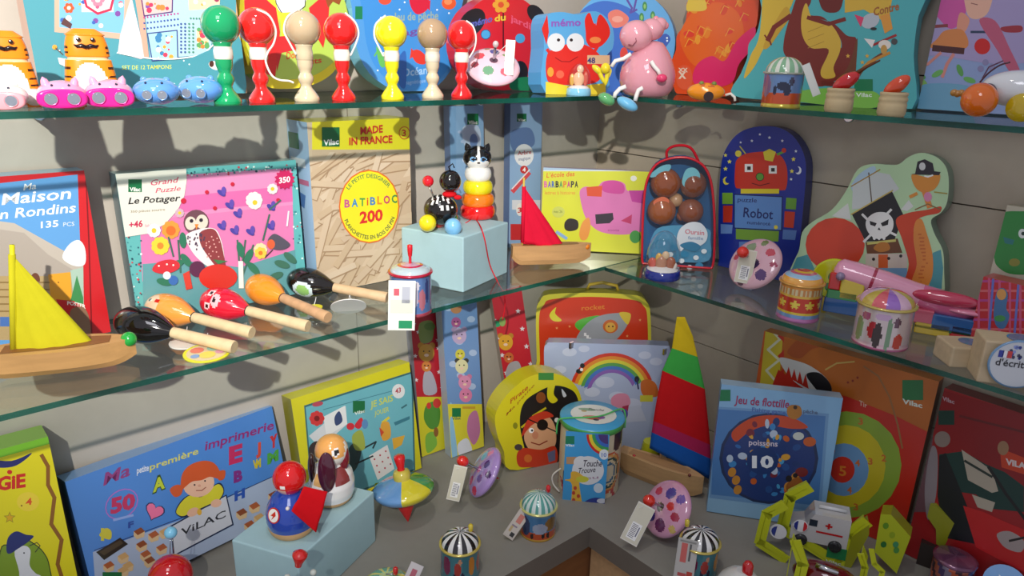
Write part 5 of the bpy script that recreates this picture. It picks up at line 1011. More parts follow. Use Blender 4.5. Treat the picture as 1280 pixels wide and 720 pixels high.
stripes = lambda n, a, c: (lambda u, z, r: a if int(u*n*2) % 2 else c)
def band(H, bands, deco=()):
    def fn(u, z, r):
        for (u0, z0, ru, rz_, c_) in deco:
            du = min(abs(u-u0), 1-abs(u-u0))
            if (du/ru)**2+((z/H-z0)/rz_)**2 < 1: return c_
        for z1, c_ in bands:
            if z/H < z1: return c_
        return bands[-1][1]
    return fn
F = .75     # u of the side facing the camera
P = onR(975, .165, Z1)
tin(P, .0305, .055, band(.055, [(.1, '#c8b440'), (.42, '#c8542c'), (1, '#6d8fc0')], [(F, .62, .05, .12, '#2a3048'), (F+.04, .5, .03, .16, '#2a3048'), (F-.06, .5, .015, .14, '#2a3048'), (F+.07, .75, .02, .12, '#3a4058'), (F-.15, .6, .05, .3, '#8a6a8a')]), 0, '#a8b0a0', stripes(12, '#7fae88', '#d8dcd0'), .024, None,
    'carousel tin with a dark horse and green striped lid, on the upper shelf', (1006, 98, -.025, .012, .052, -.15, -.45, '#c9cdc8', []))
# tan wooden pots with chillies
for px, c1, c2, ang, lab in ((1047, '#c81a1e', 'red', -.8, 'turned wooden pot holding a red chilli, left of the two'), (1113, '#d8481c', 'orange', -.9, 'turned wooden pot holding an orange chilli, right of the two')):
    P = onR(px, .17, Z1); T = Toy('wooden_pot', lab, 'toy', P, 'wooden pots'); s = T.s
    b = MB(); b.lathe([(15*s, 0), (16.5*s, 3*s), (16.5*s, 14*s), (15.5*s, 16*s), (16.5*s, 18*s), (16.5*s, 21*s), (15.2*s, 23*s), (16.2*s, 25*s), (16*s, 28*s), (13*s, 28.5*s), (12*s, 24*s)], '#cdb88e', 30); T.part('pot', 'wood', b)
    b = MB(); M = Matrix.Translation((4*s if ang > -.85 else 1*s, 0, 36*s)) @ Matrix.Rotation(pi/2+ang+.15, 4, 'Y'); b.sphere((0, 0, 0), (9*s, 9*s, 17*s), c1, 20, 14, M); T.part('chilli', 'gloss', b)
    if c2 == 'red': b = MB(); b.tube([(14*s, 0, 46*s), (24*s, 2*s, 54*s), (38*s, 4*s, 62*s)], [3*s, 2*s, 1*s], '#6a3a1a', 8); T.part('stalk', 'wood', b)
# duck pull toy at the right end
P = onR(1248, .15, Z1); T = Toy('duck_pull_toy', 'white rounded pull toy with a shiny orange ball and yellow wheels', 'toy', P); s = T.s; q = T.q
b = MB(); b.sphere(tuple(q(1262, 110, 2*s)), (42*s, 24*s, 22*s), '#dfe2e4', 32, 20); T.part('body', 'gloss', b)
b = MB(); b.sphere(tuple(q(1223, 125, -22*s)), 20.5*s, '#e06a0a', 30, 20); T.part('ball', 'gloss', b)
b = MB(); b.lathe([(17*s, 0), (19*s, 2*s), (19*s, 5*s), (15*s, 8*s)], '#3a1c30', 24, axisM(q(1233, 124, -12*s), (-1, -.6, 0))); T.part('ring', 'gloss', b, 'dark ring behind the ball')
for d in (-22, 14):
    b = MB(); b.lathe([(2*s, -3*s), (16*s, -3*s), (17*s, 0), (16*s, 3*s), (2*s, 3*s)], '#c9ac14', 24, axisM(q(1268, 132, d*s), (.2, 1, 0))); T.part('wheel', 'gloss', b, 'yellow wheel')
b = MB(); b.tube(spline([tuple(q(1219, 104, 0)), tuple(q(1226, 92, 0)), tuple(q(1236, 82, 0)), tuple(q(1246, 78, 0))], 4, False), .0012, '#4a2030', 6); T.part('handle', 'plastic', b)
b = MB(); 
for i in range(3): b.sphere(tuple(q(1194+i*4, 118+i*2-i*i, -8*s)), 4.5*s, '#b07a2a', 10, 8)
T.part('beak', 'gloss', b, 'ochre ridged beak')
# ================================================================ toys on the middle shelf
def hull(L, W, H, T, kind='wood', col='#c89a62', dark='#8a5a30', bowup=.3, sheer=0):
    """boat hull along local x, bow at +x, from -L/2 to L/2"""
    b = MB(); n = 24; vs = []; ring = []
    for i in range(n+1):
        t = i/n; x = -L/2+L*t
        wv = W/2*(min(1, .62+.38*sin(min(1, t*1.6)*pi/2)) if t < .55 else max(.02, cos((t-.55)/.45*pi/2)**.75))
        zb = (0 if t < .8 else bowup*H*((t-.8)/.2)**2)+(H*.35*(1-t/.12)**2 if t < .12 else 0); zt = H+sheer*(2*t-1)**2
        vs += [(x, -wv, zt), (x, -wv*.72, zb+H*.25), (x, -wv*.4, zb), (x, wv*.4, zb), (x, wv*.72, zb+H*.25), (x, wv, zt)]
    fs = []; cs = []
    for i in range(n):
        a, c = i*6, i*6+6
        for k in range(5): fs.append((a+k, c+k, c+k+1, a+k+1)); cs.append(col)
    fs += [tuple(range(6))[::-1], tuple(n*6+k for k in range(6))]; cs += [col, col]
    b.add(vs, fs, cs, False)
    dk = []; 
    for i in range(n): b.add([vs[i*6], vs[i*6+5], vs[i*6+11], vs[i*6+6]], [(0, 1, 2, 3)], col)
    T.part('hull', kind, b); b = MB()
    pts = []
    for sg in (-1, 1):
        for i in (range(3, n-3) if sg < 0 else range(n-4, 2, -1)):
            v = vs[i*6]; pts.append((v[0], sg*abs(v[1])*.62, v[2]+.0006))
    b.poly(pts, dark); T.part('cockpit', 'wood', b, 'flat deck patch, shade of a hollow painted in')  # flat sheet; its darker colour stands in for shade in a hollow
    return vs
def boat(Pc, L, W, H, rz, label, mast, sailpx, sailcols, ballx, ballc, ballr, hcol='#c89a62', kind='sailboat', foot=True, mastr=.003, mastc='#d8b888'):
    """sailpts: local (x,z) luff bottom, head, clew"""
    T = Toy(kind, label, 'toy sailboat', Pc, rz=rz); hull(L, W, H, T, col=hcol)
    g = [T.w(planehit(Pc, rz, *p)) for p in sailpx+[mast, ballx]]; sailpts = [(p.x, p.z) for p in g[:3]]; ballx = g[4].x; ballz = g[4].z; mx, mh = sailpts[0][0], g[3].z; b = MB(); b.tube([(mx, 0, H*.4), (g[3].x, 0, mh)], mastr, mastc, 10); T.part('mast', 'wood', b)
    A, B_, C_ = sailpts; b = MB(); N = 16; vs = []; fs = []; cs = []
    for j in range(N+1):
        t = j/N
        for i in range(N+1):
            u = i/N; l = Vector((A[0]+(B_[0]-A[0])*t, 0, A[1]+(B_[1]-A[1])*t)); r_ = Vector((C_[0]+(B_[0]-C_[0])*t, 0, C_[1]+(B_[1]-C_[1])*t))
            p = l.lerp(r_, u); p.y = -.012*sin(u*pi)*(1-t)-.0015*sin(u*22+t*5)*(1-t); vs.append(p)
    for j in range(N):
        for i in range(N):
            a = j*(N+1)+i; fs.append((a, a+1, a+N+2, a+N+1)); z = (vs[a].z+vs[a+N+2].z)/2; cs.append(sailcols((z-A[1])/(B_[1]-A[1]), i/N))
    b.add(vs, fs, cs, True); o = T.part('sail', 'cloth', b); sm = o.modifiers.new('s', 'SOLIDIFY'); sm.thickness = .0008
    if foot:
        b = MB(); b.tube([Vector((A[0], 0, A[1])), Vector((B_[0], 0, B_[1]))], .0042, sailcols(.5, 0), 8); b.build('luff_sleeve', 'cloth', o)
        b = MB(); b.tube([Vector((A[0], 0, A[1])), Vector((C_[0], -.002, C_[1]))], .003, sailcols(0, 0), 8); b.build('foot_sleeve', 'cloth', o)
    if ballx is not None:
        b = MB(); b.sphere((ballx, 0, ballz), ballr, ballc, 20, 14); T.part('bead', 'gloss', b)
        b = MB(); b.tube([(C_[0], 0, C_[1]), (ballx, 0, ballz)], .0007, '#f0f0f0', 5); T.part('sheet_cord', 'cloth', b, 'thin white cord')
    return T
def rzpx(a, b, z): A = on(*a, z); B = on(*b, z); d = B-A; return math.atan2(d.y, d.x), A, B
# yellow sailboat
rz, A, B = rzpx((-2, 478), (168, 458), Z2); L = (B-A).length*1.12; Pc = (A+B)/2+Vector((0, .02, 0)); Pc.z = Z2; s = mpp(Pc)
boat(Pc, L, .062, 34*s, rz, 'wooden sailboat with a bright yellow cloth sail, far left of the middle shelf', (15, 306), [(17, 440), (15, 318), (128, 440)], lambda v, u: '#bdb622', (161, 424), '#1f9a3a', .0105, mastc='#d8d01c')
# red sailboat
rz, A, B = rzpx((644, 330), (730, 327), Z2); L = (B-A).length*1.14; Pc = (A+B)/2+Vector((.0, -.004, 0)); s = mpp(Pc)
boat(Pc, L, .036, 25*s, rz, 'small wooden sailboat with a red cloth sail, next to the yellow letter game box', (655, 222), [(653, 303), (655, 233), (708, 311)], lambda v, u: '#da1a3a', (733, 308), '#ee8418', .0072, hcol='#d0a06c', mastr=.0022, mastc='#dcc05a')

# maracas
def maraca(h, e, R, hl, col, label, face=None, zc=None, hc='#dcc49a', tip=.014):
    H = on(h[0], h[1]+6, Z2); H = hit(h[0], h[1], 2, Z2+R); E = hit(e[0], e[1], 2, Z2+(zc or .011)); ax = (E-H).normalized(); T = Toy('maraca', label, 'maraca', (H.x, H.y, Z2), 'wooden maracas', rz=0)
    M = Matrix.Translation(H-T.P) @ ax.to_track_quat('Z', 'Y').to_matrix().to_4x4(); LL = (E-H).length
    Mi = M.inverted(); cl = Mi @ (CAM-T.P); cl = Vector((cl.x, cl.y, 0)).normalized(); up = (Mi.to_3x3() @ Vector((0, 0, 1)))
    ang0 = math.atan2(cl.y, cl.x)
    def fn(u, z, r):
        if not face: return col
        a = 2*pi*u-ang0; a = (a+pi) % (2*pi)-pi; return face(a, z/R) or col
    pr = []
    for i in range(33):
        t = i/32; x = -hl+(hl+hl*1.25)*t; v = (x+hl)/(2.25*hl)
        rr = R*max(0, 1-abs(x/(hl if x < 0 else hl*1.3))**2.1)**.5 if x < 0 else R*(.27+.73*max(0, cos(min(1, x/(hl*1.28))*pi/2))**1.05)
        pr.append((max(rr, .0004), x))
    b = MB(); b.lathe(pr, fn, 56, M); T.part('head', 'gloss', b)
    b = MB(); z0 = hl*1.24; b.lathe([(.0083, z0-.002), (.0083, z0+.001)], '#1a1614', 24, M); T.part('band', 'gloss', b, 'dark band')
    b = MB(); b.lathe([(.0078, z0), (.0082, z0+.01), (.0088, LL*.8), (.0095, LL-.002), (.0088, LL)], hc, 24, M); T.part('handle', 'wood', b)
    return T
lady = lambda a, z: ('#eec3a0' if (a+.1)**2/.55+(z+.55)**2/.30 < 1 else None) if not (abs(a+.35) < .12 and -.35 < z < 0.0) and not ((abs(a+.35) < .10 or abs(a-.25) < .10) and abs(z+.75) < .09) else ('#c8281e' if z > -.4 else '#2a1a14')
def bear(a, z):
    for ex in (-.55, .35):
        if (a-ex)**2/.02+(z+.35)**2/.02 < 1: return '#221418'
        if (a-ex)**2/.06+(z+.35)**2/.06 < 1: return '#f4d0d4'
    if (a+.1)**2/.20+(z-.15)**2/.09 < 1: return '#1c1418' if (a+.1)**2/.03+(z-.05)**2/.015 < 1 else '#eeb8c0'
maraca((385, 353), (484, 372), .0262, .039, '#15110f', 'glossy black maraca with a green and white sticker, behind the others', lambda a, z: ('#cfe0e6' if (a-.7)**2/.5+(z-.05)**2/.5 < 1 else None) if not ((a-.7)**2/.2+(z-.05)**2/.2 < 1) else '#8fc06a', hc='#d8b890')
maraca((330, 362), (410, 397), .0262, .039, '#f0922a', 'plain orange maraca between the red bear and the rear black one', None, hc='#c8a078')
maraca((278, 380), (385, 408), .0262, .039, '#dc1a34', 'red maraca painted with a bear face', bear)
maraca((210, 388), (315, 416), .0262, .039, '#ee9a44', 'orange maraca with a painted face and red lips', lady)
maraca((177, 406), (293, 434), .0275, .042, '#100e0e', 'glossy black maraca in front beside the green bead', None)
# round paper tags lying on the glass
def disc_tag(px, py, rx, col, label, ring=None, z=.001, tilt=.05, deco=None, ratio=1.0):
    P = on(px, py, Z2); s = mpp(P); R = rx*s; T = Toy('round_tag', label, 'tag', P, 'round paper tags')
    M = Matrix.Rotation(tilt, 4, 'X'); b = MB(); b.lathe([(R, .0006), (R, .0022)], ring or col, 30, M); b.lathe([(R*.86, .0024), (.001, .0025)], col, 24, M); T.part('disc', 'card', b)
    if deco:
        for i, (x, y, r, c) in enumerate(deco):
            b = MB(); b.add([(x*R+r*R*cos(2*pi*k/10), y*R+r*R*sin(2*pi*k/10), .0028) for k in range(10)], [tuple(range(10))], c, False, M); T.part('print', 'card', b)
    b = MB(); b.tube([(0, R*.7, .003), (.002, R*1.2, .006), (.004, R*1.6, .012)], .0006, '#f0f0f0', 5); T.part('tie', 'cloth', b)
disc_tag(233, 429, 20, '#dcdcd6', 'white round paper tag under the front maraca handles')
disc_tag(259, 442, 28, '#d8c8a0', 'round paper tag with a yellow rim and pastel picture, at the glass edge', '#dcdc30', deco=[(-.4, .3, .3, '#d87a6a'), (.3, .35, .3, '#8ac0a8'), (0, -.3, .35, '#e8d060'), (-.5, -.3, .2, '#7aa0d0'), (.55, -.1, .22, '#d8a0b8')])
disc_tag(393, 385, 10, '#e6de3a', 'small yellow paper tag near the orange maraca handle', tilt=0)
P = on(436, 392, Z2); T = Toy('round_tag', 'white oval paper tag propped between the maraca handles', 'tag', P, 'round paper tags'); s = T.s
M = Matrix.Translation((0, 0, .012)) @ Matrix.Rotation(-.75, 4, 'X') @ Matrix.Rotation(.25, 4, 'Z'); b = MB(); b.lathe([(22*s, 0), (22*s, .0012)], '#dededb', 30, M); T.part('disc', 'card', b)
b = MB(); 
for i in range(7): b.box((-9*s+i*3*s, -9*s+abs(i-3)*.6*s, .0016), (1.6*s, 2.4*s, .0003), '#8a8a96', M)
T.part('print', 'card', b, 'small grey lettering'); b = MB(); b.tube([(0, .006, .016), (.003, .008, .030), (.006, .004, .020)], .0008, '#f2f2f0', 5); T.part('tie', 'cloth', b)

# light blue display blocks
def block(A, B, C, h, label):
    D = A+C-B; o = (A+C)/2; o.z = A.z; b = MB(); b.o = o; up = Vector((0, 0, h)); v = [A, B, C, D]; v = v+[p+up for p in v]
    b.add(v, [(0, 1, 5, 4), (1, 2, 6, 5), (2, 3, 7, 6), (3, 0, 4, 7), (4, 5, 6, 7), (3, 2, 1, 0)], '#a3c4cc'); t = one('display_block', b, 'paint', o, label, 'block', 'light blue display blocks')
    m = t.modifiers.new('b', 'BEVEL'); m.width = .0022; m.segments = 2
A, B, C = on(503, 350, Z2), on(579, 366, Z2), on(634, 341, Z2); h1 = hgt(B, 297); block(A, B, C, h1, 'pale blue display block under the striped pull-along animal and the stacking cat')
Zb1 = Z2+h1
A2, B2, C2 = on(297, 742, Z3), on(378, 768, Z3), on(470, 676, Z3); h2 = hgt(C2, 614); block(A2, B2, C2, h2, 'pale blue display block on the counter under the two wobbly figures')
Zb2 = Z3+h2

# striped pull-along animal
P = on(551, 288, Zb1); T = Toy('pull_along_toy', 'black pull-along animal with white stripes on yellow and blue ball wheels', 'toy', P); s = T.s; q = T.q
b = MB(); b.sphere(tuple(q(551, 263, 6*s)), (21*s, 17*s, 19*s), '#15120f', 36, 28, fn=lambda x, y, z: '#f0f0ee' if y < .35 and z > .15 and abs(((x+.02)/.30) % 1-.5) < .17 and abs(x) < .68 else None); T.part('body', 'gloss', b)
b = MB(); b.sphere(tuple(q(563, 227, 2*s)), 13.5*s, '#14110f', 26, 18); hd = T.part('head', 'gloss', b)
b = MB(); b.tube([q(563, 214, 2*s), q(561, 210, 2*s), q(566, 206, 2*s), q(568, 211, 2*s)], .9*s, '#1c1614', 6); b.build('ear', 'cloth', hd)
b = MB(); b.sphere(tuple(q(562, 243, 2*s)), (9*s, 9*s, 4*s), '#d01a24', 18, 10); b.sphere(tuple(q(572, 246, -4*s)), (5*s, 3*s, 3*s), '#d01a24', 10, 8); T.part('collar', 'cloth', b, 'red neckerchief')
b = MB(); b.sphere(tuple(q(536, 227, 0)), 7*s, '#d8182a', 18, 12); tl = T.part('tail_ball', 'gloss', b, 'red ball on a spring tail')
b = MB(); b.tube([q(537, 233, 0), q(540, 240, 1*s), q(543, 248, 3*s)], 1.3*s, '#c8c8c8', 6); b.build('spring', 'metal', tl)
for x, y, d, c_ in ((535, 277, -8, '#e8d41a'), (566, 280, -14, '#7ab8e4'), (548, 278, 16, '#c8281e'), (562, 276, 16, '#3a9a4a')):
    b = MB(); b.sphere(tuple(q(x, y, d*s)), 10.8*s, c_, 22, 14); T.part('wheel', 'gloss', b)
str_pts = [Vector(P)+Vector((0, 0, .01))]
W = [on(582, 279, Zb1), on(594, 274, Zb1), above(on(603, 292, Zb1), 604, 292), hit(612, 330, 1, -.205), hit(622, 352, 1, -.212), hit(630, 368, 1, -.213), hit(631, 385, 1, -.212), hit(628, 400, 1, -.212)]
b = MB(); b.tube(spline([tuple(T.w(p)) for p in W], 4, False), .0012, '#d0202c', 6); T.part('cord', 'cloth', b, 'red pull cord hanging over the shelf edge')
# stacking cat
P = on(597, 272, Zb1); T = Toy('stacking_ring_toy', 'stacking ring toy with a black and white cat head', 'toy', P); s = T.s; k = T.k*s
for z0, z1, r, c in ((0, 17, 22, '#e01a1c'), (15, 31, 20.5, '#ee7a14'), (30, 47, 18.5, '#e8da1a'), (46, 63, 16.5, '#eeeeea')):
    zc, hz = (z0+z1)/2*k, (z1-z0)/2*k; b = MB(); b.lathe([((r-8+8*max(0, cos(t))**.6)*s, zc+hz*sin(t)) for t in [-pi/2+pi*i/12 for i in range(13)]], c, 36); T.part('ring', 'gloss', b)
def cat(x, y, z):
    if y > .25: return None
    if (x+.28)**2+(z-.0)**2*1.2 < .018 or (x-.42)**2+(z-.0)**2*1.2 < .018: return '#1a1a22'
    if (x+.28)**2+(z-.0)**2*1.2 < .05 or (x-.42)**2+(z-.0)**2*1.2 < .05: return '#7ab0e0'
    if z < -.12 and (x-.08)**2/.55+(z+.45)**2/.28 < 1: return '#2a1c1c' if (x-.1)**2+(z+.3)**2 < .008 else '#eeeeec'
    if abs(x-.08) < .13-.05*z and z > -.3: return '#eeeeec'
b = MB(); b.sphere((-1*s, -1*s, 74*k), (17.5*s, 16*s, 14.5*k), '#121113', 60, 44, fn=cat); hd = T.part('head', 'gloss', b)
for e in (-1, 1):
    b = MB(); b.lathe([(5*s, 0), (3*s, 5*s), (.3*s, 8*s)], '#121113', 12, Matrix.Translation((-1*s+e*11*s, 0, 84*k)) @ Matrix.Rotation(e*.35, 4, 'Y')); b.build('ear', 'gloss', hd)
# tin with handle and tag at the corner of the block
P = on(514, 389, Z2)
T = tin(P, .0345, .073, band(.073, [(.08, '#b8485a'), (1, '#5f84c0')], [(F, .5, .06, .3, '#c8c4d8'), (F-.1, .6, .03, .2, '#2a3a7a'), (F+.09, .4, .03, .25, '#c87a8a'), (F+.14, .6, .02, .3, '#3a4a8a'), (F+.05, .75, .02, .1, '#e8e4ee')]), 0, '#c01a3c', lambda u, z, r: '#c03050' if abs(r-.02) < .003 else ('#b0c0c8' if r > .022 else '#c8a0b8'), .012, None,
    'blue tin with a red rim and tall price tag, before the pale blue block', (503, 368, -.055, .043, .082, -.12, .04, '#e0e4dc', [(-.42, .15, .42, .42, '#e8e2e6'), (-.3, .2, -.1, .34, '#c85a6a'), (-.42, -.15, .42, .12, '#d0d4c8'), (-.1, -.46, .4, -.3, '#1f8a5a'), (.0, .05, .3, .38, '#b0b4c0'), (-.3, -.3, -.1, -.2, '#9a9aa8')][1:5]))
b = MB(); b.lathe([(.0025, .082), (.0025, .096), (.0035, .098), (.0045, .108), (.0045, .116), (.002, .117)], '#cc1624', 14); T.part('knob', 'gloss', b, 'red knob on the lid')

# clear backpack with brown balls
fb = Face(on(806, 331, Z2), on(889, 337, Z2), top=(848, 197), lean=2, thick=.05); fb.clipit = False
rt = (fb.a+fb.b)/2-fb.N*.02; rt.z = Z2; T = Toy('clear_backpack', 'clear and blue mini backpack with red piping holding round brown pieces', 'bag', rt); 
O = [(803, 336), (803, 290), (805, 250), (809, 225), (820, 206), (838, 198), (858, 197), (874, 203), (884, 214), (890, 234), (893, 270), (893, 310), (891, 332), (884, 342), (868, 346), (820, 345), (808, 343)]
ouv = [fb.uv(*p) for p in spline(O, 3)]; ouv = [(u, max(v, .001)) for u, v in ouv]
b = MB(); n = len(ouv); F1 = [fb.P(u, v, -.045) for u, v in ouv]; F0 = [fb.P(u, v, -.048) for u, v in ouv]; b.poly(F1, '#2f6fa8'); b.poly(F0[::-1], '#2a5a90'); b.add(F1+F0, [(i, n+i, n+(i+1) % n, (i+1) % n) for i in range(n)], '#2f6fa8')
b.v = [T.w(p) for p in b.v]; T.part('back_panel', 'cloth', b)
b = MB(); F2 = [T.w(fb.P(u, v, 0)) for u, v in ouv]; F3 = [T.w(fb.P(u, v, -.045)) for u, v in ouv]; b.add(F2+F3, [(i, n+i, n+(i+1) % n, (i+1) % n) for i in range(n)], '#3a7ab0'); T.part('gusset', 'cloth', b)
b = MB(); b.poly(F2, '#ffffff'); b.build('window', clear(), T.r, 'clear vinyl front')
b = MB(); b.tube(F2+[F2[0]], .0026, '#cc2030', 8, cap=False); T.part('piping', 'plastic', b, 'red piping')
b = MB(); b.tube(spline([tuple(T.w(fb.P(*fb.uv(x, y), -.02))) for x, y in ((834, 199), (834, 190), (842, 184), (856, 183), (866, 188), (874, 203))], 4, False), .0028, '#cc2030', 8); T.part('handle', 'cloth', b, 'red carrying loop')
for x, y, r, c, nm in ((832, 230, 19, '#8a4a2a', 'ball'), (867, 232, 17, '#7e452a', 'ball'), (827, 265, 18, '#985530', 'ball'), (864, 266, 16, '#8a4a2c', 'ball'), (845, 252, 9, '#c09468', 'bead'), (853, 272, 7, '#a05a3a', 'bead')):
    b = MB(); sr = r*mpp(fb.P(*fb.uv(x, y))); b.sphere(tuple(T.w(fb.P(*fb.uv(x, y), -min(.022, .045-sr)))), (sr, min(sr, .021), sr), c, 24, 16); T.part(nm, 'gloss', b)
def bpcard(pts, col, d, nm='insert_card', lab=None):
    b = MB(); P_ = [T.w(fb.P(*fb.uv(*p), d)) for p in spline(pts, 4)]; P2 = [p+Vector((0, .0005, 0)) for p in P_]; b.poly(P_, col); b.poly(P2[::-1], col); T.part(nm, 'card', b, lab)
bpcard([(813, 218), (826, 208), (838, 206), (836, 214), (822, 220), (814, 222)], '#6ab4c4', -.002); bpcard([(853, 224), (858, 212), (868, 210), (875, 218), (873, 230), (862, 235), (854, 232)], '#6fbcc8', -.002); bpcard([(817, 252), (828, 246), (836, 250), (834, 256), (820, 258)], '#dc6a3a', -.0014)
bpcard([(812, 326), (818, 290), (842, 282), (884, 286), (888, 300), (886, 326), (850, 328)], '#4a9ac0', -.003, 'insert_card', 'blue and white printed insert'); 
fb.mb = MB(); fb.k = 60
fb.smooth([(846, 300), (850, 286), (862, 278), (876, 279), (884, 290), (882, 302), (870, 309), (858, 308), (850, 314)], '#d8e0e6'); fb.text('Oursin', 856, 292, 880, 294, 6, '#c84a5a', .01, slant=.1); fb.text('famille', 860, 299, 879, 300, 4, '#6a8ab0', .01); fb.smooth([(850, 306), (864, 302), (876, 308), (870, 314), (858, 312)], '#2f7aa0')
for x, y in ((838, 318), (852, 326), (870, 322), (880, 314), (862, 334), (846, 334)): fb.ell(x, y, 3.5, 3, '#e0eaee')
for x, y in ((842, 310), (874, 332), (856, 318)): fb.ell(x, y, 5, 4, '#2f86b0')
fb.mb.v = [T.w(p) for p in fb.mb.v]; T.part('label', 'card', fb.mb, 'round white label on a blue pattern')
snow_globe(on(827, 346, Z2)+Vector((0, 0, 0)), .0345, '#1f2f86', .017, .078, 'snow globe with a navy base, before the clear backpack', [('figure_body', -.1, .12, .35, .45, '#b07a5a'), ('figure', -.6, .1, .25, .32, '#c8584a'), ('figure', .45, .12, .28, .4, '#a05a3a'), ('figure_head', .12, .32, .22, .25, '#d8b890'), ('figure', -.25, .22, .2, .35, '#d8a848'), ('figure', .65, .06, .18, .22, '#e0d8d0')], 3)
# pink top with tag
Cw = above(on(942, 362, Z2), 944, 330)
metal_top(Cw, .052, dirpx(-.75, -.45, .75), '#dcaebc', [(.15, -.1, .2, '#3a2a52'), (-.3, .5, .2, '#8a9a7a'), (.5, .5, .16, '#c8485a'), (.55, -.4, .2, '#54306e'), (-.3, -.55, .2, '#e8c0cc'), (-.7, .0, .12, '#c84a5a'), (.1, .8, .13, '#7a8a5a'), (.8, .1, .12, '#a83a5a'), (-.1, -.85, .12, '#6a3a5a'), (0, 0, .1, '#c8b0b8')], '#e23428', 'pink metal top with a red knob, before the robot puzzle', (above(on(932, 366, Z2), 932, 333), .030, .064, -.12, .08, face_cam(Cw)), floorz=Z2)
# striped humming tin
P = on(996, 396, Z2)
def star_band(u, z, r):
    v = z/.073
    if v < .1: return '#c078b0'
    if v < .2: return '#7aa0d0'
    if v < .25: return '#e0c43a'
    if v < .6:
        uu = (u*9) % 1-.5; vv = (v-.43)/.17; rr = math.hypot(uu*1.7, vv)
        if rr < .62: 
            a = math.atan2(vv, uu*1.7); return '#e8d04a' if rr < .32+.26*abs(cos(2.5*(a-pi/2))) else '#c83a1e'
        return '#c83a1e'
    if v < .66: return '#e0b84a'
    if v < .8: return '#d8c898' if int(u*60) % 2 else '#c88a4a'
    if v < .88: return '#e89a3a'
    return '#8ab4d8'
tin(P, .0345, .066, star_band, 0, '#d8a04a', lambda u, z, r: ('#c84a3a' if r < .012 else '#e0b83a' if r < .017 else '#c8647a' if r < .022 else '#9ac0dc' if r < .028 else '#e8a84a'), .019, None, 'small humming tin with yellow stars on a red band, beside the pink top', seg=108)
# wooden rainbow blocks, yellow-green fan, pink plane
P = on(1126, 410, Z2); T = Toy('rainbow_arch', 'wooden rainbow coloured block toy carrying the pink plane', 'toy', P); s = T.s; q = T.q
for i, (x0, y0, x1, y1, c) in enumerate([(1036, 352, 1050, 374, '#cc2420'), (1050, 358, 1078, 384, '#dcc23a'), (1036, 374, 1072, 386, '#2f8a4a'), (1034, 384, 1076, 404, '#2a5a9a'), (1130, 380, 1158, 398, '#c85a70'), (1156, 383, 1206, 402, '#2f62a0'), (1140, 398, 1206, 404, '#1f5a30'), (1140, 402, 1178, 418, '#cdb02a'), (1178, 404, 1214, 422, '#c01a1c'), (1204, 372, 1216, 406, '#a01a1c')]):
    b = MB(); c0 = q((x0+x1)/2, (y0+y1)/2, 0); b.box((c0.x, 0, max(c0.z, (y1-y0)*s*T.k*.49)), ((x1-x0)*s, .022, (y1-y0)*s*T.k*.98), c); o = T.part('block', 'gloss', b); m = o.modifiers.new('b', 'BEVEL'); m.width = .002; m.segments = 2
P = on(1034, 392, Z2)+Vector((.018, 0, 0)); T = Toy('wooden_rattle', 'yellow-green round wooden rattle standing behind the pink plane', 'toy', P); s = T.s; q = T.q
b = MB(); M = Matrix.Translation(q(1036, 348, 0)) @ Matrix.Rotation(pi/2, 4, 'X'); b.lathe([(24*s, -.004), (25.5*s, -.002), (25.5*s, .003), (24*s, .005)], '#c5cc1e', 36, M); T.part('disc', 'gloss', b)
b = MB(); b.tube([q(1030, 370, 0), q(1030, 392, 0)], 3*s, '#c4b04a', 10); T.part('handle', 'wood', b)
b = MB()
for x, y, c in ((1032, 345, '#3a7a2a'), (1042, 334, '#c8602a'), (1030, 358, '#3a7a2a')): frontdisc(b, tuple(q(x, y, -.0055)), 3*s, c, ry=5*s)
T.part('print', 'gloss', b)
P = on(1120, 404, Z2); T = Toy('toy_plane', 'shiny pink toy plane with a long body, on top of the rainbow blocks', 'toy', P); s = T.s; q = T.q
c0, c1 = q(1040, 345, -8*s), q(1206, 375, -8*s); ax = (c1-c0); LL = ax.length; M = Matrix.Translation(c0) @ ax.to_track_quat('Z', 'Y').to_matrix().to_4x4()
b = MB(); pr = [(.003, 0), (.014, .003), (.0205, .010), (.022, .03), (.0225, LL*.35), (.020, LL*.55), (.021, LL*.72), (.017, LL*.9), (.008, LL*.98), (.001, LL)]
b.lathe(pr, lambda u, z, r: '#a8284a' if abs(z-LL*.27) < .003 else ('#e8a0bc' if z < LL*.6 else '#dc6a96'), 40, M, sub=.005); T.part('fuselage', 'foil', b)
b = MB(); b.sphere(tuple(q(1165, 358, -20*s)), (36*s, 8*s, 9*s), '#c83a5a', 24, 12); b.sphere(tuple(q(1190, 370, -18*s)), (22*s, 9*s, 4*s), '#e88aa8', 20, 10); T.part('cockpit', 'foil', b, 'deep pink cockpit')
b = MB(); b.sphere(tuple(q(1050, 350, -24*s)), 5.5*s, '#8a7a9a', 14, 10); T.part('headlight', 'foil', b, 'grey light')
P = on(1099, 428, Z2)
tin(P, .0405, .068, band(.068, [(.06, '#c06a90'), (.14, '#d8b8c0'), (1, '#d4c4c4')], [(F-.02, .35, .025, .3, '#3a2a2a'), (F-.05, .45, .03, .2, '#b82a34'), (F+.1, .25, .03, .18, '#c8402e'), (F-.14, .4, .03, .3, '#8aa068'), (F+.04, .4, .015, .4, '#7a9a7a'), (F-.1, .75, .03, .1, '#b05a7a'), (F+.08, .7, .02, .12, '#6a4a5a'), (F+.0, .8, .05, .08, '#c8a8c8')]), 0, '#cdb862', lambda u, z, r: ['#d8606a', '#9a6ac0', '#d8b0c8', '#c8b050'][int(u*12) % 4], .021, None, 'small white floral tin with a pink and gold lid, before the pink plane')
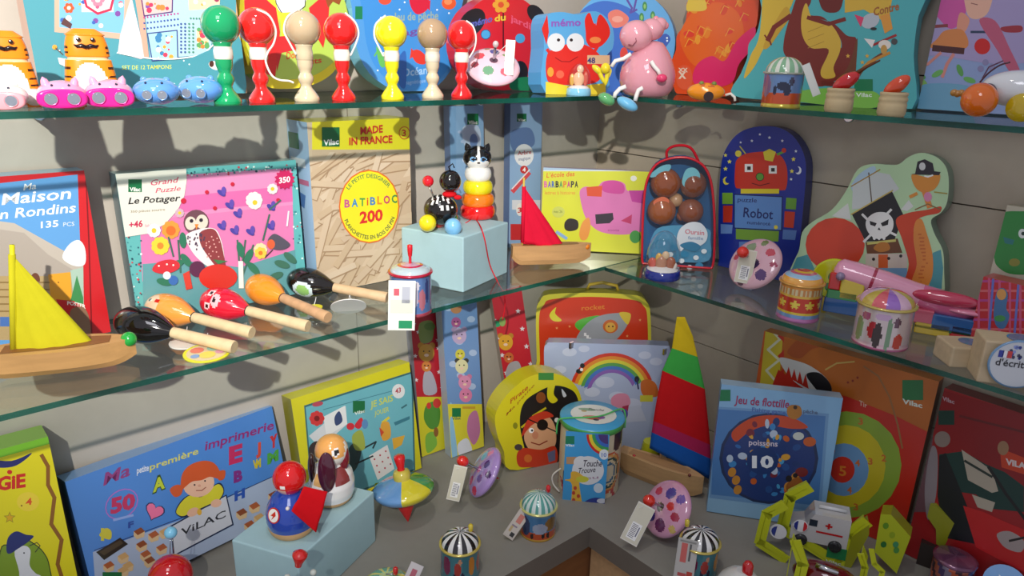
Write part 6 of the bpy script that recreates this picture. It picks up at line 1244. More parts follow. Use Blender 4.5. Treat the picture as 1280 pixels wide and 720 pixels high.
# wooden letter blocks at the right
def wblock(P, w_, d_, h_, rz, label, hole=True):
    T = Toy('wooden_block', label, 'block', P, 'natural wooden blocks', rz=rz); b = MB(); b.box((0, 0, h_/2), (w_, d_, h_), '#cdb896'); o = T.part('body', 'wood', b); m = o.modifiers.new('b', 'BEVEL'); m.width = .0025; m.segments = 2
    if hole: b = MB(); M = Matrix.Translation((w_*.1, 0, h_)) @ Matrix.Rotation(0, 4, 'Z'); b.lathe([(w_*.26, .0003), (.001, .0005)], '#2f86a8', 24, M); T.part('painted_spot', 'gloss', b, 'teal painted spot')
    return T
P = on(1202, 452, Z2); wblock(P, .062, .05, hgt(P, 426), face_cam(P)+pi/2+.55, 'smaller natural wooden block with a teal spot on top')
P = on(1256, 474, Z2); T = wblock(P, .085, .05, hgt(P, 420), face_cam(P)+pi/2+.35, 'larger natural wooden block with a round white label', False)
b = MB(); b.lathe([(.020, .0005), (.001, .0008)], '#2f86a8', 24, Matrix.Translation((.01, 0, hgt(P, 420)))); T.part('painted_spot', 'gloss', b, 'teal painted spot')
q = T.q; M = Matrix.Translation((-.002, -.032, .036)) @ Matrix.Rotation(pi/2, 4, 'X'); b = MB(); b.lathe([(.034, 0), (.034, .0012)], '#c8ccd2', 36, M); lb = T.part('label', 'card', b, 'round white label with blue rim')
b = MB(); b.lathe([(.035, -.0002), (.035, .0009), (.0325, .0016)], '#6a94bc', 36, M, cap=False); b.build('label_rim', 'card', lb)
vs, fs = glyphs("d'écriture", .015); b = MB(); b.add([(-.026+.052*x, .003*0-.004+.010*y, .0017) for x, y in vs], fs, '#26262e', False, M); b.build('label_text', 'card', lb)
b = MB(); random.seed(4)
for i in range(16): M2 = M @ Matrix.Translation((random.uniform(-.014, .016), random.uniform(.008, .026), .0016)); b.add([(.0022*cos(k), .0028*sin(k), 0) for k in (0, 1.2, 2.5, 3.8, 5)], [(0, 1, 2, 3, 4)], random.choice(['#2a3a8a', '#6a7ac8', '#8a9ad8', '#3a3a5a']), False, M2)
for x, c in ((-.022, '#2a3a9a'), (-.017, '#e8e8ec'), (-.012, '#c83a3a')): b.add([(x-.003, .008, .0017), (x+.003, .008, .0017), (x+.003, .018, .0017), (x-.003, .018, .0017)], [(0, 1, 2, 3)], c, False, M)
b.build('label_print', 'card', lb)
# ================================================================ toys on the counter
# superhero wobbly figure
P = on(366, 661, Zb2); T = Toy('wobbly_figure', 'round wobbly superhero in blue with a red mask and cape', 'toy', P); s = T.s; q = T.q; k = T.k*s
b = MB(); b.lathe([(24*s, 0), (27*s, 3*k), (29*s, 8*k), (28.5*s, 10*k)], '#c9a070', 36); T.part('base', 'wood', b, 'bare wood base')
def hero(u, z, r):
    return '#2246a8'
b = MB(); b.lathe([(28.8*s, 10*k), (30.5*s, 16*k), (30.5*s, 24*k), (28*s, 33*k), (23*s, 41*k), (15*s, 48*k), (8*s, 52*k), (3*s, 53*k)], '#2042a6', 40, sub=.003); T.part('body', 'gloss', b)
M = Matrix.Translation((-20*s, -19*s, 32*k)) @ Matrix.Rotation(-.85, 4, 'Z') @ Matrix.Rotation(1.25, 4, 'X'); b = MB(); b.lathe([(9.5*s, 0), (9.5*s, .0012)], '#c81c22', 24, M); b.lathe([(8*s, .0016), (.001, .0018)], '#ecebea', 24, M); bd = T.part('badge', 'gloss', b, 'round white chest badge')
b = MB(); b.add([(x*s, y*s, .0022) for x, y in ((2, 6), (-4, -1), (0, -1), (-2, -6), (4, 1), (0, 1))], [(0, 1, 5), (0, 5, 4), (2, 5, 1), (2, 3, 4), (2, 4, 5)], '#c81c22', False, M); b.build('emblem', 'gloss', bd, 'red lightning shape')
b = MB(); b.sphere((1*s, 0, 64*k), (20*s, 19*s, 18.5*k), '#cf1216', 40, 28, fn=lambda x, y, z: '#e8b898' if z < -.38 and x < -.25 and y < .2 else ('#f0f0f0' if (x+.45)**2+(z+.1)**2 < .012 and y < 0 else None)); T.part('head', 'gloss', b)
b = MB(); N = 12; vs = []; fs = []
cq = [(366, 617), (383, 604), (410, 614), (392, 647)]      # corners of the cape as seen: neck front, neck back, far tip, near tip
for j in range(N+1):
    t = j/N
    for i in range(N+1):
        u = i/N; x = (cq[0][0]*(1-t)+cq[3][0]*t)*(1-u)+(cq[1][0]*(1-t)+cq[2][0]*t)*u; y = (cq[0][1]*(1-t)+cq[3][1]*t)*(1-u)+(cq[1][1]*(1-t)+cq[2][1]*t)*u
        vs.append(T.q(x, y, (-36+24*u-2*t+1.5*sin(u*9))*s))
for j in range(N):
    for i in range(N): a = j*(N+1)+i; fs.append((a, a+1, a+N+2, a+N+1))
b.add(vs, fs, '#c4121c', True); o = T.part('cape', 'cloth', b, 'red felt cape'); m = o.modifiers.new('s', 'SOLIDIFY'); m.thickness = .0012
b = MB(); b.sphere((-4*s, -23*s, 40*k), 2.6*s, '#e8e0e0', 10, 8); T.part('button', 'gloss', b)

# second wobbly figure: white with a long dark nose
P = on(416, 624, Zb2); T = Toy('wobbly_figure', 'round white wobbly dog with long plum ears and an orange face', 'toy', P); s = T.s; q = T.q; k = T.k*s
b = MB(); b.lathe([(19*s, 0), (22*s, 2*k), (25*s, 6*k), (25*s, 7*k)], '#c9a070', 32); T.part('base', 'wood', b, 'bare wood base')
b = MB(); b.lathe([(25*s, 7*k), (27.5*s, 14*k), (28*s, 24*k), (25.5*s, 35*k), (20*s, 43*k), (12*s, 49*k), (4*s, 51*k)], lambda u, z, r: '#8a3a3a' if abs(u-.84) < .06 and 30*k < z < 46*k else ('#e0b070' if abs(u-.66) < .05 and 30*k < z < 42*k else '#e8e8e8'), 40, sub=.003); T.part('body', 'gloss', b)
b = MB(); b.sphere((2*s, -2*s, 62*k), (20*s, 19*s, 18*k), '#e9e6e0', 40, 28, fn=lambda x, y, z: ('#16100e' if (x-.25)**2+(z-.3)**2 < .028 else '#f4f4f4' if (x-.25)**2+(z-.3)**2 < .06 else '#e8a85c' if z > -.1 and x < .75 else None) if y < -.1 else ('#e8a85c' if z > .2 else None)); hd = T.part('head', 'gloss', b)
b = MB(); b.sphere(tuple(q(411, 575, -27*s)), (10.5*s, 4*s, 24*k), '#4a1c30', 24, 18); T.part('ear', 'gloss', b, 'long plum ear in front')
b = MB(); b.sphere(tuple(q(432, 570, -6*s)), (7*s, 8*s, 16*k), '#7a1c2a', 20, 14); T.part('ear', 'gloss', b, 'dark red ear')
b = MB(); b.sphere(tuple(q(394, 578, -8*s)), (5*s, 8*s, 18*k), '#2a1418', 16, 12, M=None); T.part('scarf', 'gloss', b, 'dark side piece')

# wooden spinning top lying on its point
P = on(510, 652, Z3); T = Toy('spinning_top', 'wooden spinning top with blue, yellow and green segments and a red tip', 'spinning top', P); s = T.s; k = T.k*s
M = Matrix.Rotation(-.10, 4, 'Y') @ Matrix.Rotation(-.12, 4, 'X')
b = MB(); b.lathe([(.5*s, 0), (4*s, 6*k), (10*s, 18*k), (12*s, 27*k)], '#d8181c', 24, M); T.part('tip', 'gloss', b, 'red cone tip')
seg_ = lambda u, z, r: ['#6a9ad0', '#6a9ad0', '#d8cc34', '#d8cc34', '#4a9a4a', '#4a9a4a', '#4a9a4a', '#c83a2a', '#c83a2a', '#6a9ad0'][int(((u-.53) % 1)*10)]
b = MB(); b.lathe([(12*s, 26*k), (24*s, 28*k), (34*s, 33*k), (38*s, 38*k), (37.5*s, 41*k), (32*s, 44*k), (21*s, 48*k), (10*s, 51*k)], seg_, 50, M); T.part('body', 'gloss', b)
b = MB(); b.lathe([(10.5*s, 50*k), (11*s, 56*k), (9*s, 60*k), (6*s, 61*k)], '#c8b84a', 24, M); T.part('neck', 'gloss', b)
b = MB(); b.lathe([(5*s, 60*k), (4.5*s, 64*k), (7*s, 74*k), (6.5*s, 77*k), (2*s, 78*k)], '#d81a1e', 24, M); T.part('knob', 'gloss', b)
b = MB(); 
b.tube([tuple(T.w(on(458, 621, Z3)+Vector((0, 0, .004)))), tuple(T.w(on(470, 612, Z3)+Vector((0, 0, .012)))), (-20*s, 4*s, 46*k)], .0035, '#c9b834', 8); T.part('pull_string', 'cloth', b, 'mustard pull ribbon')
# purple metal top with tag
Cw = above(on(606, 624, Z3), 606, 590)
metal_top(Cw, .053, dirpx(-.75, -.45, .30), '#a88ac8', [(.3, .45, .16, '#5a2a7a'), (-.3, .45, .2, '#8ac0e0'), (.5, -.1, .16, '#6a2a8a'), (-.1, .75, .14, '#e88aa8'), (.0, -.55, .18, '#c83a7a'), (-.5, -.3, .2, '#d87aa0'), (.75, .3, .14, '#4a2a6a'), (.55, -.6, .16, '#c8305a'), (-.65, .1, .12, '#6ab0d8'), (-.45, -.75, .12, '#7a2a8a'), (.1, .05, .14, '#c86aa8')], '#e0281e', 'lilac metal top with purple flowers, a tag, beside the wooden top', (above(on(570, 642, Z3), 571, 604), .026, .072, -.2, .22, face_cam(Cw)), floorz=Z3)
# bottom-edge toys
P = on(216, 762, Z3); T = Toy('pull_along_toy', 'red and yellow pull-along toy with a light blue ball on springs, at the bottom edge', 'toy', P); s = T.s; q = T.q
b = MB(); b.sphere(tuple(q(219, 720, 0)), (26*s, 24*s, 28*s), '#c8121a', 32, 22); T.part('body', 'gloss', b)
b = MB(); b.sphere(tuple(q(203, 729, -22*s)), (21*s, 10*s, 17*s), '#d8d020', 24, 16); T.part('wing', 'gloss', b, 'yellow wing'); b = MB(); b.sphere(tuple(q(190, 734, -10*s)), (17*s, 10*s, 16*s), '#d0c81c', 20, 12); T.part('wing', 'gloss', b, 'yellow wing')
b = MB(); b.sphere(tuple(q(226, 667, 0)), 7.5*s, '#7ac0e4', 18, 12); bl = T.part('antenna_ball', 'gloss', b, 'light blue ball')
for dx in (-2, 2): b = MB(); b.tube([q(226+dx*.6, 674, 0), q(224+dx, 692, 0)], .0006, '#8a8a90', 5); b.build('spring', 'metal', bl)
P = on(392, 806, Z3); T = Toy('spinning_top', 'spinning top at the bottom edge with a red knob, before the pale block', 'spinning top', P); s = T.s; q = T.q
b = MB(); M = Matrix.Translation(q(383, 700, 0)) @ Matrix.Rotation(.2, 4, 'Y'); b.lathe([(4*s, -8*s), (5*s, -3*s), (9*s, 6*s), (9*s, 9*s), (5*s, 12*s), (2*s, 13*s)], '#cc1c1c', 20, M); T.part('knob', 'gloss', b)
b = MB(); b.lathe([(1*s, 0), (5*s, 20*s), (26*s, 36*s), (28*s, 42*s), (16*s, 52*s), (5*s, 56*s)], lambda u, z, r: ['#6aa0b8', '#c8c8c0'][int(u*8) % 2], 40); T.part('body', 'gloss', b)
for e in (-1, 1): b = MB(); b.sphere(tuple(q(383+e*15, 716, -2*s)), 4*s, '#c8d0c8', 12, 8); T.part('bead', 'gloss', b)
P = on(484, 752, Z3)
tin(P, .037, .035, band(.035, [(1, '#8ab0a0')], []), 0, '#d8d034', lambda u, z, r: '#e0d868' if int(u*30) % 3 == 0 else ('#a8d0a8' if int(r*900) % 2 else '#6aa88a'), .018, (.45, 0, '#d8201e'), 'low round tin with a pale green patterned lid and red crank, at the bottom edge', (514, 712, -.025, .022, .045, -.5, .5, '#c9c4c4', [(-.2, 0, .2, .3, '#b05a6a')]))
# black and white lidded tins
def circus(u0): return band(.062, [(.05, '#3a8a9a'), (.93, '#4a8a98'), (1, '#c9b04a')], [(u0-.02, .5, .03, .22, '#b8403a'), (u0-.12, .55, .04, .3, '#8a2a5a'), (u0+.1, .55, .03, .3, '#d8903a'), (u0+.0, .75, .015, .1, '#d8a080'), (u0-.04, .25, .015, .15, '#2a2a4a'), (u0+.02, .25, .015, .15, '#2a2a4a'), (u0+.2, .5, .04, .3, '#b8403a'), (u0-.22, .5, .04, .3, '#3a4a8a')])
P = on(575, 715, Z3)
tin(P, .0335, .062, circus(F), 0, '#cfbc5c', stripes(11, '#141216', '#e6e6e4'), .022, (.6, 0, '#d8c03a'), 'teal circus tin with a black and white striped lid, without a tag')
P = on(871, 712, Z3)
tin(P, .0335, .062, circus(F+.08), 0, '#cfbc5c', stripes(11, '#141216', '#e6e6e4'), .022, (-.85, 0, '#d8c03a'), 'teal circus tin with a black and white striped lid and a grey price tag', (857, 687, -.036, .034, .078, -.2, .02, '#b9b7b2', [(-.3, -.05, .0, .4, '#c8605a'), (-.32, -.38, .1, -.3, '#b84a4a'), (.12, -.42, .4, -.24, '#b83a2a'), (.1, .0, .2, .4, '#5a5a5a'), (-.4, .42, .4, .46, '#8a8a86')]))
P = on(672, 664, Z3)
tin(P, .0335, .060, band(.058, [(.08, '#c89a3a'), (.34, '#c8522a'), (.9, '#4a82b4'), (1, '#6a9ac0')], [(F-.12, .5, .05, .35, '#2f3f6a'), (F+.02, .48, .07, .2, '#a8b4cc'), (F+.13, .6, .07, .25, '#8a6a3a'), (F+.05, .25, .015, .12, '#2a1c1c'), (F+.1, .22, .015, .12, '#2a1c1c'), (F-.05, .2, .015, .1, '#3a2020')]), 0, '#d8d486', stripes(16, '#4f9a90', '#cfe0dc'), .027, (.55, 0, '#d01a22'), 'blue jungle tin with a teal and silver striped lid and red crank', (646, 646, -.026, .022, .060, -.3, .55, '#c6bdb2', [(-.2, .05, .25, .35, '#c87a6a'), (-.3, -.1, .2, -.05, '#8a7a8a'), (.0, -.42, .35, -.28, '#2a2a2a'), (-.3, -.3, -.1, -.1, '#b8a070')]))

# activity tin drum with a cardboard front and a green ribbon
P = on(735, 604, Z3); T = Toy('activity_tin', 'tall round activity tin with a blue printed front, domed lid and green ribbon', 'tin', P); s = T.s; q = T.q; k = T.k*s
Hd = hgt(P, 520); R = .064
def drum(u, z, r):
    v = z/Hd; du = u-.86
    for j, c in enumerate(['#c8583a', '#d8a05a', '#2a4a4a', '#d8c8a0', '#3a6a8a']):
        rr = math.hypot(du*6.2, (v-.38)*1.0*1.9); 
        if .5-j*.07 < rr < .56-j*.07: return c
    if du > .02 and (du-.05)**2*90+(v-.82)**2*14 < .3: return '#3a2a3a'
    if v < .18 and int(u*40+v*9) % 4 == 0: return '#b8404a'
    if u < .66 and int(u*30) % 3 == 0 and v < .3: return '#2a2a30'
    return '#cfc4a8'
b = MB(); b.lathe([(R, 0), (R*1.01, .002), (R, .004), (R, Hd)], drum, 84, sub=.004); T.part('body', 'card', b)
b = MB(); b.lathe([(R*1.02, Hd-.012), (R*1.05, Hd-.010), (R*1.05, Hd+.002), (R*1.0, Hd+.004), (.001, Hd+.005)], lambda u, z, r: '#4aa050' if z < Hd-.003 else '#48a4d4', 48); ld = T.part('lid', 'card', b)
b = MB(); e = Hd+.0056
def topell(x, y, rx, ry, c, dz): b.add([(x+rx*cos(t), y+ry*sin(t), e+dz) for t in [i*2*pi/24 for i in range(24)]], [tuple(range(24))], c)
topell(.002, .0, R*.74, R*.66, '#d8dcd6', 0); topell(-.012, .018, .018, .006, '#7aa080', .0001); topell(.0, -.016, .02, .009, '#c8604a', .0001); topell(.018, -.012, .008, .007, '#8a5aa0', .0002); topell(-.012, -.018, .006, .005, '#e0a04a', .0002); topell(.008, -.024, .006, .004, '#2a2a4a', .0002); topell(-.018, .010, .006, .004, '#b8a060', .0001)
vs, fs = glyphs('Touche', .01); b.add([(-.012+.034*x+.004*y, .016+.009*y, e+.0003) for x, y in vs], fs, '#2a2a3a'); b.build('lid_print', 'card', ld)
b = MB(); b.tube(spline([(-R*1.1, -R*.5, Hd-.03), (-R*1.08, -R*.5, Hd-.004), (-R*.9, -R*.5, Hd+.007), (R*.2, -R*.2, Hd+.008), (R*.9, R*.45, Hd+.008), (R*1.06, R*.4, Hd-.004), (R*1.07, R*.3, Hd-.03)], 4, False), .0018, '#58b868', 6); T.part('ribbon', 'cloth', b, 'green elastic ribbon')
fA = Face(Vector(T.r.location)+Matrix.Rotation(T.rz, 3, 'Z') @ Vector((-.050, -R-.004, 0)), Vector(T.r.location)+Matrix.Rotation(T.rz, 3, 'Z') @ Vector((.036, -R-.004, 0)), h=Hd*.99, lean=0, thick=.0015); fA.body('#3f9ad4', '#2f7ab0')
fA.rect(706, 545, 718, 555, '#1b7a5a'); fA.text('Vilac', 707, 558, 718, 558, 3, '#e8f0f0', .02)
for r_, c_ in ((27, '#c82a2a'), (24, '#e0cc3a'), (20, '#3a9a5a'), (16, '#3a6ac0'), (12, '#4a3a7a')):
    fA.poly([(760+r_*cos(a), 543-r_*sin(a)) for a in [pi+.0+i*.16 for i in range(11)]]+[(760, 543)], c_)
fA.ell(755, 568, 6, 6.5, '#dce4e8'); fA.text('10', 752, 571, 758, 571, 5, '#5a7ac0', .02); fA.rect(708, 571, 722, 580, '#b8906a'); fA.ell(735, 588, 20, 18, '#d6dade'); fA.ell(726, 578, 9, 8, '#d6dade')
fA.text('Touche', 728, 583, 752, 583, 8, '#2a2238', .015, slant=.2); fA.text('Trouve', 722, 592, 744, 590, 7, '#2a2238', .01, slant=.2); fA.text('jeu', 726, 600, 748, 598, 4, '#a88aa0', .01)
fA.smooth([(713, 598), (714, 590), (722, 590), (732, 598), (732, 602), (724, 602), (728, 640), (714, 640), (715, 606), (706, 600)], '#dcae3a'); fA.ell(728, 599, 8, 4, '#c8c83a')
for x, y in ((719, 610), (723, 620), (717, 625), (722, 632), (717, 616)): fA.ell(x, y, 2.2, 2.6, '#b8402a', n=8)
fA.ell(748, 610, 6, 6, '#c8d8e4'); fA.smooth([(730, 628), (744, 622), (758, 626), (760, 640), (730, 640)], '#2a3a8a'); fA.ell(752, 626, 6, 3, '#c8ccd8'); fA.rect(704, 624, 712, 632, '#5aa8d8')
b2 = fA.mb; b2.o = Vector((0, 0, 0)); b2.v = [T.w(p) for p in b2.v]; T.part('front_card', 'card', b2, 'sky blue printed card with a giraffe and rainbow')
b = MB(); b.tube(spline([(-R*.9, -R*.5, .050), (-R*1.15, -R*.6, .036), (-R*1.12, -R*.62, .016), (-R*.9, -R*.75, .004)], 4, False), .0018, '#dcd8d0', 6); T.part('handle', 'cloth', b, 'white side loop')

# rainbow sailboat
A = on(776, 588, Z3); B = on(874, 624, Z3); d = B-A; rz = math.atan2(d.y, d.x); L = d.length*1.05; Pc = (A+B)/2; s = mpp(Pc)
T = Toy('sailboat', 'wooden sailboat with a tall sail of yellow, green, red and blue stripes', 'toy sailboat', Pc, rz=rz); T.rz = rz
hull(L, .046, 32*s, T, col='#cfa673', dark='#b88c5e'); q = T.w
sl = [above(Pc+Vector((.02, .02, 0)), x, y) for x, y in ((850, 397), (866, 402), (872, 432), (881, 482), (887, 540), (890, 596), (888, 599), (848, 572), (812, 558), (816, 505), (824, 463), (840, 430), (846, 402))]
# sail as a curved sheet between left edge and right edge
Ls = [(846, 396), (843, 415), (840, 435), (828, 463), (820, 505), (816, 530), (812, 560)]; Rs = [(856, 396), (866, 420), (872, 446), (881, 486), (886, 535), (888, 560), (889, 600)]
cs_ = ['#d2b422', '#d2b422', '#42a848', '#c81c20', '#c81c20', '#bc2450', '#1f5cb0']
def sp2(P_, t): return P_[min(int(t), len(P_)-2)], P_[min(int(t), len(P_)-2)+1], t-min(int(t), len(P_)-2)
b = MB(); NJ, NI = 36, 14; vs = []; fs = []; cc = []
base = Pc+Vector((.01, .005, 0))
for j in range(NJ+1):
    t = j/NJ*6
    (a1, a2, f1), (b1, b2_, f2) = sp2(Ls, t), sp2(Rs, t)
    lx, ly = a1[0]+(a2[0]-a1[0])*f1, a1[1]+(a2[1]-a1[1])*f1; rx, ry = b1[0]+(b2_[0]-b1[0])*f2, b1[1]+(b2_[1]-b1[1])*f2
    for i in range(NI+1):
        u = i/NI; bend = sin(u*pi)*.012*(j/NJ); P_ = above(base-Vector((cos(face_cam(base)), sin(face_cam(base)), 0))*(-bend), lx+(rx-lx)*u, ly+(ry-ly)*u); vs.append(T.w(P_))
for j in range(NJ):
    for i in range(NI):
        a = j*(NI+1)+i; fs.append((a, a+1, a+NI+2, a+NI+1)); u = i/NI; y = (j+.5)/NJ
        yy = y*6; edge = [2.0, 3.0, 5.0, 5.35]; sh = .35*(u-.5)*0
        c = '#d2b422' if yy < 1.95 else '#42a848' if yy < 3.0 else '#c81c20' if yy < 4.9 else '#b42a58' if yy < 5.35 else '#1f5cb0'
        cc.append(c)
b.add(vs, fs, cc, True); o = T.part('sail', 'cloth', b); m = o.modifiers.new('s', 'SOLIDIFY'); m.thickness = .0008
b = MB(); b.tube([T.w(Pc+Vector((.012, .012, 20*s))), T.w(above(Pc+Vector((.02, .02, 0)), 850, 399))], .0025, '#d8b888', 8); T.part('mast', 'wood', b)
for f_, c_ in ((-.30, '#b82020'), (.36, '#6a1a14')):
    b = MB(); b.sphere((f_*L, -.012, 32*s), .0035, c_, 10, 8); T.part('peg', 'gloss', b, 'small red peg')
P = above(on(800, 590, Z3), 800, 574); T = Toy('boat_crew', 'small yellow and blue figures standing behind the rainbow sailboat deck', 'toy', on(806, 576, Z3)); q = T.q; s = T.s
b = MB(); b.sphere(tuple(q(812, 558, 0)), (9*s, 8*s, 9*s), '#2a62a8', 16, 12); b.sphere(tuple(q(812, 570, 0)), (10*s, 9*s, 10*s), '#1f4a8a', 16, 12); T.part('figure_body', 'gloss', b)
b = MB(); b.sphere(tuple(q(834, 560, 0)), (5*s, 5*s, 6*s), '#b8804a', 14, 10); b.sphere(tuple(q(840, 570, 0)), (9*s, 8*s, 12*s), '#1f3f78', 16, 12); T.part('figure_head', 'gloss', b)
b = MB(); b.lathe([(11*s, 0), (12*s, 20*s), (10*s, 32*s)], '#c4c82a', 10, Matrix.Translation((6*s, -6*s, 0))); T.part('stand', 'plastic', b, 'yellow-green stand')

# pink metal top by the rainbow boat
Cw = above(on(833, 668, Z3), 834, 636)
metal_top(Cw, .054, dirpx(-.75, -.45, .55), '#d49ab8', [(.0, .55, .2, '#5a4a98'), (.3, .2, .15, '#d03a3a'), (.65, 0, .16, '#a82a4a'), (-.2, -.5, .18, '#3a2a7a'), (.3, -.55, .22, '#6a2a5a'), (-.5, .35, .16, '#c83a5a'), (.45, .6, .16, '#6a4aa0'), (-.05, -.05, .16, '#4a2a2a'), (-.7, -.2, .14, '#c86a8a'), (.75, -.4, .12, '#c8a84a')], '#e0301e', 'pink metal top with a red knob and tag, right of the activity tin', (above(on(797, 688, Z3), 797, 655), .033, .078, -.3, .35, face_cam(Cw)), floorz=Z3)
# white bell-like toy at the bottom edge
P = on(922, 752, Z3); T = Toy('white_bell_toy', 'white dome-shaped toy with a red wooden peg, at the bottom edge', 'toy', P); s = T.s; k = T.k*s
b = MB(); b.lathe([(34*s, 0), (34*s, 6*k), (31*s, 18*k), (24*s, 30*k), (14*s, 38*k), (7*s, 41*k)], '#d0d0cc', 40); T.part('dome', 'gloss', b)
b = MB(); b.lathe([(6.5*s, 38*k), (6.5*s, 49*k), (4*s, 53*k), (1*s, 54*k)], '#c0141c', 20, Matrix.Translation((6*s, 0, 0))); T.part('peg', 'gloss', b)

# yellow-green window packs with toy cars
YG = '#b4bc18'
def band_path(T, pts, wd, name='frame', col=YG):
    """card strip following pts (photo points at the front), wd deep"""
    b = MB(); t = .0012; Pn = [T.q(*p) for p in pts]; dv = Vector((0, wd, 0))
    for a, c in zip(Pn, Pn[1:]):
        nrm = (c-a).cross(dv).normalized()*t
        vs = [a, c, c+dv, a+dv]; vs = vs+[v+nrm for v in vs]; b.add(vs, [(0, 1, 2, 3), (7, 6, 5, 4), (0, 4, 5, 1), (1, 5, 6, 2), (2, 6, 7, 3), (3, 7, 4, 0)], col)
    return T.part(name, 'card', b)
def frontstrip(T, pts, wpx, name='front_edge', col='#bcc41c'):
    b = MB(); n = len(pts)
    for a, c in zip(pts, pts[1:]):
        A_, C_ = T.q(*a), T.q(*c); dx = (C_-A_).normalized(); nn = Vector((-dx.z, 0, dx.x))*wpx*T.s/2; e_ = dx*wpx*T.s*.2; th = Vector((0, .003, 0)); v = [A_-nn-e_, C_-nn+e_, C_+nn+e_, A_+nn-e_]; v = v+[p+th for p in v]
        b.add(v, [(0, 1, 2, 3), (7, 6, 5, 4), (0, 4, 5, 1), (1, 5, 6, 2), (2, 6, 7, 3), (3, 7, 4, 0)], col)
    return T.part(name, 'card', b)
P = on(1020, 700, Z3); P.z += .016; T = Toy('window_pack', 'open yellow-green card pack holding a white toy ambulance with a red cross', 'box', P, 'yellow-green toy car packs', rz=face_cam(P)+pi/2+.15); q = T.q; s = T.s
band_path(T, [(997, 613), (978, 629), (974, 670), (1040, 702), (1050, 704), (1053, 662), (1068, 642)], .028)
frontstrip(T, [(999, 612), (980, 628), (977, 670), (1046, 699)], 14); frontstrip(T, [(1050, 702), (1052, 660), (1068, 641)], 15)
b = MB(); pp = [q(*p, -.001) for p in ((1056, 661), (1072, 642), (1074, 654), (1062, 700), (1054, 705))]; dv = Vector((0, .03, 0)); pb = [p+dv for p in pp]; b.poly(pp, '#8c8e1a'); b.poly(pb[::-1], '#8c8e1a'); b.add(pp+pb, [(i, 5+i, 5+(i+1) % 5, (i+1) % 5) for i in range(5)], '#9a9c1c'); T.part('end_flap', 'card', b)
b = MB(); M = Matrix.Translation(q(1043, 686, -.001)); b.box((0, 0, 0), (22*s, .0008, 16*s), '#127a44', M); T.part('logo_square', 'card', b, 'green square mark')
vs, fs = glyphs('Vilac', .02); b = MB(); M = Matrix.Translation(q(1032, 700, -.003)) @ Matrix.Rotation(pi/2, 4, 'X'); b.add([(x*18*s, y*5*s, 0) for x, y in vs], fs, '#cfd4cc', False, M); T.part('logo_text', 'card', b)
def van(P0, rz, sc, body, label, cross=True, base=.004):
    t = thing('toy_car', label, 'toy car', P0, rotz=rz); S = sc
    b = MB(); pr = [(-.5, .12), (.5, .12), (.5, .5), (.47, .62), (.18, .62), (.08, .40), (-.5, .34)]; pr = [(-.5, .10), (.5, .10), (.5, .72), (-.12, .72), (-.26, .44), (-.5, .36)]
    n = len(pr); W = .24; A_ = [(x*S, -W*S, z*S) for x, z in pr]; B_ = [(x*S, W*S, z*S) for x, z in pr]
    b.poly(A_, body); b.poly(B_[::-1], body); b.add(A_+B_, [(i, n+i, n+(i+1) % n, (i+1) % n) for i in range(n)], body); o = b.build('body', 'gloss', t); 
    for x in (-.3, .3):
        for y in (-W, W):
            b = MB(); b.lathe([(.02*S, -.04*S), (.11*S, -.04*S), (.12*S, 0), (.11*S, .04*S), (.02*S, .04*S)], '#26262a', 20, axisM(Vector((x*S, y*S, .12*S)), (0, 1, 0))); b.build('wheel', 'plastic', t)
    b = MB(); M = axisM(Vector((.18*S, -W*S, .72*S)), (1, 0, 0)); b.tube([(-.05*S, 0, .76*S), (.42*S, 0, .76*S)], .035*S, '#d8dadc', 10); b.build('roof_bar', 'plastic', t, 'white roof bar')
    if cross:
        b = MB(); y = -W*S-.0006; 
        for x0, z0, x1, z1, c in ((.08, .50, .20, .54, '#c01c20'), (.12, .46, .16, .58, '#c01c20'), (-.06, .34, .40, .38, '#c01c20'), (-.20, .46, -.06, .60, '#2a3440')): b.add([(x0*S, y, z0*S), (x1*S, y, z0*S), (x1*S, y, z1*S), (x0*S, y, z1*S)], [(0, 1, 2, 3)], c)
        b.build('side_print', 'gloss', t, 'red cross and stripe')
        b = MB(); M = Matrix.Translation((-.34*S, -W*S-.002, .42*S)) @ Matrix.Rotation(pi/2, 4, 'X')
        b.lathe([(.13*S, 0), (.001, .0006)], '#e8e8ea', 24, M); b.build('round_sign', 'card', t, 'round sign of blue, white and red')
        b = MB()
        for sg, c in ((-1, '#26328a'), (1, '#cc2a34')): b.add([(sg*(.05+.0*0)*S, y_*S, .0009) for y_ in (-.1, .1)]+[(sg*.12*S*cos(a), .12*S*sin(a), .0009) for a in (.9, .3, -.3, -.9)], [(0, 1, 2, 3, 4, 5) if sg > 0 else (5, 4, 3, 2, 1, 0)], c, False, M)
        b.build('sign_colours', 'card', t)
    return t
van(T.r.matrix_world.to_translation() if False else P+Vector((0, 0, .010))+Matrix.Rotation(T.rz, 3, 'Z') @ Vector((-2*s, .022, 0)), T.rz, 66*s, '#c6c4c4', 'white toy ambulance with a red cross inside the open yellow-green pack')
P = on(968, 700, Z3); T = Toy('window_pack', 'yellow-green card pack behind and left of the ambulance pack', 'box', P, 'yellow-green toy car packs'); q = T.q; s = T.s
band_path(T, [(968, 630), (950, 645), (947, 680), (950, 686), (978, 696)], .02); frontstrip(T, [(968, 630), (951, 646), (948, 684), (980, 696)], 13)
b = MB(); M = Matrix.Translation(q(967, 666, .008)) @ Matrix.Rotation(pi/2, 4, 'X'); b.lathe([(10*s, 0), (10*s, .002)], '#d8d8dc', 24, M); b.add([(8*s*cos(a), 8*s*sin(a), .0024) for a in (1.8, 2.3, 2.8, 3.3, 3.8, 4.3)], [(0, 1, 2, 3, 4, 5)], '#2a3a8a', False, M); T.part('round_sign', 'card', b, 'round blue and white sign')
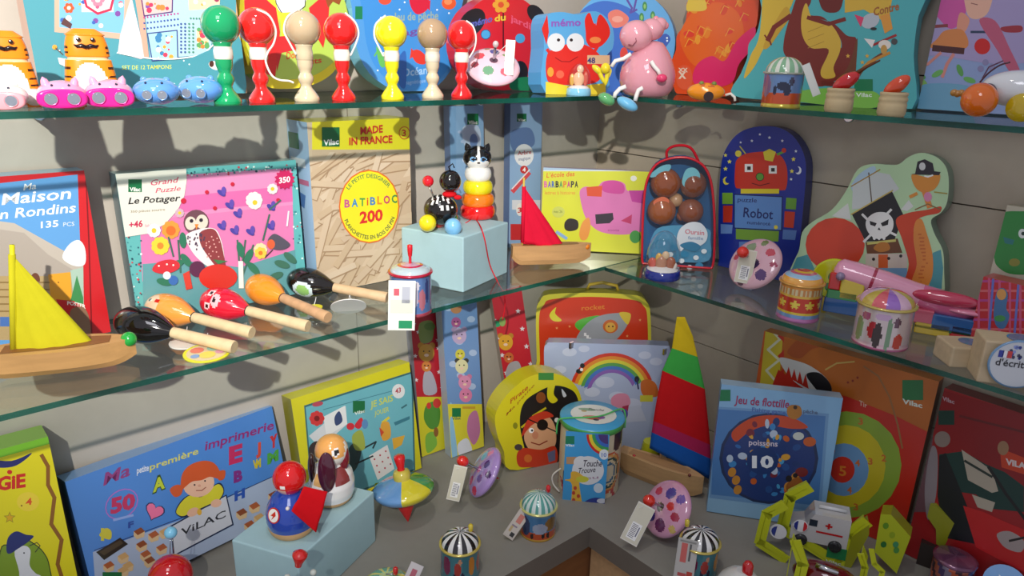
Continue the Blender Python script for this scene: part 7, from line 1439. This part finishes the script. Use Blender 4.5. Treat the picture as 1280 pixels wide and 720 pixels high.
P = on(990, 750, Z3); T = Toy('window_pack', 'yellow-green card pack cut by the bottom edge, below the ambulance pack', 'box', P, 'yellow-green toy car packs'); q = T.q; s = T.s
band_path(T, [(979, 676), (979, 745), (994, 750), (994, 700), (979, 676)], .02); frontstrip(T, [(983, 678), (995, 702), (992, 745)], 13)
P = on(1030, 748, Z3); T = Toy('toy_car', 'dark red shiny toy car below the ambulance pack', 'toy car', P); q = T.q; s = T.s
b = MB(); b.sphere(tuple(q(1028, 722, 0)), (40*s, 20*s, 20*s), '#6a0c14', 28, 16); T.part('body', 'gloss', b); b = MB(); b.tube([q(1014, 702, -12*s), q(1040, 703, -12*s)], 3.5*s, '#d0d0d4', 10); T.part('bumper', 'metal', b)
P = on(1108, 722, Z3); T = Toy('window_pack', 'closed yellow-green card pack with printed dots, right of the ambulance', 'box', P, 'yellow-green toy car packs', rz=face_cam(on(1108, 722, Z3))+pi/2+.25); q = T.q; s = T.s
b = MB(); pts = [q(*p) for p in ((1089, 644), (1096, 641), (1131, 662), (1128, 668), (1122, 714), (1116, 713), (1092, 694), (1087, 690))]; n = 8; dv = Vector((0, .032, 0)); pts = [q(*p) for p in ((1087, 643), (1098, 641), (1124, 664), (1118, 714), (1089, 692))]; n = 5
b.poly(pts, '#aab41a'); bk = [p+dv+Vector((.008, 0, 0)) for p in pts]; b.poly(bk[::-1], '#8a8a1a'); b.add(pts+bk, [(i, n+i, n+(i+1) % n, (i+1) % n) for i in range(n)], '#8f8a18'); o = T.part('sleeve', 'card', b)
b = MB()
for x, y, c in ((1095, 656, '#5a8a1a'), (1097, 680, '#1f6a2a'), (1110, 677, '#3a8a5a'), (1104, 666, '#8aa018'), (1112, 684, '#4a8a3a')): frontdisc(b, tuple(q(x, y, -.0006)), 3.2*s, c, ry=4.5*s)
b.build('print', 'card', o)
P = on(1076, 745, Z3); T = Toy('window_pack', 'narrow yellow-green card pack standing edge-on between two others', 'box', P, 'yellow-green toy car packs'); q = T.q; s = T.s
band_path(T, [(1067, 694), (1074, 706), (1074, 750)], .03); frontstrip(T, [(1067, 694), (1074, 708), (1074, 750)], 8); frontstrip(T, [(1077, 684), (1083, 700), (1093, 706), (1093, 750)], 6, 'rear_edge')
P = on(1170, 712, Z3); T = Toy('window_pack', 'yellow-green card pack lying against the dark red vehicle box', 'box', P, 'yellow-green toy car packs'); q = T.q; s = T.s
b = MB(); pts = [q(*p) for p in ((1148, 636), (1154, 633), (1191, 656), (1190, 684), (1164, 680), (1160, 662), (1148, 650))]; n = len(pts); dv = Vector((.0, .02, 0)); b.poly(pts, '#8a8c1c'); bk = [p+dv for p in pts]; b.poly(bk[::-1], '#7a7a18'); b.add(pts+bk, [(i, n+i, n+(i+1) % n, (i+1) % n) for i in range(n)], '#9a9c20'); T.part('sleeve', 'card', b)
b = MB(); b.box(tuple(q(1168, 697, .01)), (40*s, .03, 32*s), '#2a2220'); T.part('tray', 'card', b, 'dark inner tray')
P = on(1184, 738, Z3); T = Toy('drum_tin', 'small round purple and orange tin at the bottom edge, before the dark red box', 'tin', P); s = T.s
b = MB(); b.lathe([(22*s, 0), (23*s, 3*s), (23*s, 46*s), (21*s, 48*s)], lambda u, z, r: ['#a85a4a', '#4a3a6a', '#8a8098', '#c05a3a', '#4a2a3a'][int(u*20+z*60) % 5], 40, sub=.006); T.part('body', 'tin', b)
b = MB(); b.lathe([(24*s, 46*s), (24.5*s, 49*s), (20*s, 51*s), (1*s, 52*s)], lambda u, z, r: '#6a3a5a' if int(u*9) % 2 else '#7a4a68', 36); T.part('lid', 'tin', b)
P = on(1262, 745, Z3)+Vector((0, 0, 0)); T = Toy('toy_pack', 'red card disc with white lettering, above the blue one in the bottom right corner', 'box', P); q = T.q; s = T.s
b = MB(); M = Matrix.Translation(q(1266, 712, 12*s)) @ Matrix.Rotation(1.2, 4, 'X'); b.lathe([(24*s, 0), (24*s, .004)], '#c4161c', 30, M); T.part('disc', 'card', b)
vs, fs = glyphs('VILAC', .04); b = MB(); b.add([(x*22*s-11*s, y*6*s+2*s, .0048) for x, y in vs], fs, '#d8c8cc', False, M); T.part('lettering', 'card', b)
P = on(1246, 756, Z3); T = Toy('toy_pack', 'blue card disc with pale lettering in the bottom right corner', 'box', P); q = T.q; s = T.s
b = MB(); M = Matrix.Translation(q(1248, 722, -8*s)) @ Matrix.Rotation(.9, 4, 'X') @ Matrix.Rotation(-.25, 4, 'Z'); b.lathe([(23*s, 0), (23*s, .004)], '#2f8ad0', 30, M); T.part('disc', 'card', b)
vs, fs = glyphs('Vilac', .04); b = MB(); b.add([(x*20*s-10*s, y*6*s, .0048) for x, y in vs], fs, '#c8dcec', False, M); T.part('lettering', 'card', b)
